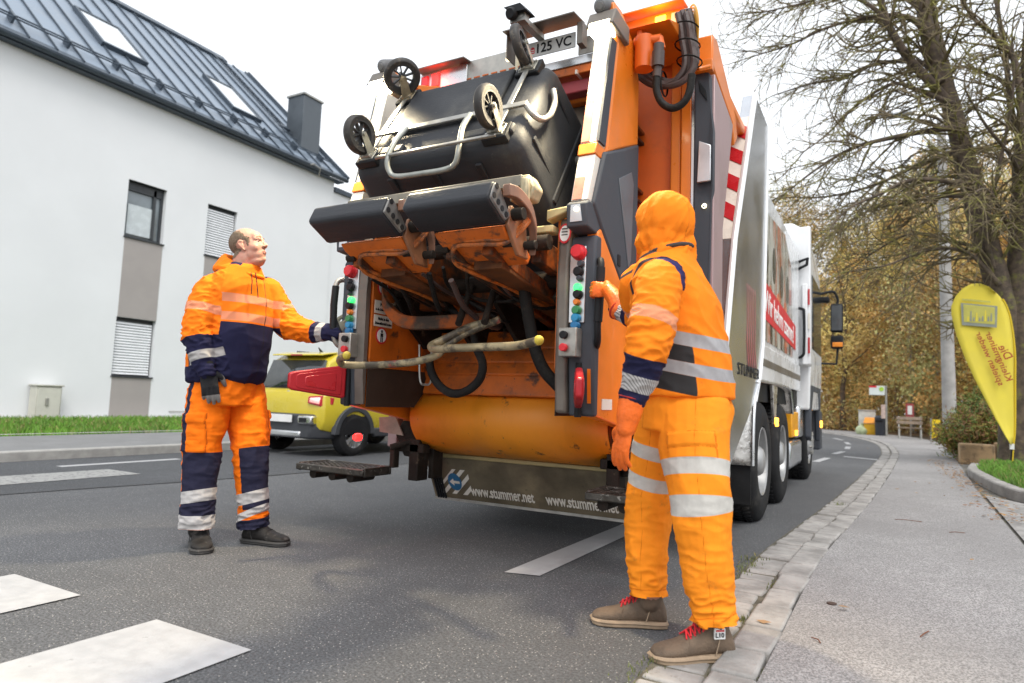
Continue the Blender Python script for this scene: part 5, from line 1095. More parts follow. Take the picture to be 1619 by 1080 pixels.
# --- cab and equipment between the axles
cb_ = MB(); pr = [(-.80,.95),(-.78,1.6),(-.80,2.9),(-.86,3.32),(-1.0,3.42)]; pr = pr+[(2*XC-x, z) for x, z in pr[::-1]]
cb_.loft([[(x, y, z) for x, z in pr] for y in (9.25, 11.0)]+[[(x+(.06 if x < XC else -.06), 11.45, z-.04*(z > 1.6)) for x, z in pr]]); cab = cb_.build('cab', m_white, T, bevel=.03, seg=3)
for s in (1,-1):
    plateX([(9.06,1.52),(9.06,3.30),(9.22,3.34),(9.24,1.50)], -1.10, -.765, s).build('cab_fairing', m_white, T, bevel=.02, seg=3)
    plateX([(9.02,1.52),(9.05,1.52),(9.05,2.55),(9.02,2.55)], -.86, -.80, s).build('fairing_box', m_white, T, bevel=.01)
    for k in range(3): plateX([(9.03,1.66+k*.31),(9.052,1.66+k*.31),(9.052,1.86+k*.31),(9.03,1.86+k*.31)], -.795, -.772, s).build('rear_hatch_mark', m_redrefl if k != 1 else m_refl, T)
    MB().tube(spline(mirp([(-1.02,9.04,1.58),(-.86,8.98,1.62),(-.835,8.97,1.75),(-.835,8.97,2.15),(-.86,8.98,2.22),(-1.0,9.04,2.25)], s), 5), .018, 8).build('access_handle', m_black, T)
    MB().tube(mirp([(-.96,9.03,2.72),(-.80,8.96,2.78),(-.79,8.96,2.86),(-.90,9.03,2.84)], s), .02, 8).build('fairing_latch', m_black, T)
    plateX([(9.35,1.75),(10.9,1.75),(10.85,2.75),(9.5,2.75)], -.795, -.775, s).build('side_window', m_glass, T, bevel=.01)
    MB().tube(spline(mirp([(-.80,10.95,2.72),(-.62,11.0,2.76),(-.56,11.05,2.66),(-.56,11.05,2.55)], s), 5), .02, 8).build('mirror_arm', m_black, T); MB().tube(mirp([(-.80,10.95,1.66),(-.58,11.05,1.66),(-.56,11.05,1.9)], s), .018, 8).build('mirror_arm', m_black, T)
    mr = MB().obox(mir((-.57,11.06,2.36), s), (.085,0,0), (0,.05,0), (0,0,.22)).build('mirror', m_black, T, bevel=.03, seg=3)
    MB().obox(mir((-.57,11.006,2.36), s), (.07,0,0), (0,.004,0), (0,0,.19)).build('mirror_glass', M('mirror_glass', (.06,.065,.07), .12), mr)
    m2 = MB().obox(mir((-.57,11.06,1.99), s), (.085,0,0), (0,.06,0), (0,0,.10)).build('wide_mirror', m_black, T, bevel=.03, seg=3)
    MB().obox(mir((-.56,10.99,1.95), s), (.07,0,0), (0,.008,0), (0,0,.035)).build('mirror_indicator', M('indicator_orange', (.8,.25,.02), .3), m2, bevel=.01)
    MB().obox(mir((-.75,10.9,2.62), s), (.09,0,0), (0,.08,0), (0,0,.04)).build('kerb_mirror', m_black, T, bevel=.02)
    plateX([(9.45,.55),(9.5,.95),(9.75,1.18),(10.45,1.18),(10.72,.95),(10.78,.5),(10.9,.5),(10.95,1.3),(9.3,1.3),(9.3,.6)], -.86, -.79, s).build('front_arch', m_grey, T, bevel=.02)
    MB().box(*sorted((mir((-.79,0,0),s).x, mir((-.765,0,0),s).x)), 10.80, 10.90, .70, .80).build('side_marker', m_lamp_a, T, bevel=.006)
    plateX([(8.3,.62),(8.95,.62),(8.95,.92),(8.3,.92)], -1.3, -.90, s).build('tool_box', M('amber_box', (.75,.33,.01), .4), T, bevel=.015)
    plateX([(8.15,.26),(9.35,.26),(9.35,.58),(8.15,.58)], -1.35, -.90, s).build('fuel_tank', m_silver, T, bevel=.05, seg=3)
    plateX([(8.98,.6),(9.4,.6),(9.4,1.0),(8.98,1.0)], -1.3, -.885, s).build('battery_box', m_alu, T, bevel=.04, seg=3)
    plateX([(8.05,1.0),(9.2,1.0),(9.2,1.18),(8.05,1.18)], -1.3, -.98, s).build('underbody_frame', m_grime, T)
    MB().box(*sorted((mir((-.90,0,0),s).x, mir((-.88,0,0),s).x)), 8.62, 8.68, .64, .70).build('side_marker', m_lamp_a, T)
    b = MB()
    for k in range(4): b.cyl(mir((-1.1,8.2+k*.22,1.05),s), mir((-.97,8.2+k*.22,1.05),s), .06, 12)
    b.build('air_fitting', m_steel, T)
MB().box(2*XC+.9,-.9, 11.40, 11.47, 1.9, 2.9).build('windscreen', m_glass, T)
MB().box(2*XC+.82,-.82, 11.2, 11.6, .35, .95).build('front_bumper', m_grey, T, bevel=.03)

# ================================================================ WHEELED BIN BEING TIPPED
n_ = Vector((0,-.839,.545)); e_ = Vector((0,.545,.839)); ex = Vector((1,0,0)); HC = Vector((-2.15,2.885,2.62)); BC = HC-n_*.135
def bl(u, v, w): return BC+ex*u+e_*v-n_*w        # u right, v up along the base, w into the bin
m_bin = M('grey_black_bin_plastic', (.034,.036,.041), .6, spec=.2, var=.12, vs=4, bump=.15, bs=90, spots=[((.10,.098,.09), .52, .25, 2.5, .7), ((.16,.145,.12), .66, .05, 40, .6)])
BIN = thing('wheeled_bin', 'large dark grey four wheeled waste container held upside down by the lorry', 'waste bin', bl(0,0,0))
def rr_ring(hu, hv, w, rad, dv=0, k=6):
    out = []
    for (sx, sy, a0) in ((1,1,0),(-1,1,90),(-1,-1,180),(1,-1,270)):
        for i in range(k+1):
            a = R(a0+90*i/k); out.append(bl(sx*(hu-rad)+rad*math.cos(a), dv+sy*(hv-rad)+rad*math.sin(a), w))
    return out
b = MB(); b.loft([rr_ring(.47,.27,-.012,.07), rr_ring(.52,.325,-.004,.08), rr_ring(.548,.355,.018,.08), rr_ring(.563,.372,.055,.08), rr_ring(.567,.378,.075,.08), rr_ring(.59,.41,.45,.075,-.01), rr_ring(.592,.413,.47,.075,-.01), rr_ring(.612,.45,.84,.07,-.02)], cap=False)
b.add(rr_ring(.47,.27,-.012,.07), [list(range(28))]); b.build('bin_body', m_bin, BIN, ang=60)
b = MB(); b.loft([rr_ring(.61,.448,.83,.07,-.02), rr_ring(.64,.48,.83,.07,-.02), rr_ring(.64,.48,.875,.07,-.02), rr_ring(.605,.445,.875,.07,-.02)], cap=False); b.build('rim', M('bin_rim', (.10,.098,.085), .4, var=.2, vs=9), BIN)
b = MB(); b.obox(bl(-.02,.12,-.022), ex*.36, e_*.20, n_*.014); b.build('base_panel', m_bin, BIN, bevel=.012, seg=3)
for u in (-.36,.36): MB().obox(bl(u,-.27,-.012), ex*.16, e_*.035, n_*.02).build('base_step', m_bin, BIN, bevel=.012)
b = MB()
for (u, v, hu, hv) in ((0,-.10,.55,.020),(.05,-.345,.40,.010)): b.obox(bl(u,v,-.040), ex*hu, e_*hv, n_*.008)
for u in (-.43,.43): b.obox(bl(u,.0,-.036), ex*.016, e_*.33, n_*.006)
b.build('base_strap', m_steel, BIN, bevel=.004)
b = MB(); b.tube(spline([bl(-.23,-.11,-.05), bl(-.245,-.24,-.055), bl(-.26,-.36,-.03), bl(-.25,-.415,.02), bl(-.20,-.435,.045), bl(-.02,-.44,.05), bl(.12,-.44,.05), bl(.19,-.425,.035), bl(.215,-.37,-.01), bl(.21,-.24,-.055), bl(.206,-.11,-.05)], 6), .016, 12); b.build('brake_bar', M('zinc_tube', (.36,.37,.34), .45, metal=.6, var=.2, vs=14, spots=[((.2,.17,.12), .6, .12, 25, .7)]), BIN)
b = MB(); b.tube(spline([bl(.54,-.10,-.035), bl(.575,-.14,.0), bl(.605,-.13,.05), bl(.615,-.04,.09), bl(.61,.08,.09), bl(.59,.16,.06)], 6), .017, 10); b.build('side_bracket', m_steel, BIN)
b = MB(); b.obox(bl(.586,0,.44), ex*.012, e_*.34, n_*.02); b.build('side_rib', m_bin, BIN, bevel=.008)
for v in (-.22,.22): MB().obox(bl(.574,v,.26), ex*.009, e_*.018, n_*.17).build('side_rib', m_bin, BIN, bevel=.006)
for u in (-.3,0,.3): MB().obox(bl(u,-.392,.28), ex*.02, e_*.010, n_*.20).build('front_rib', m_bin, BIN, bevel=.006)
for (u, v) in ((-.43,.296),(.43,.296),(-.43,-.296),(.43,-.296)): MB().obox(bl(u,v,-.012), ex*.075, e_*.062, n_*.024).build('castor_pedestal', m_black, BIN, bevel=.008)
MB().tube([bl(.57,.1,.5), bl(.66,.1,.5)], .028, 12).build('trunnion', m_steel, BIN)
MB().tube([bl(-.57,.1,.5), bl(-.66,.1,.5)], .028, 12).build('trunnion', m_steel, BIN)
b = MB(); b.tube(spline([bl(.60,-.45,.86), bl(.60,-.2,.95), bl(.60,.2,1.0), bl(.58,.42,.92)], 5), .02, 8); b.build('lid_edge', m_bin, BIN)
b = MB(); b.loft([[bl(u, .44*math.cos(a)-.02, .86+.22*math.sin(a)) for a in [math.pi*i/12 for i in range(13)]] for u in (-.59,.59)], closed=False); b.build('lid', m_bin, BIN, solid=.012)
vdir = Vector((.54,-.73,-.43)); vp = (vdir-n_*vdir.dot(n_)).normalized()
m_cf = M('rusty_castor_fork', (.36,.30,.20), .5, metal=.5, var=.3, vs=20, spots=[((.14,.09,.05), .55, .12, 22, .7)])
m_cf2 = M('zinc_castor_fork', (.32,.31,.27), .42, metal=.7, var=.25, vs=20, spots=[((.16,.12,.08), .6, .12, 22, .7)])
m_cr = M('castor_rubber', (.030,.027,.025), .6, var=.3, vs=12, spots=[((.17,.14,.11), .52, .2, 20, .7)])
for (u, v, ax, mf) in ((-.43,.296,vp,m_cf), (.43,.296,(ex*.95+e_*.25).normalized(),m_cf2), (-.43,-.296,(ex*.93+e_*-.1).normalized(),m_cf2), (.43,-.296,(ex*.96-e_*.05).normalized(),m_cf2)):
    mt = bl(u, v, -.035); tr_ = n_.cross(ax).normalized(); hub = mt+n_*.122+tr_*.03
    cs = MB().obox(mt, ex*.052, e_*.045, n_*.006).obox(mt+n_*.012, ex*.035, e_*.035, n_*.008).lathe([(.036,0),(.036,.022),(.026,.03),(0,.03)], mt, n_, 18).build('castor', mf, BIN, bevel=.003)
    b = MB()
    for sg in (1,-1):
        q = ax*sg*.032; t2 = tr_
        b.prism([mt+q+n_*.02-t2*.034, mt+q+n_*.02+t2*.03, hub+q+t2*.022, hub+q+n_*.022, hub+q-t2*.022], ax*sg*.004)
    b.cyl(hub-ax*.045, hub+ax*.045, .012, 10); b.build('fork', mf, cs, bevel=.003)
    b = MB(); b.lathe([(.076,-.022),(.099,-.025),(.109,-.018),(.113,-.007),(.113,.007),(.109,.018),(.099,.025),(.076,.022)], hub, ax, 36); b.build('tyre', m_cr, cs)
    b = MB(); b.lathe([(.078,-.023),(.070,-.023),(.066,-.012),(.066,.012),(.070,.023),(.078,.023)], hub, ax, 36); b.lathe([(.0,-.024),(.018,-.024),(.020,-.02),(.020,.02),(.018,.024),(0,.024)], hub, ax, 18)
    o1 = ax.orthogonal().normalized(); o2 = ax.cross(o1)
    for k in range(9):
        a = 2*math.pi*k/9; d = o1*math.cos(a)+o2*math.sin(a); b.beam(hub+d*.016, hub+d*.069, .007, .026, ax)
    b.build('castor_rim', M('castor_rim_black', (.03,.03,.032), .5), cs)
    for k in range(4): q = mt+ex*(.042 if k % 2 else -.042)+e_*(.036 if k > 1 else -.036); MB().cyl(q-n_*.004, q+n_*.014, .007, 6).build('castor_bolt', m_steel, cs)
# ================================================================ PEOPLE
def remesh(mb, voxel, smooth=2, name='tmp'):
    me = mb.mesh(name); bm = bmesh.new(); bm.from_mesh(me); bmesh.ops.recalc_face_normals(bm, faces=bm.faces); bm.to_mesh(me); bm.free()
    o = bpy.data.objects.new(name, me); COL.objects.link(o)
    d = o.modifiers.new('r', 'REMESH'); d.mode = 'VOXEL'; d.voxel_size = voxel
    if smooth: s = o.modifiers.new('s', 'SMOOTH'); s.factor = .5; s.iterations = smooth
    bpy.context.view_layer.update()
    out = bpy.data.meshes.new_from_object(o.evaluated_get(bpy.context.evaluated_depsgraph_get()))
    bpy.data.objects.remove(o); bpy.data.meshes.remove(me)
    out.polygons.foreach_set('use_smooth', [True]*len(out.polygons)); return out
def verts(me):
    a = np.empty(len(me.vertices)*3); me.vertices.foreach_get('co', a); return a.reshape(-1, 3)
def normals(me):
    a = np.empty(len(me.vertices)*3); me.vertex_normals.foreach_get('vector', a); return a.reshape(-1, 3)
def chain(mb, pts, rs, seg=16, n=5):             # rounded tapered limb
    P = spline(pts, n); k = len(P)-1; R_ = []
    for i in range(k+1):
        t = i/n; j = min(int(t), len(rs)-2); f = t-j; f = f*f*(3-2*f); R_.append(rs[j]*(1-f)+rs[j+1]*f)
    mb.tube(P, R_, seg); mb.ball(P[0], R_[0]*.995, seg, 10); mb.ball(P[-1], R_[-1]*.995, seg, 10)
def torso(mb, rings, side, front, n=28, k=6, pw=2.3):   # rings: (centre, half side, half front)
    C_ = spline([r_[0] for r_ in rings], k); A = []; 
    for i in range(len(C_)):
        t = i/k; j = min(int(t), len(rings)-2); f = t-j; a = rings[j][1]*(1-f)+rings[j+1][1]*f; b = rings[j][2]*(1-f)+rings[j+1][2]*f; row = []
        for q in range(n):
            th = 2*math.pi*q/n; c, s_ = math.cos(th), math.sin(th); c = math.copysign(abs(c)**(2/pw), c); s_ = math.copysign(abs(s_)**(2/pw), s_)
            row.append(C_[i]+side*(a*c)+front*(b*s_))
        A.append(row)
    mb.loft(A)
def segparam(V, pts):                            # nearest distance to a polyline and length along it
    P = np.array([list(p) for p in pts]); best = np.full(len(V), 1e9); tt = np.zeros(len(V)); acc = 0
    for i in range(len(P)-1):
        d = P[i+1]-P[i]; L = np.linalg.norm(d); u = np.clip(((V-P[i])@d)/(L*L), 0, 1); q = P[i]+np.outer(u, d); ds = np.linalg.norm(V-q, axis=1)
        m = ds < best; best[m] = ds[m]; tt[m] = acc+u[m]*L; acc += L
    return best, tt
def cut_ends(me, ends):                          # open hems: drop what lies beyond each end plane
    bm = bmesh.new(); bm.from_mesh(me); kill = []
    for f in bm.faces:
        c = f.calc_center_median()
        for (p, d, rr_) in ends:
            if (c-p).dot(d) > 0 and (c-p).length < rr_: kill.append(f); break
    bmesh.ops.delete(bm, geom=kill, context='FACES'); bm.to_mesh(me); bm.free()
def setattr_f(me, name, val):
    a = me.attributes.new(name, 'FLOAT', 'POINT'); a.data.foreach_set('value', np.ascontiguousarray(val, dtype=np.float32))
def fold_noise(V, N, amp, freq, axis=None, sq=1.0, seed=0.):
    out = np.empty(len(V)); ax = np.array(axis) if axis is not None else None
    for i, p in enumerate(V):
        q = p*freq
        if ax is not None: q = q+ax*(q@ax)*(sq-1)
        a = noise.noise(Vector((q[0]+seed, q[1], q[2]))); b = noise.noise(Vector((q[0]*2.1+seed, q[1]*2.1+7, q[2]*2.1)))
        out[i] = (1-2.2*abs(a)**.75)*.8+b*.35
    return out
def cloth_mat(name, base, zones, base2=None, dirt=.0, bump=.25, twill=True):
    """base colour plus zones: (attribute, colour, roughness, kind); attribute>0 inside the zone"""
    m = bpy.data.materials.new(name); m.use_nodes = True; nt = m.node_tree; p = nt.nodes['Principled BSDF']
    co = _n(nt, 'ShaderNodeTexCoord').outputs['Object']
    f = noise_node(nt, co, 7, 5); c = mixc(nt, mapr(nt, f, .3, .7), [x*.9 for x in base], [min(1, x*1.06) for x in base])
    if dirt: c = mixc(nt, mapr(nt, noise_node(nt, co, 11, 8, .7), .57, .72, 0, dirt), c, (.16, .09, .04))
    rg = None
    for (at, col, rough, kind) in zones:
        a = _n(nt, 'ShaderNodeAttribute', attribute_name=at).outputs['Fac']; k = mapr(nt, a, -.0012, .0012)
        cc = col
        if kind == 'mesh':         # segmented reflective tape
            w = _n(nt, 'ShaderNodeTexWave', wave_type='BANDS', bands_direction='DIAGONAL'); w.inputs['Scale'].default_value = 45; nt.links.new(co, w.inputs['Vector'])
            cc = mixc(nt, mapr(nt, w.outputs['Fac'], .3, .6), [x*.45 for x in col], col)
        elif kind == 'tape': cc = mixc(nt, noise_node(nt, co, 22, 5), [x*.72 for x in col], [min(1, x*1.15) for x in col])
        elif kind == 'orangetape':
            w = _n(nt, 'ShaderNodeTexWave', wave_type='BANDS', bands_direction='DIAGONAL'); w.inputs['Scale'].default_value = 55; nt.links.new(co, w.inputs['Vector'])
            cc = mixc(nt, mapr(nt, w.outputs['Fac'], .2, .8, .15, .8), col, base)
        c = mixc(nt, k, c, cc)
    nt.links.new(c, p.inputs['Base Color']); p.inputs['Roughness'].default_value = .78; p.inputs['Specular IOR Level'].default_value = .12
    b = _n(nt, 'ShaderNodeBump'); b.inputs['Strength'].default_value = bump; b.inputs['Distance'].default_value = .004
    h = _n(nt, 'ShaderNodeMath', operation='ADD'); nt.links.new(noise_node(nt, co, 9, 5), h.inputs[0]); nt.links.new(noise_node(nt, co, 420, 2), h.inputs[1]); nt.links.new(h.outputs[0], b.inputs['Height']); nt.links.new(b.outputs[0], p.inputs['Normal'])
    return m
HV = (.92, .20, .010); HV2 = (.92, .235, .014); NAVY = (.018, .018, .05); TAPE = (.50, .48, .47); PTAPE = (.55, .33, .27); CHAR = (.035, .033, .034)
def place(name, me, mats, parent):
    for m in (mats if isinstance(mats, list) else [mats]): me.materials.append(m)
    return link(name, me, parent)
def puff(me, fields, amp=.008):                  # raise a zone a little (pockets, tape)
    V, N = verts(me), normals(me); d = np.zeros(len(V))
    for f_, a in fields: d += np.clip(f_/.006, 0, 1)*a
    V = V+N*d[:, None]; me.vertices.foreach_set('co', V.ravel()); me.update()
# ---- gloves / hands
def hand_mb(wrist, dirv, palm, thumb_side, L=.19, curl=(.5,.5,.5,.5), spread=.06, thumb_curl=.5, fat=1.0, thick=1.0, wrap=0.):
    """dirv: forearm->fingers, palm: palm normal (side to which fingers bend), thumb_side: direction of the thumb"""
    b = MB(); d = Vector(dirv).normalized(); t = Vector(thumb_side); t = (t-d*t.dot(d)).normalized(); p = Vector(palm); p = (p-d*p.dot(d)-t*p.dot(t)).normalized(); w = Vector(wrist); W = L*.43; PL = L*.50
    rows_ = []
    for f, hw, ht in ((-.15,.62,.30),(.0,.66,.30),(.25,.86,.30),(.6,1.0,.28),(.92,.98,.24),(1.02,.86,.18)):
        c = w+d*PL*f; rows_.append([c+t*(W*.5*hw*math.cos(a))+p*(W*.5*ht*thick*math.sin(a)) for a in [2*math.pi*i/16 for i in range(16)]])
    b.loft(rows_)
    for i, (o, ln) in enumerate(((.36,.42),(.12,.47),(-.12,.44),(-.35,.34))):
        base = w+d*PL*.9+t*(W*o); fl = L*ln; a = 0; q = base; P = [q]; dd = (d+t*(o*spread*3)).normalized()
        for k, sg in enumerate((.42,.32,.26)):
            a += curl[i]*(.75 if k == 0 else 1.0); v = dd*math.cos(a)+p*math.sin(a); q = q+v*fl*sg; P.append(q)
        r0 = L*.052*fat*(1.0 if i < 3 else .88); chain(b, P, [r0*1.08, r0, r0*.94, r0*.8], 10, 3)
    tb = w+d*PL*.28+t*(W*.42)+p*.004; v = (t*(.75-.5*wrap)+d*.65+p*(.25+.7*wrap)).normalized(); P = [w+d*PL*.12+t*(W*.22), tb, tb+v*L*.16]
    v2 = (t*(.45-.5*thumb_curl-.4*wrap)+d*(.8-.5*wrap)+p*(.3+.5*thumb_curl)).normalized(); P += [P[-1]+v2*L*.14, P[-1]+v2*L*.14+(v2+p*thumb_curl*.4).normalized()*L*.10]
    r0 = L*.060*fat; chain(b, P, [r0*1.25, r0*1.2, r0, r0*.92, r0*.75], 10, 3)
    return b
def shoe(parent, heel, toe, h, m_up, m_sole, m_lace, L=None, ankle=None, hi=.13, w=.105, name='shoe', lacecol=None):
    heel, toe = Vector(heel), Vector(toe); f = (toe-heel); f.z = 0; L = L or f.length; f.normalize(); s_ = Vector((f.y,-f.x,0)); z = Vector((0,0,1)); o = Vector((heel.x, heel.y, 0))
    st = [(0,.62,.075,.03),(.05,.80,.115,.03),(.18,.86,hi,.03),(.32,.84,hi-.006,.03),(.45,.84,.112,.028),(.58,.92,.088,.026),(.70,1.0,.072,.026),(.82,1.0,.064,.028),(.92,.86,.056,.032),(.98,.58,.046,.034),(1.0,.40,.040,.036)]
    rows_ = []; sol = []
    for (t, hw, hh, zb) in st:
        a = w*.5*hw; c = o+f*(t*L); row = []
        for k in range(18):
            th = 2*math.pi*k/18; cx, cz = math.cos(th), math.sin(th); cx = math.copysign(abs(cx)**.75, cx)
            up = zb*.6+(hh-zb*.6)*(.5+.5*math.copysign(abs(cz)**.8, cz)); nar = 1-(.32 if t < .5 else .12)*max(0, cz)
            row.append(c+s_*(a*cx*nar)+z*up)
        rows_.append(row); sol.append((t, a*1.09))
    b = MB(); b.loft(rows_)
    if ankle is not None: chain(b, [o+f*(L*.20)+z*(hi-.03), Vector(ankle)], [.050,.047], 14, 2)
    me = remesh(b, .005, 3); up = place(name, me, m_up, parent)
    b = MB(); n = len(sol); top = [o+f*(t*L-.004 if i == 0 else t*L+(.006 if i == n-1 else 0))+s_*a for i, (t, a) in enumerate(sol)]+[o+f*(t*L-.004 if i == 0 else t*L)-s_*a for i, (t, a) in reversed(list(enumerate(sol)))]
    b.loft([[q+z*(.002+.004*0) for q in top], [q+z*.014 for q in top], [q+z*.030 for q in top]]); b.build('sole', m_sole, up, bevel=.005)
    b = MB(); mid = [q+z*.021 for q in top]; b.tube(mid+[mid[0]], .0045, 6, cap=False); b.build('sole_line', m_lace if lacecol else m_sole, up)
    for (t0, zz) in ((.60,.0),(.22,.0)):
        c = o+f*(t0*L); hh = .098 if t0 > .5 else hi-.01; wv = w*.5; b = MB(); b.tube(spline([c+s_*wv*.93+z*.032+f*.02, c+s_*wv*.80+z*hh*.72, c+z*(hh*.93)-f*.008, c-s_*wv*.80+z*hh*.72, c-s_*wv*.93+z*.032+f*.02], 5), .0022, 6); b.build('seam', m_sole if t0 < .3 else m_up, up)
    b = MB()
    for k in range(5):
        t = .34+k*.055; zz = hi-.005-(t-.30)*.17; c = o+f*(t*L); 
        b.tube([c-s_*w*.26+z*(zz-.016), c+z*(zz+.006)+f*.006, c+s_*w*.26+z*(zz-.016)+f*.018], .0032, 6)
        b.tube([c+s_*w*.26+z*(zz-.016), c+z*(zz+.008)+f*.008, c-s_*w*.26+z*(zz-.016)+f*.018], .0032, 6)
    c = o+f*(.335*L)+z*(hi+.002)
    for sg in (1,-1):
        b.tube(spline([c, c+s_*sg*.03+z*.012+f*.01, c+s_*sg*.045-z*.004+f*.03, c+s_*sg*.02-z*.002+f*.02, c], 4), .003, 6); b.tube(spline([c, c+s_*sg*.03-z*.015+f*.02, c+s_*sg*.04-z*.04+f*.03], 4), .0028, 6)
    b.build('laces', m_lace, up, fix=True); return up
m_skin = M('skin', (.50, .255, .185), .55, var=.10, vs=24, bump=.25, bs=220, spots=[((.50,.18,.13), .48, .25, 16, .6)], spec=.4)
m_skin.node_tree.nodes['Principled BSDF'].inputs['Subsurface Weight'].default_value = .12; m_skin.node_tree.nodes['Principled BSDF'].inputs['Subsurface Radius'].default_value = (.012,.005,.003)
m_hair = M('short_brown_hair', (.19, .14, .10), .8, spec=.15, var=.45, vs=150, bump=.8, bs=320)
m_eye = M('eye_white', (.36,.33,.31), .2, var=.03); m_iris = M('iris', (.05,.06,.07), .15)
m_lipm = M('lip', (.44,.19,.145), .5); m_brow = M('brow_hair', (.26,.17,.11), .8)
def head_mb(c, f, tilt, roll=0., hood=False):
    f = Vector(f).normalized(); up = Vector((0,0,1)); l = up.cross(f).normalized(); F = (f*math.cos(tilt)+up*math.sin(tilt)).normalized(); U = (up*math.cos(tilt)-f*math.sin(tilt)).normalized()
    c = Vector(c); L = lambda x, y, z: c+l*x+F*y+U*z; ax = (l, F, U); b = MB()
    B = lambda p, r_: b.ball(L(*p), r_, 22, 14, ax)
    B((0,-.012,.045), (.076,.098,.086)); B((0,.02,-.01), (.070,.076,.085)); B((0,.028,-.055), (.058,.064,.058)); B((0,.060,-.092), (.026,.028,.024))
    B((.036,.046,-.020), (.031,.036,.036)); B((-.036,.046,-.020), (.031,.036,.036)); B((0,.062,.050), (.052,.034,.040))
    chain(b, [L(-.045,.072,.030), L(-.022,.088,.030), L(0,.089,.026), L(.022,.088,.030), L(.045,.072,.030)], [.010,.012,.011,.012,.010], 10, 3)
    chain(b, [L(0,.086,.022), L(0,.099,.004), L(0,.110,-.015)], [.008,.010,.0125], 12, 4); B((.013,.100,-.020), (.010,.011,.009)); B((-.013,.100,-.020), (.010,.011,.009))
    B((0,.086,-.045), (.024,.011,.011)); B((0,.084,-.062), (.020,.011,.009)); B((0,.014,-.052), (.068,.062,.056))
    B((0,.022,-.098), (.052,.056,.032))
    for sx in (1,-1):
        chain(b, [L(sx*.076,.002,-.026), L(sx*.084,-.010,-.006), L(sx*.088,-.020,.018), L(sx*.086,-.010,.032), L(sx*.079,.004,.026)], [.007,.0065,.0065,.0065,.006], 8, 3); B((sx*.079,-.006,.003), (.006,.014,.022))
    return b, L, ax
def build_head_details(L, ax, par, me, hair=True, bald=True):
    for sx in (1,-1):
        e = MB().ball(L(sx*.031,.0735,.012), .0118, 16, 12, ax).build('eye', m_eye, par)
        MB().ball(L(sx*.0315,.0815,.0135), .0066, 12, 8, ax).build('iris', m_iris, e)
        b = MB(); b.tube([L(sx*.045,.073,.018), L(sx*.031,.0865,.0190), L(sx*.018,.082,.016)], [.002,.0042,.002], 8); b.tube([L(sx*.044,.073,.006), L(sx*.031,.084,.0035), L(sx*.019,.081,.006)], [.0015,.0028,.0015], 8); b.build('eyelid', m_skin, par)
        b = MB(); b.tube(spline([L(sx*.050,.078,.036), L(sx*.034,.096,.043), L(sx*.014,.099,.037)], 4), [.001,.0018,.0024,.0026,.0026,.0026,.0024,.002,.0015], 6); b.build('eyebrow', m_brow, par)
    b = MB(); b.tube(spline([L(-.024,.086,-.0545), L(-.010,.0955,-.0535), L(0,.0965,-.054), L(.010,.0955,-.0535), L(.024,.086,-.0545)], 3), .0016, 6); b.build('mouth_line', M('mouth_dark', (.22,.08,.065), .6), par)
    b = MB(); b.tube(spline([L(-.020,.0885,-.0605), L(0,.0945,-.062), L(.020,.0885,-.0605)], 4), [.0015,.0025,.003,.0033,.0035,.0033,.003,.0025,.0015], 8); b.build('lip', m_lipm, par)
    if hair:
        V = verts(me); l, F, U = (np.array(v) for v in ax); c = np.array(L(0,0,0)); q = V-c; x, y, z = q@l, q@F, q@U
        top = -.004+.0*x
        fld = np.minimum(.044-y-.75*np.clip(z-.04,0,1), 1)         # back of the hairline
        fld = np.minimum(fld, z+.028+.9*np.minimum(0, y+.03)*-1+.35*np.clip(y+.02,0,1)*-1); 
        bald_f = np.maximum(.104-(z+.36*y), -(y+.030)); fld = np.minimum(fld, z+.035+np.where(y < -.03, 0.02, 0)); fld = np.minimum(fld, bald_f)
        ear = np.sqrt((y+.008)**2*1.3+(z-.004)**2)-.036; fld = np.where(np.abs(x) > .06, np.minimum(fld, ear), fld)
        for i in range(len(V)): fld[i] += .010*noise.noise(Vector(q[i]*60))+.005*noise.noise(Vector(q[i]*160))
        keep = fld > 0; hm = MB(); idx = {}; N = normals(me)
        for pl in me.polygons:
            vs_ = list(pl.vertices)
            if all(keep[i] for i in vs_):
                for i in vs_:
                    if i not in idx: idx[i] = len(hm.v); k = min(1, fld[i]/.012); hm.v.append(tuple(V[i]+N[i]*(.0006+.0018*k)))
                hm.f.append([idx[i] for i in vs_]); hm.m.append(0)
        hm.build('hair', m_hair, par, fix=False, ang=80)

# ------------------------------------------------ worker on the left
D = atD
fA = Vector((.976,.20,0)).normalized(); lA = Vector((-fA.y,fA.x,0)); zA = Vector((0,0,1))
hc = D(393,393,4.06); fh = Vector((.90,.42,0)).normalized()
hb_, LA, axA = head_mb(hc, fh, R(19))
pel, che, nek = D(357,606,4.07), D(377,470,4.07), D(386,424,4.06)
aR = [D(334,456,3.93), D(315,516,3.85), D(322,552,3.83), D(328,580,3.82)]
aL = [D(425,455,4.22), D(446,500,4.24), D(478,521,4.20), D(528,525,4.10)]
lR = [D(330,612,3.98), D(318,710,3.91), D(311,834,3.87)]
lL = [D(390,612,4.16), D(396,712,4.07), D(402,838,4.05)]
chain(hb_, [nek-zA*.03, D(388,412,4.05), LA(0,-.02,-.06)], [.085,.072,.068], 18)
torso(hb_, [(pel-zA*.06,.17,.13), (pel+zA*.1,.19,.17), (D(366,540,4.07),.20,.18), (che,.20,.15), (nek,.09,.08)], lA, fA)
for P, rs in ((aR,[.06,.05,.042,.032]), (aL,[.06,.05,.042,.032])): chain(hb_, P, rs, 12)
for P, rs in ((lR,[.10,.07,.034]), (lL,[.10,.07,.034])): chain(hb_, P, rs, 12)
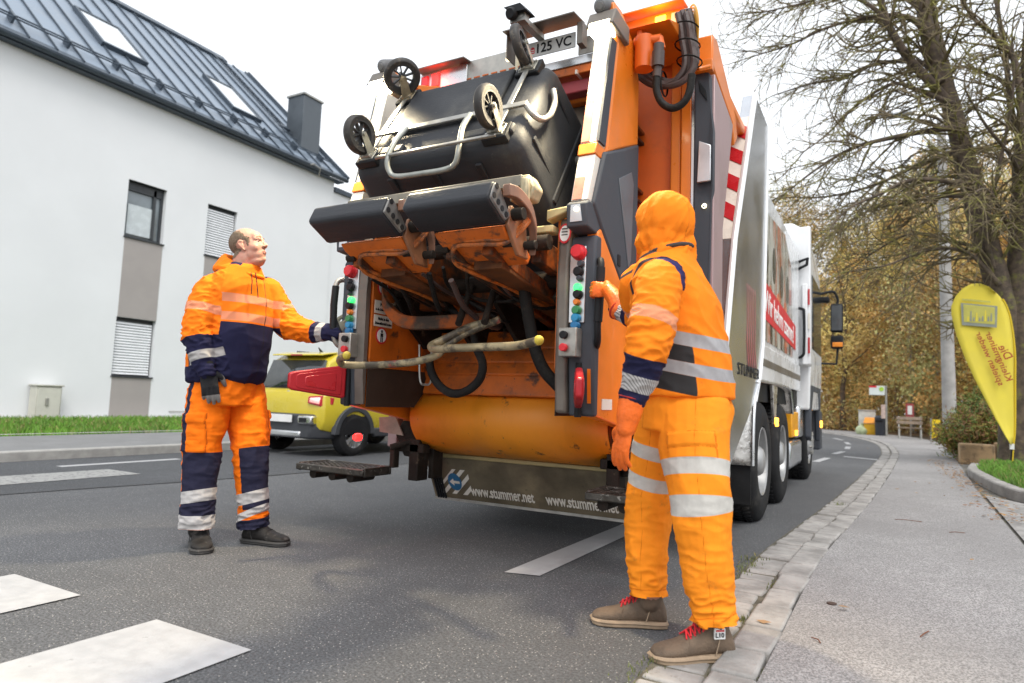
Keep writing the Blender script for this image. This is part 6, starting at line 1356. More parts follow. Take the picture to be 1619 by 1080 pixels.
for P, dv in ((lR, (onZ(318,874)-onZ(306,846)).normalized()), (lL, (onZ(455,864)-onZ(378,856)).normalized())): chain(hb_, [P[2], P[2]-zA*.02], [.030,.028], 10, 2)
hdR = (D(334,628,3.80)-D(330,588,3.82)).normalized()
me = remesh(hb_, .0042, 9); W1 = place('person', me, m_skin, None)
tag(W1, 'balding worker in orange and navy hooded jacket pressing buttons at left', 'person')
build_head_details(LA, axA, W1, me)
# jacket
b = MB(); hem = D(357,600,4.07)
torso(b, [(hem-zA*.015,.225,.185), (hem+zA*.05,.235,.215), (D(364,545,4.07),.232,.222), (D(372,505,4.07),.226,.200), (D(378,465,4.07),.225,.165), (D(381,442,4.06),.180,.128), (D(385,421,4.06),.100,.100)], lA, fA, 32, 6, 2.25)
chain(b, [D(354,450,3.98)]+[D(332,459,3.93), D(319,497,3.87), D(314,530,3.845), D(320,560,3.83), D(327,585,3.82)], [.070,.083,.088,.084,.070,.054], 18)
chain(b, [D(405,455,4.15)]+[D(424,463,4.22)]+[D(441,492,4.24), D(456,514,4.23), D(490,524,4.18), D(530,527,4.10)], [.075,.088,.091,.086,.066,.050], 18)
me = remesh(b, .0068, 2); V, N = verts(me), normals(me)
dR, tR = segparam(V, [D(333,446,3.93), D(318,500,3.86), D(314,532,3.845), D(327,589,3.82)]); dL, tL = segparam(V, [D(425,452,4.22), D(446,500,4.24), D(470,520,4.21), D(532,527,4.10)])
tor = np.array(((V-np.array(che)) @ np.array(zA))); rad = (V-np.array(pel)); sd = rad@np.array(lA); fr = rad@np.array(fA); dist_ax = np.hypot(sd, fr)
inR = (dR < .125) & (sd < -.13) & (fr < .22); inL = (dL < .12) & ((sd > .17) | (fr > .27)); 
isR = inR & (dR < dist_ax*.72); isL = inL & (dL < dist_ax*.72)
w = fold_noise(V, N, 1, 9, lA, .45, 3); w2 = fold_noise(V, N, 1, 15, zA, 2.2, 9)
amp = np.full(len(V), .0065); arm = isR | isL; amp[arm] = .009
el = np.exp(-((np.where(isR, tR, tL)-.33)/.10)**2); amp = amp+np.where(arm, el*.007, 0); amp = amp+.007*np.exp(-((V[:,2]-hem.z)/.07)**2)
w5 = fold_noise(V, N, 1, 5.5, Vector((.6,.2,.75)), .5, 21); V = V+N*(amp*np.where(arm, w2*.9+w5*.5, w*.8+w5*1.1))[:, None]; me.vertices.foreach_set('co', V.ravel()); me.update()
BIG = 1.
def band(t, a, b_, mask): return np.where(mask, np.minimum(t-a, b_-t), -BIG)
LRl, LLl = tR.max(), tL.max(); z = V[:,2]; zh = hem.z
tors = ~arm
tilt_z = z+.10*(fr-.1)*0
navy = np.where(tors, np.minimum(zh+.335-z, (fr+.02)*.8-np.clip(z-zh-.10,0,1)*.35+.05), -BIG); navy = np.maximum(navy, np.where(tors, zh+.065-z, -BIG))
setattr_f(me, 'navy', np.maximum.reduce([navy, np.where(isR, tR-(LRl-.215), -BIG), np.where(isL, tL-(LLl-.165), -BIG)]))
setattr_f(me, 'cuff', np.maximum(band(tR, LRl-.125, LRl-.075, isR), band(tL, LLl-.125, LLl-.075, isL)))
tp = np.maximum.reduce([band(z, zh+.345, zh+.395, tors), band(z, zh+.455, zh+.505, tors), band(tR, .155, .205, isR), band(tL, .155, .205, isL)])
setattr_f(me, 'tape', tp)
ss = np.abs(sd)
shz = np.where(z > che.z+.03, np.minimum.reduce([.032-np.abs(ss-.165+(fr-.02)*.35), fr+.02, .17-fr, z-che.z-.03]), -BIG)
setattr_f(me, 'shoulder', shz)
tpatch = np.where(z > che.z+.06, np.minimum.reduce([.028-np.abs(fr+.09), ss-.09, .20-ss]), -BIG); setattr_f(me, 'backtape', tpatch)
zl = np.where(tors & (fr > .05), .0035-np.abs(sd-.01), -BIG); zl = np.where(z < nek.z-.04, zl, -BIG); setattr_f(me, 'zip', zl)
J1 = place('jacket', me, cloth_mat('orange_navy_jacket', HV, [('navy',NAVY,.8,''),('tape',PTAPE,.5,'orangetape'),('cuff',TAPE,.5,'mesh'),('shoulder',NAVY,.8,''),('backtape',PTAPE,.5,'tape'),('zip',(.02,.02,.025),.4,'')], bump=.3), W1)
b = MB(); nb = D(382,427,4.06)
ths = [2*math.pi*i/28 for i in range(28)]
hring = lambda r0, zb, zs: [nb+lA*(r0*math.cos(a)*1.02)+fA*(r0*math.sin(a)*(1.0 if math.sin(a) > 0 else 1.18)-.008)+zA*(zb-zs*math.sin(a)) for a in ths]
b.loft([hring(.062,-.06,.02), hring(.066,.01,.04), hring(.074,.040,.056), hring(.088,.046,.058), hring(.104,.034,.050), hring(.124,.010,.036), hring(.142,-.012,.026), hring(.140,-.030,.020), hring(.11,-.055,.012)])
hme = remesh(b, .006, 3); HVv, HN = verts(hme), normals(hme); hw = fold_noise(HVv, HN, 1, 11, zA, 1.6, 2); HVv = HVv+HN*(.005*hw)[:, None]; hme.vertices.foreach_set('co', HVv.ravel()); hme.update(); place('hood', hme, cloth_mat('orange_hood_fabric', HV, [], bump=.3), W1)
b = MB()
for sg, ln in ((1,.15),(-1,.13)):
    q = D(397 if sg < 0 else 404, 431, 3.88 if sg < 0 else 3.95); b.tube([q, q-zA*.05+fA*.012, q-zA*ln+fA*.022+lA*.012*sg], .003, 6)
b.build('hood_cord', m_blackp, J1)
# trousers
b = MB(); cr = D(362,640,4.05)
torso(b, [(D(358,588,4.07),.21,.172), (D(358,612,4.07),.215,.172), (D(360,640,4.06),.208,.155)], lA, fA, 28, 4, 2.3)
chain(b, [D(332,618,3.98), D(327,660,3.95), D(320,712,3.92), D(315,770,3.89), D(310,833,3.87)], [.118,.122,.105,.094,.088], 20)
chain(b, [D(386,618,4.15), D(392,665,4.12), D(396,715,4.08), D(399,775,4.06), D(401,832,4.05)], [.118,.118,.105,.092,.086], 20)
me = remesh(b, .0068, 2); cut_ends(me, [(D(310,833,3.87), (D(310,833,3.87)-D(315,770,3.89)).normalized(), .16), (D(401,832,4.05), (D(401,832,4.05)-D(399,775,4.06)).normalized(), .16)]); V, N = verts(me), normals(me)
dR, tR = segparam(V, [D(330,600,3.98), D(320,712,3.92), D(310,833,3.87)]); dL, tL = segparam(V, [D(388,600,4.15), D(396,715,4.08), D(401,832,4.05)])
isR = dR < dL; t = np.where(isR, tR, tL); LL = np.where(isR, tR.max(), tL.max())
ax_leg = [np.array(lR[1]-lR[0]), np.array(lL[1]-lL[0])]
w = fold_noise(V, N, 1, 8, zA, 1.5, 5); w2 = fold_noise(V, N, 1, 13, zA, 2.6, 2)
low = np.exp(-((LL-t)/.14)**2); knee = np.exp(-((t-.42)/.12)**2); top_ = np.exp(-((t-.10)/.12)**2)
V = V+N*((.006+.006*knee+.005*top_)*w+(.013*low+.003)*w2)[:, None]; me.vertices.foreach_set('co', V.ravel()); me.update()
cenR = np.array(lR[0]); cR = np.stack([np.interp(tR,[0,.45,.95],[lR[0][i],lR[1][i],lR[2][i]]) for i in range(3)],1); cL = np.stack([np.interp(tL,[0,.45,.95],[lL[0][i],lL[1][i],lL[2][i]]) for i in range(3)],1)
q = V-np.where(isR[:,None], cR, cL); frn = q@np.array(fA); sdn = q@np.array(lA)
fdir = frn*.8-np.where(isR, sdn, -sdn)*.35      # front and outer side
fdirR = frn*.75-sdn*.45
ff = np.where(isR, fdirR, frn)
kn = np.minimum.reduce([t-.43, .795-t, np.where(isR, frn+.055, frn+.0)]); 
side = np.minimum.reduce([np.where(isR, .020-np.abs(frn+.035), .016-np.abs(frn+.02)), np.where(isR,-sdn,sdn)-.02, .52-t, t-.02])
setattr_f(me, 'navy', np.maximum.reduce([kn, side, np.where(~isR, t-(LL-.055), -BIG), np.where(isR, np.minimum.reduce([.01-np.abs(frn+.05)+.02, t-(LL-.12), (LL-.05)-t]), -BIG)]))
tilt = .35*frn
setattr_f(me, 'tape', np.maximum(band(t+tilt*.5, LL-.215, LL-.145, np.ones(len(V),bool)), np.where(isR, band(t, LL-.075, LL-.0, isR), band(t+tilt, LL-.105, LL-.06, ~isR))))
pk = np.minimum.reduce([np.where(isR, -sdn-.01, sdn-.03), t-.205, .43-t, .078-np.abs(frn-.01)]); pf = np.minimum(pk, .262-t)
setattr_f(me, 'edge', np.where(np.abs(pk) < .0035, .0035-np.abs(pk), np.where((pk > 0) & (np.abs(t-.264) < .0035), .0035-np.abs(t-.264), -BIG)))
puff(me, [(pk, .010), (pf, .006)])
T1 = place('trousers', me, cloth_mat('orange_navy_trousers', (.92,.185,.008), [('edge',(.55,.10,.01),.8,''),('navy',(.022,.022,.045),.8,''),('tape',TAPE,.5,'tape')], bump=.35, dirt=.15), W1)
# gloves
m_glove = M('black_knit_glove', (.022,.022,.024), .8, var=.3, vs=40, bump=.5, bs=260); m_gpalm = M('grey_glove_coating', (.28,.27,.26), .7, var=.15, vs=30)
camdir = (Vector((0,0,CAM_H))-hc).normalized()
hb2 = hand_mb(D(329,584,3.82), (D(333,628,3.80)-D(329,584,3.82)), -fA*.5+lA*.8, fA*.75+lA*.6, L=.225, curl=(.22,.26,.30,.36), thumb_curl=.4, fat=1.12, thick=1.25)
chain(hb2, [D(328,574,3.82), D(329,590,3.82)], [.042,.040], 14, 2)
me = remesh(hb2, .0036, 2); tt = (verts(me)-np.array(D(333,622,3.80)))@np.array((D(333,628,3.80)-D(329,584,3.82)).normalized()); pn = (verts(me)-np.array(D(331,606,3.81)))@np.array((-fA*.5+lA*.8).normalized()); setattr_f(me, 'tips', np.maximum(tt-.01, pn-.016))
place('glove', me, cloth_mat('black_grey_glove', (.022,.022,.024), [('tips',(.22,.21,.20),.7,'')], bump=.5), W1)
tgt = D(549,516,4.08); hb2 = hand_mb(D(530,524,4.10), tgt-D(530,524,4.10), Vector((.25,.75,-.45)), Vector((-.1,-.35,.9)), L=.205, curl=(.15,.42,.5,.55), thumb_curl=.5, fat=1.12, thick=1.25)
chain(hb2, [D(522,525,4.11), D(533,523,4.10)], [.040,.040], 14, 2)
me = remesh(hb2, .0036, 2); tt = (verts(me)-np.array(D(541,520,4.09)))@np.array((tgt-D(528,526,4.10)).normalized()); setattr_f(me, 'tips', tt)
place('glove', me, cloth_mat('black_grey_glove_2', (.022,.022,.024), [('tips',(.20,.19,.15),.7,'')], bump=.5), W1)
m_boot = M('black_safety_shoe', (.024,.022,.021), .6, spec=.2, var=.3, vs=14, bump=.3, bs=70, spots=[((.12,.11,.10), .56, .15, 18, .6)]); m_bsole = M('dark_grey_sole', (.045,.043,.042), .7, var=.2, spots=[((.13,.12,.11), .55, .2, 20, .6)])
toeR = onZ(320,877); heelR = onZ(306,846); dR_ = (toeR-heelR).normalized()
shoe(W1, toeR-dR_*.295, toeR, .1, m_boot, m_bsole, M('black_lace', (.015,.015,.015), .8), L=.30, ankle=lR[2]-zA*.02, hi=.14, w=.118)
toeL = onZ(455,864); heelL = onZ(378,856); dL_ = (toeL-heelL).normalized()
shoe(W1, toeL-dL_*.305, toeL, .1, m_boot, m_bsole, bpy.data.materials['black_lace'], L=.305, ankle=lL[2]-zA*.02, hi=.13, w=.115)

# ------------------------------------------------ worker on the right
fB = Vector((-.985,.17,0)).normalized(); lB = Vector((-fB.y,fB.x,0))
hc2 = D(1052,358,2.74); hb_, LB, axB = head_mb(hc2, fB, R(-4))
nk2, ch2, pl2 = D(1056,412,2.72), D(1062,480,2.72), D(1082,628,2.72)
aLs = [D(1044,448,2.52), D(1024,545,2.42), D(1000,632,2.44)]
aRs = [D(1004,450,2.90), D(1016,505,2.98), D(976,489,3.12)]
lLs = [D(1100,650,2.60), D(1110,815,2.49), D(1130,975,2.45)]
lRs = [D(1052,645,2.84), D(1027,790,2.86), D(1026,945,2.77)]
chain(hb_, [nk2-zA*.04, nk2+zA*.03, LB(0,-.02,-.06)], [.08,.065,.06], 16)
torso(hb_, [(pl2,.16,.12), (D(1078,570,2.72),.165,.13), (ch2,.18,.12), (nk2,.08,.07)], lB, fB)
for P, rs in ((aLs,[.055,.045,.03]), (aRs,[.055,.045,.03]), (lLs,[.09,.065,.045]), (lRs,[.09,.065,.045])): chain(hb_, P, rs, 12)
for P, dv in ((lLs, (onZ(1031,1046)-onZ(1168,1040)).normalized()), (lRs, (onZ(936,984)-onZ(1058,992)).normalized())): chain(hb_, [P[2], P[2]-zA*.02], [.030,.028], 10, 2)
me = remesh(hb_, .005, 3); W2 = place('person', me, m_skin, None)
tag(W2, 'worker with orange hood up gripping the handle, seen from behind', 'person')
build_head_details(LB, axB, W2, me, hair=True)
# hood
b = MB()
b.ball(D(1051,352,2.745), (.106,.124,.128), 24, 16, (lB, fB, zA)); b.ball(D(1047,376,2.745), (.100,.112,.100), 24, 14, (lB, fB, zA)); b.ball(D(1050,330,2.745), (.074,.090,.072), 20, 12, (lB, fB, zA)); b.ball(D(1066,334,2.745), (.066,.066,.074), 20, 12, (lB, fB, zA))
chain(b, [D(1060,392,2.745), D(1056,412,2.73)], [.098,.105], 20, 3)
me = remesh(b, .006, 3)
bm = bmesh.new(); bm.from_mesh(me); oc_ = D(1047,362,2.745)
bmesh.ops.delete(bm, geom=[f for f in bm.faces if (f.calc_center_median()-oc_).normalized().dot(fB) > .80 and (f.calc_center_median()-oc_).dot(fB) > 0], context='FACES'); bm.to_mesh(me); bm.free()
V, N = verts(me), normals(me)
w = fold_noise(V, N, 1, 15, zA, .38, 1); w = w*.8+.5*fold_noise(V, N, 1, 24, Vector((.5,.4,.75)), .3, 5); low = np.clip((D(1050,350,2.745).z-V[:,2])/.12, 0, 1)
V = V+N*((.007+.010*low)*w)[:, None]; sdh = (V-np.array(D(1053,350,2.745)))@np.array(lB); V = V-N*(.004*np.exp(-((sdh-.028)/.004)**2))[:, None]; me.vertices.foreach_set('co', V.ravel()); me.update()
qx = (V-np.array(D(1053,350,2.745))); setattr_f(me, 'seam', .0022-np.abs(qx@np.array(lB)-.028)); sx = np.minimum(.006-np.abs(V[:,2]-D(1055,408,2.73).z-.18*(qx@np.array(fB))), BIG); setattr_f(me, 'trim', sx)
place('hood', me, cloth_mat('orange_hood', HV2, [('seam',(.62,.15,.01),.8,'')], bump=.3), W2)
nc = D(1054,402,2.735); b = MB(); b.tube([nc+lB*(.103*math.cos(a))+fB*(.106*math.sin(a))-zA*(.004+.030*math.sin(a)) for a in [2*math.pi*i/28 for i in range(29)]], .0085, 8, cap=False); b.build('neck_trim', M('dark_trim', (.045,.04,.04), .8), W2)
# jacket sleeves, vest body
b = MB(); hem = D(1082,622,2.72)
torso(b, [(hem-zA*.015,.200,.190), (hem+zA*.05,.198,.188), (D(1080,560,2.72),.185,.178), (D(1072,505,2.72),.19,.172), (D(1061,455,2.72),.185,.150), (D(1056,425,2.72),.15,.118), (D(1055,402,2.73),.098,.098)], lB, fB, 32, 6, 2.3)
b.tube([D(1055,403,2.735)+lB*(.088*math.cos(a))+fB*(.088*math.sin(a))-zA*(.012+.03*math.sin(a)) for a in [2*math.pi*i/14 for i in range(15)]], .020, 10)
chain(b, [D(1052,440,2.60), D(1042,452,2.52), D(1034,500,2.46), D(1024,548,2.42), D(1012,592,2.43), D(1001,628,2.44)], [.082,.086,.086,.080,.066,.050], 18)
chain(b, [D(1040,435,2.80)]+[D(1008,455,2.90), D(1018,495,2.98), D(1010,504,3.03), D(978,490,3.12)], [.08,.085,.078,.062,.046], 16)
me = remesh(b, .006, 2); V, N = verts(me), normals(me)
dL, tL = segparam(V, [D(1044,440,2.52), D(1034,500,2.46), D(1024,548,2.42), D(1000,632,2.44)]); dR, tR = segparam(V, [D(1004,445,2.90), D(1018,500,2.98), D(976,489,3.13)])
cx = np.stack([np.interp(V[:,2], [hem.z, ch2.z, nk2.z], [hem[i], ch2[i], nk2[i]]) for i in range(3)], 1); q = V-cx; sd = q@np.array(lB); fr = q@np.array(fB); da = np.hypot(sd, fr)
isL = (dL < .115) & (sd > .085) & ((dL < da*.62) | (sd > .17)); isR = (dR < .11) & (dR < da*.75) & (sd < -.06); arm = isL | isR; tors = ~arm
w = fold_noise(V, N, 1, 11, zA, 2.0, 4); w2 = fold_noise(V, N, 1, 15, zA, 2.2, 8); w3 = fold_noise(V, N, 1, 22, zA, 2.6, 6)
amp = np.where(arm, .008, .0045); el = np.exp(-((tL-.26)/.11)**2); amp = amp+np.where(isL, .007*el, 0)+np.where(tors, .004*np.exp(-((V[:,2]-ch2.z)/.12)**2), 0)
w5 = fold_noise(V, N, 1, 6, Vector((.35,.45,.85)), 2.2, 31); w6 = fold_noise(V, N, 1, 5, Vector((.6,.2,.75)), .5, 17); V = V+N*(amp*np.where(arm, w2*.7+w6*.5, w5*1.3+w6*.6))[:, None]; me.vertices.foreach_set('co', V.ravel()); me.update()
z = V[:,2]; zh = hem.z; LLl = tL.max(); LRl = tR.max(); slope = z-(fr*.22)*-1
zz = z-.30*(-fr-.05)*0+fr*-.0
zb = z+.20*(-fr)           # bands drop towards the back
charc = np.maximum(band(zb, zh+.135, zh+.20, tors & (sd > .02)), band(zb, zh+.01, zh+.085, tors & (sd > .02))); charc = np.where(fr > -.14, np.minimum(charc, fr+.125), -BIG)
setattr_f(me, 'char', charc)
setattr_f(me, 'tape', np.maximum(band(zb, zh+.200, zh+.252, tors), band(zb, zh+.085, zh+.135, tors)))
setattr_f(me, 'navy', np.maximum.reduce([np.where(isL, tL-(LLl-.165), -BIG), np.where(isR, tR-(LRl-.105), -BIG)]))
setattr_f(me, 'cuff', np.maximum(band(tL, LLl-.095, LLl-.035, isL), band(tR, LRl-.075, LRl-.035, isR)))
setattr_f(me, 'ptape', np.maximum(band(tL+.12*fr, .150, .200, isL), band(tR, .10, .15, isR)))
edge = np.where(isL | (sd > .05), .006-np.abs((dL-.112)) , -BIG); edge = np.where((z > ch2.z+.02) & (tL < .16), .0065-np.abs(sd-.145), -BIG); setattr_f(me, 'armhole', edge)
nsh = np.where((z > ch2.z+.02) & (tL < .16), np.minimum.reduce([sd-.145, .205-sd, -fr-.02, .095+fr*0-np.abs(fr+.075)]), -BIG); setattr_f(me, 'nshoulder', nsh)
coll = .008-np.abs(z-(D(1055,403,2.73).z-.002-.32*fr)); coll = np.where(tors & (z > nk2.z-.06), coll, -BIG); setattr_f(me, 'collar', coll)
J2 = place('jacket', me, cloth_mat('orange_vest_jacket', HV2, [('char',CHAR,.8,''),('tape',(.40,.39,.40),.5,'tape'),('navy',NAVY,.8,''),('cuff',TAPE,.5,'mesh'),('ptape',PTAPE,.5,'orangetape'),('nshoulder',(.03,.025,.10),.8,''),('armhole',(.03,.03,.04),.7,''),('collar',(.06,.05,.05),.7,'')], bump=.35, dirt=.25), W2)
# back print: dark and pale lettering-like marks on the vest back
MBp = MB(); bkn = -fB*.9+lB*.35; rr_ = random.Random(3)
m_pr = M('faded_back_print', (.06,.045,.04), .8)
# trousers
b = MB()
torso(b, [(D(1083,612,2.72),.165,.150), (D(1084,645,2.72),.188,.172), (D(1082,680,2.71),.185,.165)], lB, fB, 28, 4, 2.3)
chain(b, [D(1098,650,2.62), D(1100,720,2.56), D(1106,800,2.50), D(1116,880,2.47), D(1128,981,2.45)], [.128,.130,.108,.096,.072], 20)
chain(b, [D(1056,650,2.82), D(1038,720,2.86), D(1027,800,2.86), D(1024,870,2.81), D(1026,941,2.77)], [.114,.108,.096,.084,.070], 20)
me = remesh(b, .006, 2); cut_ends(me, [(D(1128,981,2.45), (D(1128,981,2.45)-D(1116,880,2.47)).normalized(), .16), (D(1026,941,2.77), (D(1026,941,2.77)-D(1024,870,2.81)).normalized(), .16)]); V, N = verts(me), normals(me)
dL, tL = segparam(V, [D(1099,640,2.62), D(1104,800,2.50), D(1128,984,2.45)]); dR, tR = segparam(V, [D(1056,640,2.82), D(1027,800,2.86), D(1026,944,2.77)])
isL = dL < dR; t = np.where(isL, tL, tR); LL = np.where(isL, tL.max(), tR.max())
w = fold_noise(V, N, 1, 6.5, zA, .55, 5); w2 = fold_noise(V, N, 1, 12, zA, 2.4, 2); low = np.exp(-((LL-t)/.13)**2); kb = np.exp(-((t-.50)/.12)**2)
w5 = fold_noise(V, N, 1, 5, Vector((.5,.3,.8)), .5, 12); V = V+N*((.008)*w+.010*w5+(.001+.016*low+.004*kb)*w2)[:, None]; me.vertices.foreach_set('co', V.ravel()); me.update()
cL = np.stack([np.interp(tL,[0,.40,.9],[lLs[k][i] for k in range(3)]) for i in range(3)],1); cR = np.stack([np.interp(tR,[0,.40,.9],[lRs[k][i] for k in range(3)]) for i in range(3)],1)
q = V-np.where(isL[:,None], cL, cR); frn = q@np.array(fB); sdn = q@np.array(lB); one = np.ones(len(V), bool)
o0 = np.where(isL, .235, .185)
setattr_f(me, 'tape', np.maximum(band(t, o0-.01, o0+.05, one), band(t, o0+.125, o0+.180, one)))
pk = np.minimum.reduce([np.where(isL, sdn-.02, -sdn-.02), t-.13, .23-t, .085-np.abs(frn+.01)]); pf = np.minimum(pk, .185-t)
seam = np.maximum.reduce([np.where(isL & (sdn > 0), .002-np.abs(frn+.035), -BIG), np.where(~isL & (sdn > 0), .002-np.abs(frn+.01), -BIG), np.where((pk > -.004) & (pk < .0025), .001, -BIG), np.where((pk > 0), .002-np.abs(t-.187), -BIG), .003-np.abs(t-(LL-.035))])
setattr_f(me, 'seam', seam); puff(me, [(pk, .004), (pf, .007)])
place('trousers', me, cloth_mat('orange_trousers', (.95,.285,.018), [('seam',(.70,.17,.008),.8,''),('tape',(.56,.54,.50),.5,'tape')], bump=.4, dirt=.3), W2)
# orange rubber gloves
m_rg = M('orange_rubber_glove', (.85,.15,.012), .42, var=.12, vs=20, bump=.4, bs=60, spots=[((.45,.10,.02), .6, .2, 14, .5)]); m_rgc = M('glove_red_rim', (.45,.03,.02), .5)
hb2 = hand_mb(D(990,672,2.44), (D(978,725,2.46)-D(990,672,2.44)), fB*.2+Vector((.55,.8,0)), fB*.9+Vector((0,.3,0)), L=.20, curl=(.20,.22,.26,.32), thumb_curl=.35, fat=1.15, thick=1.35)
chain(hb2, [D(1000,630,2.44), D(995,652,2.44), D(990,676,2.44)], [.050,.047,.038], 16, 3)
g1 = place('glove', remesh(hb2, .0036, 2), m_rg, W2)
MB().lathe([(.046,-.006),(.054,0),(.046,.006)], D(1000,629,2.44), D(1000,629,2.44)-D(990,672,2.44), 24).build('glove_rim', m_rgc, g1)
gp = Vector((-1.199,2.992,1.475)); hb2 = hand_mb(gp+Vector((.070,-.038,.0)), Vector((-.93,.05,.12)), Vector((-.05,1,0)), Vector((.05,.1,1)), L=.185, curl=(.80,.85,.9,.95), thumb_curl=.6, fat=1.2, thick=1.45, wrap=.9)
wr = D(978,490,3.11); chain(hb2, [wr, wr.lerp(gp+Vector((.07,-.038,0)), .5)+Vector((.01,-.01,0)), gp+Vector((.06,-.038,.0))], [.047,.042,.036], 16, 3)
g2 = place('glove', remesh(hb2, .0036, 2), m_rg, W2)
MB().lathe([(.046,-.006),(.053,0),(.046,.006)], wr, wr-gp, 24).build('glove_rim', m_rgc, g2)
m_sued = M('brown_suede_shoe', (.135,.095,.065), .85, var=.2, vs=16, bump=.4, bs=90, spots=[((.07,.05,.035), .55, .2, 12, .6), ((.22,.17,.12), .6, .15, 18, .4)]); m_gum = M('beige_sole', (.33,.24,.16), .75, var=.2, vs=14, spots=[((.16,.12,.08), .55, .15, 16, .6)]); m_rl = M('red_lace', (.62,.02,.03), .7)
toeB = onZ(1031,1046); heelB = onZ(1168,1040); d_ = (toeB-heelB).normalized()
s1 = shoe(W2, toeB-d_*.315, toeB, .1, m_sued, m_gum, m_rl, L=.315, ankle=lLs[2]-zA*.01, hi=.15, w=.112)
toeB2 = onZ(936,984); heelB2 = onZ(1058,992); d2 = (toeB2-heelB2).normalized()
s2 = shoe(W2, toeB2-d2*.31, toeB2, .1, m_sued, m_gum, m_rl, L=.31, ankle=lRs[2]-zA*.01, hi=.145, w=.11)
sdv = Vector((d_.y,-d_.x,0)); sdv = sdv if sdv.y < 0 else -sdv
o_ = toeB-d_*.315+d_*.075; o_.z = 0; cp = o_+sdv*.050+Vector((0,0,.108))
pt = MB().obox(cp, d_*.022, sdv*.004, Vector((0,0,.020))).build('shoe_patch', m_whitep, s1, bevel=.002)
text('patch_writing', 'L10', m_blackp, s1, cp+sdv*.0045+d_*.018*(1)+Vector((0,0,-.013)), -d_, (0,0,1), width=.034, height=.017, bold=.02)
MB().obox(cp+sdv*.0043+Vector((0,0,.011)), d_*.016, sdv*.0008, Vector((0,0,.003))).build('patch_line', m_redp, s1)
# ================================================================ YELLOW CAR
m_cary = M('yellow_car_paint', (.60,.475,.03), .28, var=.03, vs=2, coat=.6, rvar=.04); m_carb = M('grey_car_cladding', (.045,.048,.055), .55, var=.1)
CX, CY = -7.86, 7.0                             # centre line, rear bumper
car = thing('passenger_car', 'small yellow hatchback with dark grey wheel arches passing the lorry', 'car', (CX, CY+1.8, 0))
def car_ring(y, zb, zbelt, hw, hwb):
    pts = [(-hw*.93,zb),(-hw,zb+.12),(-hw*1.01,(zb+zbelt)/2+.05),(-hw*.98,zbelt-.06),(-hwb,zbelt),(hwb,zbelt),(hw*.98,zbelt-.06),(hw*1.01,(zb+zbelt)/2+.05),(hw,zb+.12),(hw*.93,zb)]
    return [(CX+x, CY+y, z) for x, z in pts]
b = MB(); b.loft([car_ring(.06,.46,.86,.70,.62), car_ring(.10,.40,.95,.78,.70), car_ring(.25,.36,1.0,.835,.74), car_ring(.7,.34,1.02,.86,.76), car_ring(1.5,.34,.99,.86,.77), car_ring(2.4,.34,.96,.86,.76), car_ring(3.0,.36,.90,.84,.70), car_ring(3.45,.40,.78,.78,.60), car_ring(3.65,.46,.68,.66,.5)])
b.build('body', m_cary, car, bevel=.03, seg=3)
def gh_ring(y, zb, zt, hwb, hwt): return [(CX+x, CY+y, z) for x, z in ((-hwb,zb),(-hwb*.97,zb+.1),(-hwt,zt-.06),(-hwt*.86,zt),(hwt*.86,zt),(hwt,zt-.06),(hwb*.97,zb+.1),(hwb,zb))]
b = MB(); b.loft([gh_ring(.12,.90,.97,.70,.66), gh_ring(.30,.92,1.44,.73,.62), gh_ring(.50,.93,1.55,.75,.62), gh_ring(1.4,.93,1.60,.77,.63), gh_ring(1.9,.93,1.55,.77,.61), gh_ring(2.55,.93,1.0,.74,.66)]); b.build('cabin', m_cary, car, bevel=.03, seg=3)
MB().loft([[(CX-.62,CY+.135,.99),(CX+.62,CY+.135,.99)], [(CX-.57,CY+.285,1.43),(CX+.57,CY+.285,1.43)]], closed=False).build('rear_window', m_glass, car, solid=.03)
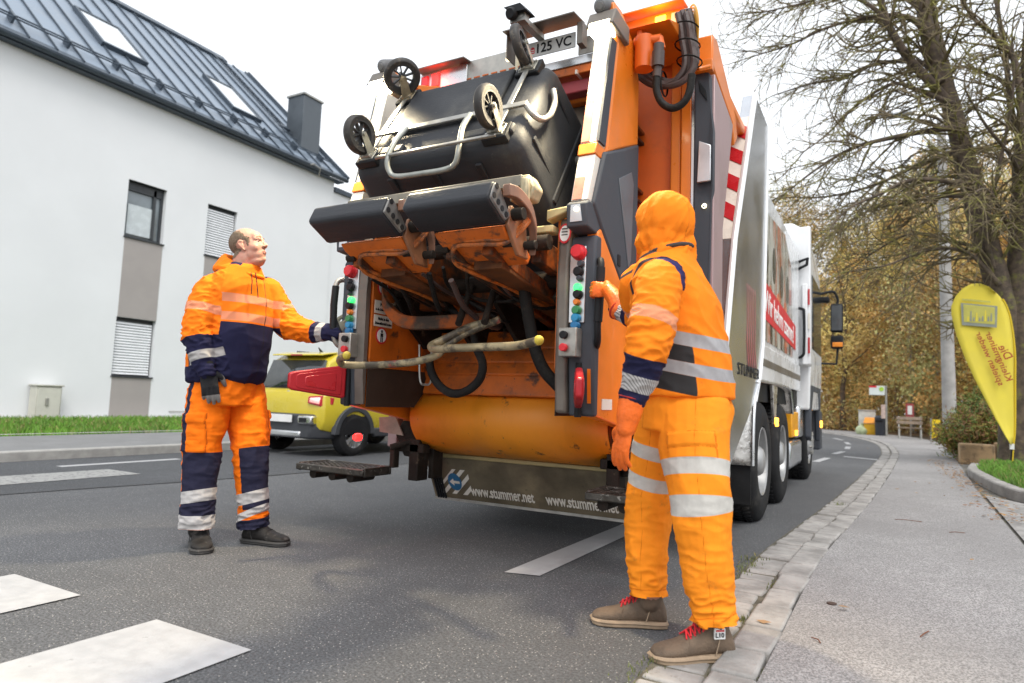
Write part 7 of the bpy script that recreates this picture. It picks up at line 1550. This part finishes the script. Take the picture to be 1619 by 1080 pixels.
for s in (1,-1):
    MB().loft([[(CX+s*.752,CY+.52,1.01),(CX+s*.650,CY+.66,1.45)], [(CX+s*.775,CY+1.35,1.01),(CX+s*.655,CY+1.40,1.49)], [(CX+s*.775,CY+2.25,1.0),(CX+s*.655,CY+1.85,1.45)]], closed=False).build('side_window', m_glass, car, solid=.03)
    c = (CX+s*.70, CY+.10, .86)
    tl = MB().loft([[(CX+s*.48,CY+.035,.78),(CX+s*.48,CY+.045,.88),(CX+s*.48,CY+.11,.89),(CX+s*.48,CY+.11,.77)], [(CX+s*.72,CY+.05,.74),(CX+s*.72,CY+.07,.90),(CX+s*.74,CY+.15,.91),(CX+s*.74,CY+.15,.73)], [(CX+s*.83,CY+.20,.77),(CX+s*.83,CY+.22,.87),(CX+s*.80,CY+.28,.87),(CX+s*.80,CY+.28,.77)]]).build('tail_light', m_redrefl, car, bevel=.01)
    MB().loft([[(CX+s*.54,CY+.022,.80),(CX+s*.54,CY+.03,.86)], [(CX+s*.72,CY+.035,.775),(CX+s*.72,CY+.05,.87)]], closed=False).build('lamp_lens', M('tail_lamp_pale', (.75,.65,.65), .2, emit=(1,.3,.25), es=.5), tl, solid=.01)
    for yc in (.66, 3.0):
        b = MB(); A = [math.pi*k/16 for k in range(17)]
        b.loft([[(CX+s*.80,CY+yc+r_*math.cos(a),.33+r_*math.sin(a)) for r_ in (.345,.44)]+[(CX+s*.885,CY+yc+r_*math.cos(a),.33+r_*math.sin(a)) for r_ in (.43,.345)] for a in A]); b.build('wheel_arch', m_carb, car, bevel=.01)
        ax = Vector((-s,0,0)); c = Vector((CX+s*.875,CY+yc,.325)); wh = MB().cyl(c+ax*.03, c+ax*.2, .08, 12).build('wheel', m_blackp, car)
        MB().lathe([(.20,.01),(.22,0),(.27,-.005),(.315,.015),(.325,.04),(.325,.17),(.30,.19),(.20,.19)], c, ax, 36).build('tyre', m_tyre, wh)
        b = MB().lathe([(.205,.012),(.20,.03),(.19,.06),(.05,.07),(0,.07)], c, ax, 28); 
        for k in range(5): a = 2*math.pi*k/5; d = Vector((0,math.cos(a),math.sin(a))); b.beam(c+d*.03+ax*.012, c+d*.20+ax*.018, .055, .02, ax)
        b.build('rim', m_alu, wh)
        MB().box(*sorted((CX+s*.60, CX+s*.878)), CY+yc-.34, CY+yc+.34, .33, .60).build('wheel_well', m_blackp, car)
    MB().box(*sorted((CX+s*.80, CX+s*.875)), CY+1.1, CY+2.6, .28, .42).build('sill', m_carb, car, bevel=.02)
    MB().obox((CX+s*.95,CY+2.15,1.02),(.09,0,0),(0,.05,0),(0,0,.06)).build('wing_mirror', m_carb, car, bevel=.03)
    MB().box(*sorted((CX+s*.36, CX+s*.66)), CY-.035, CY+.1, .47, .60).build('bumper_inset', m_chrome, car, bevel=.03, seg=3)
    MB().box(*sorted((CX+s*.40, CX+s*.56)), CY-.04, CY+.0, .50, .57).build('rear_reflector', m_blackp, car, bevel=.01)
b = MB(); b.loft([[(CX+x*k, CY+y, z) for x, y in ((-.70,.10),(-.60,.0),(.60,.0),(.70,.10),(.80,.28),(.80,.40),(-.80,.40),(-.80,.28))] for z, k in ((.26,.96),(.38,1.0),(.58,1.0),(.62,.97))]); b.build('bumper', m_carb, car, bevel=.03, seg=3)
MB().box(CX-.42,CX+.42, CY-.02, CY+.1, .27, .37).build('skid_plate', m_alu, car, bevel=.03)
pl = MB().box(CX-.26,CX+.26, CY-.045, CY-.03, .49, .60).build('licence_plate', m_whitep, car, bevel=.004)
MB().box(CX-.30,CX+.30, CY+.115, CY+.135, 1.0, 1.02).build('wiper', m_blackp, car)
MB().loft([[(CX-.55,CY+.22,1.50),(CX+.55,CY+.22,1.50),(CX+.55,CY+.23,1.525),(CX-.55,CY+.23,1.525)], [(CX-.56,CY+.52,1.55),(CX+.56,CY+.52,1.55),(CX+.56,CY+.52,1.575),(CX-.56,CY+.52,1.575)]]).build('roof_spoiler', m_cary, car, bevel=.01)
MB().box(CX-.12,CX+.12, CY+.21, CY+.222, 1.503, 1.52).build('brake_light', m_redrefl, car)
MB().lathe([(0,0),(.06,0),(.06,.01),(0,.012)], (CX,CY+.10,.90), (0,-1,.25), 20).build('badge', m_chrome, car)
for s in (1,-1): MB().tube([(CX+s*.57,CY+.75,1.60),(CX+s*.58,CY+1.75,1.615)], .018, 8).build('roof_rail', m_carb, car)
MB().tube([(CX,CY+.75,1.57),(CX,CY+.66,1.66)], [.03,.008], 8).build('roof_aerial', m_blackp, car)
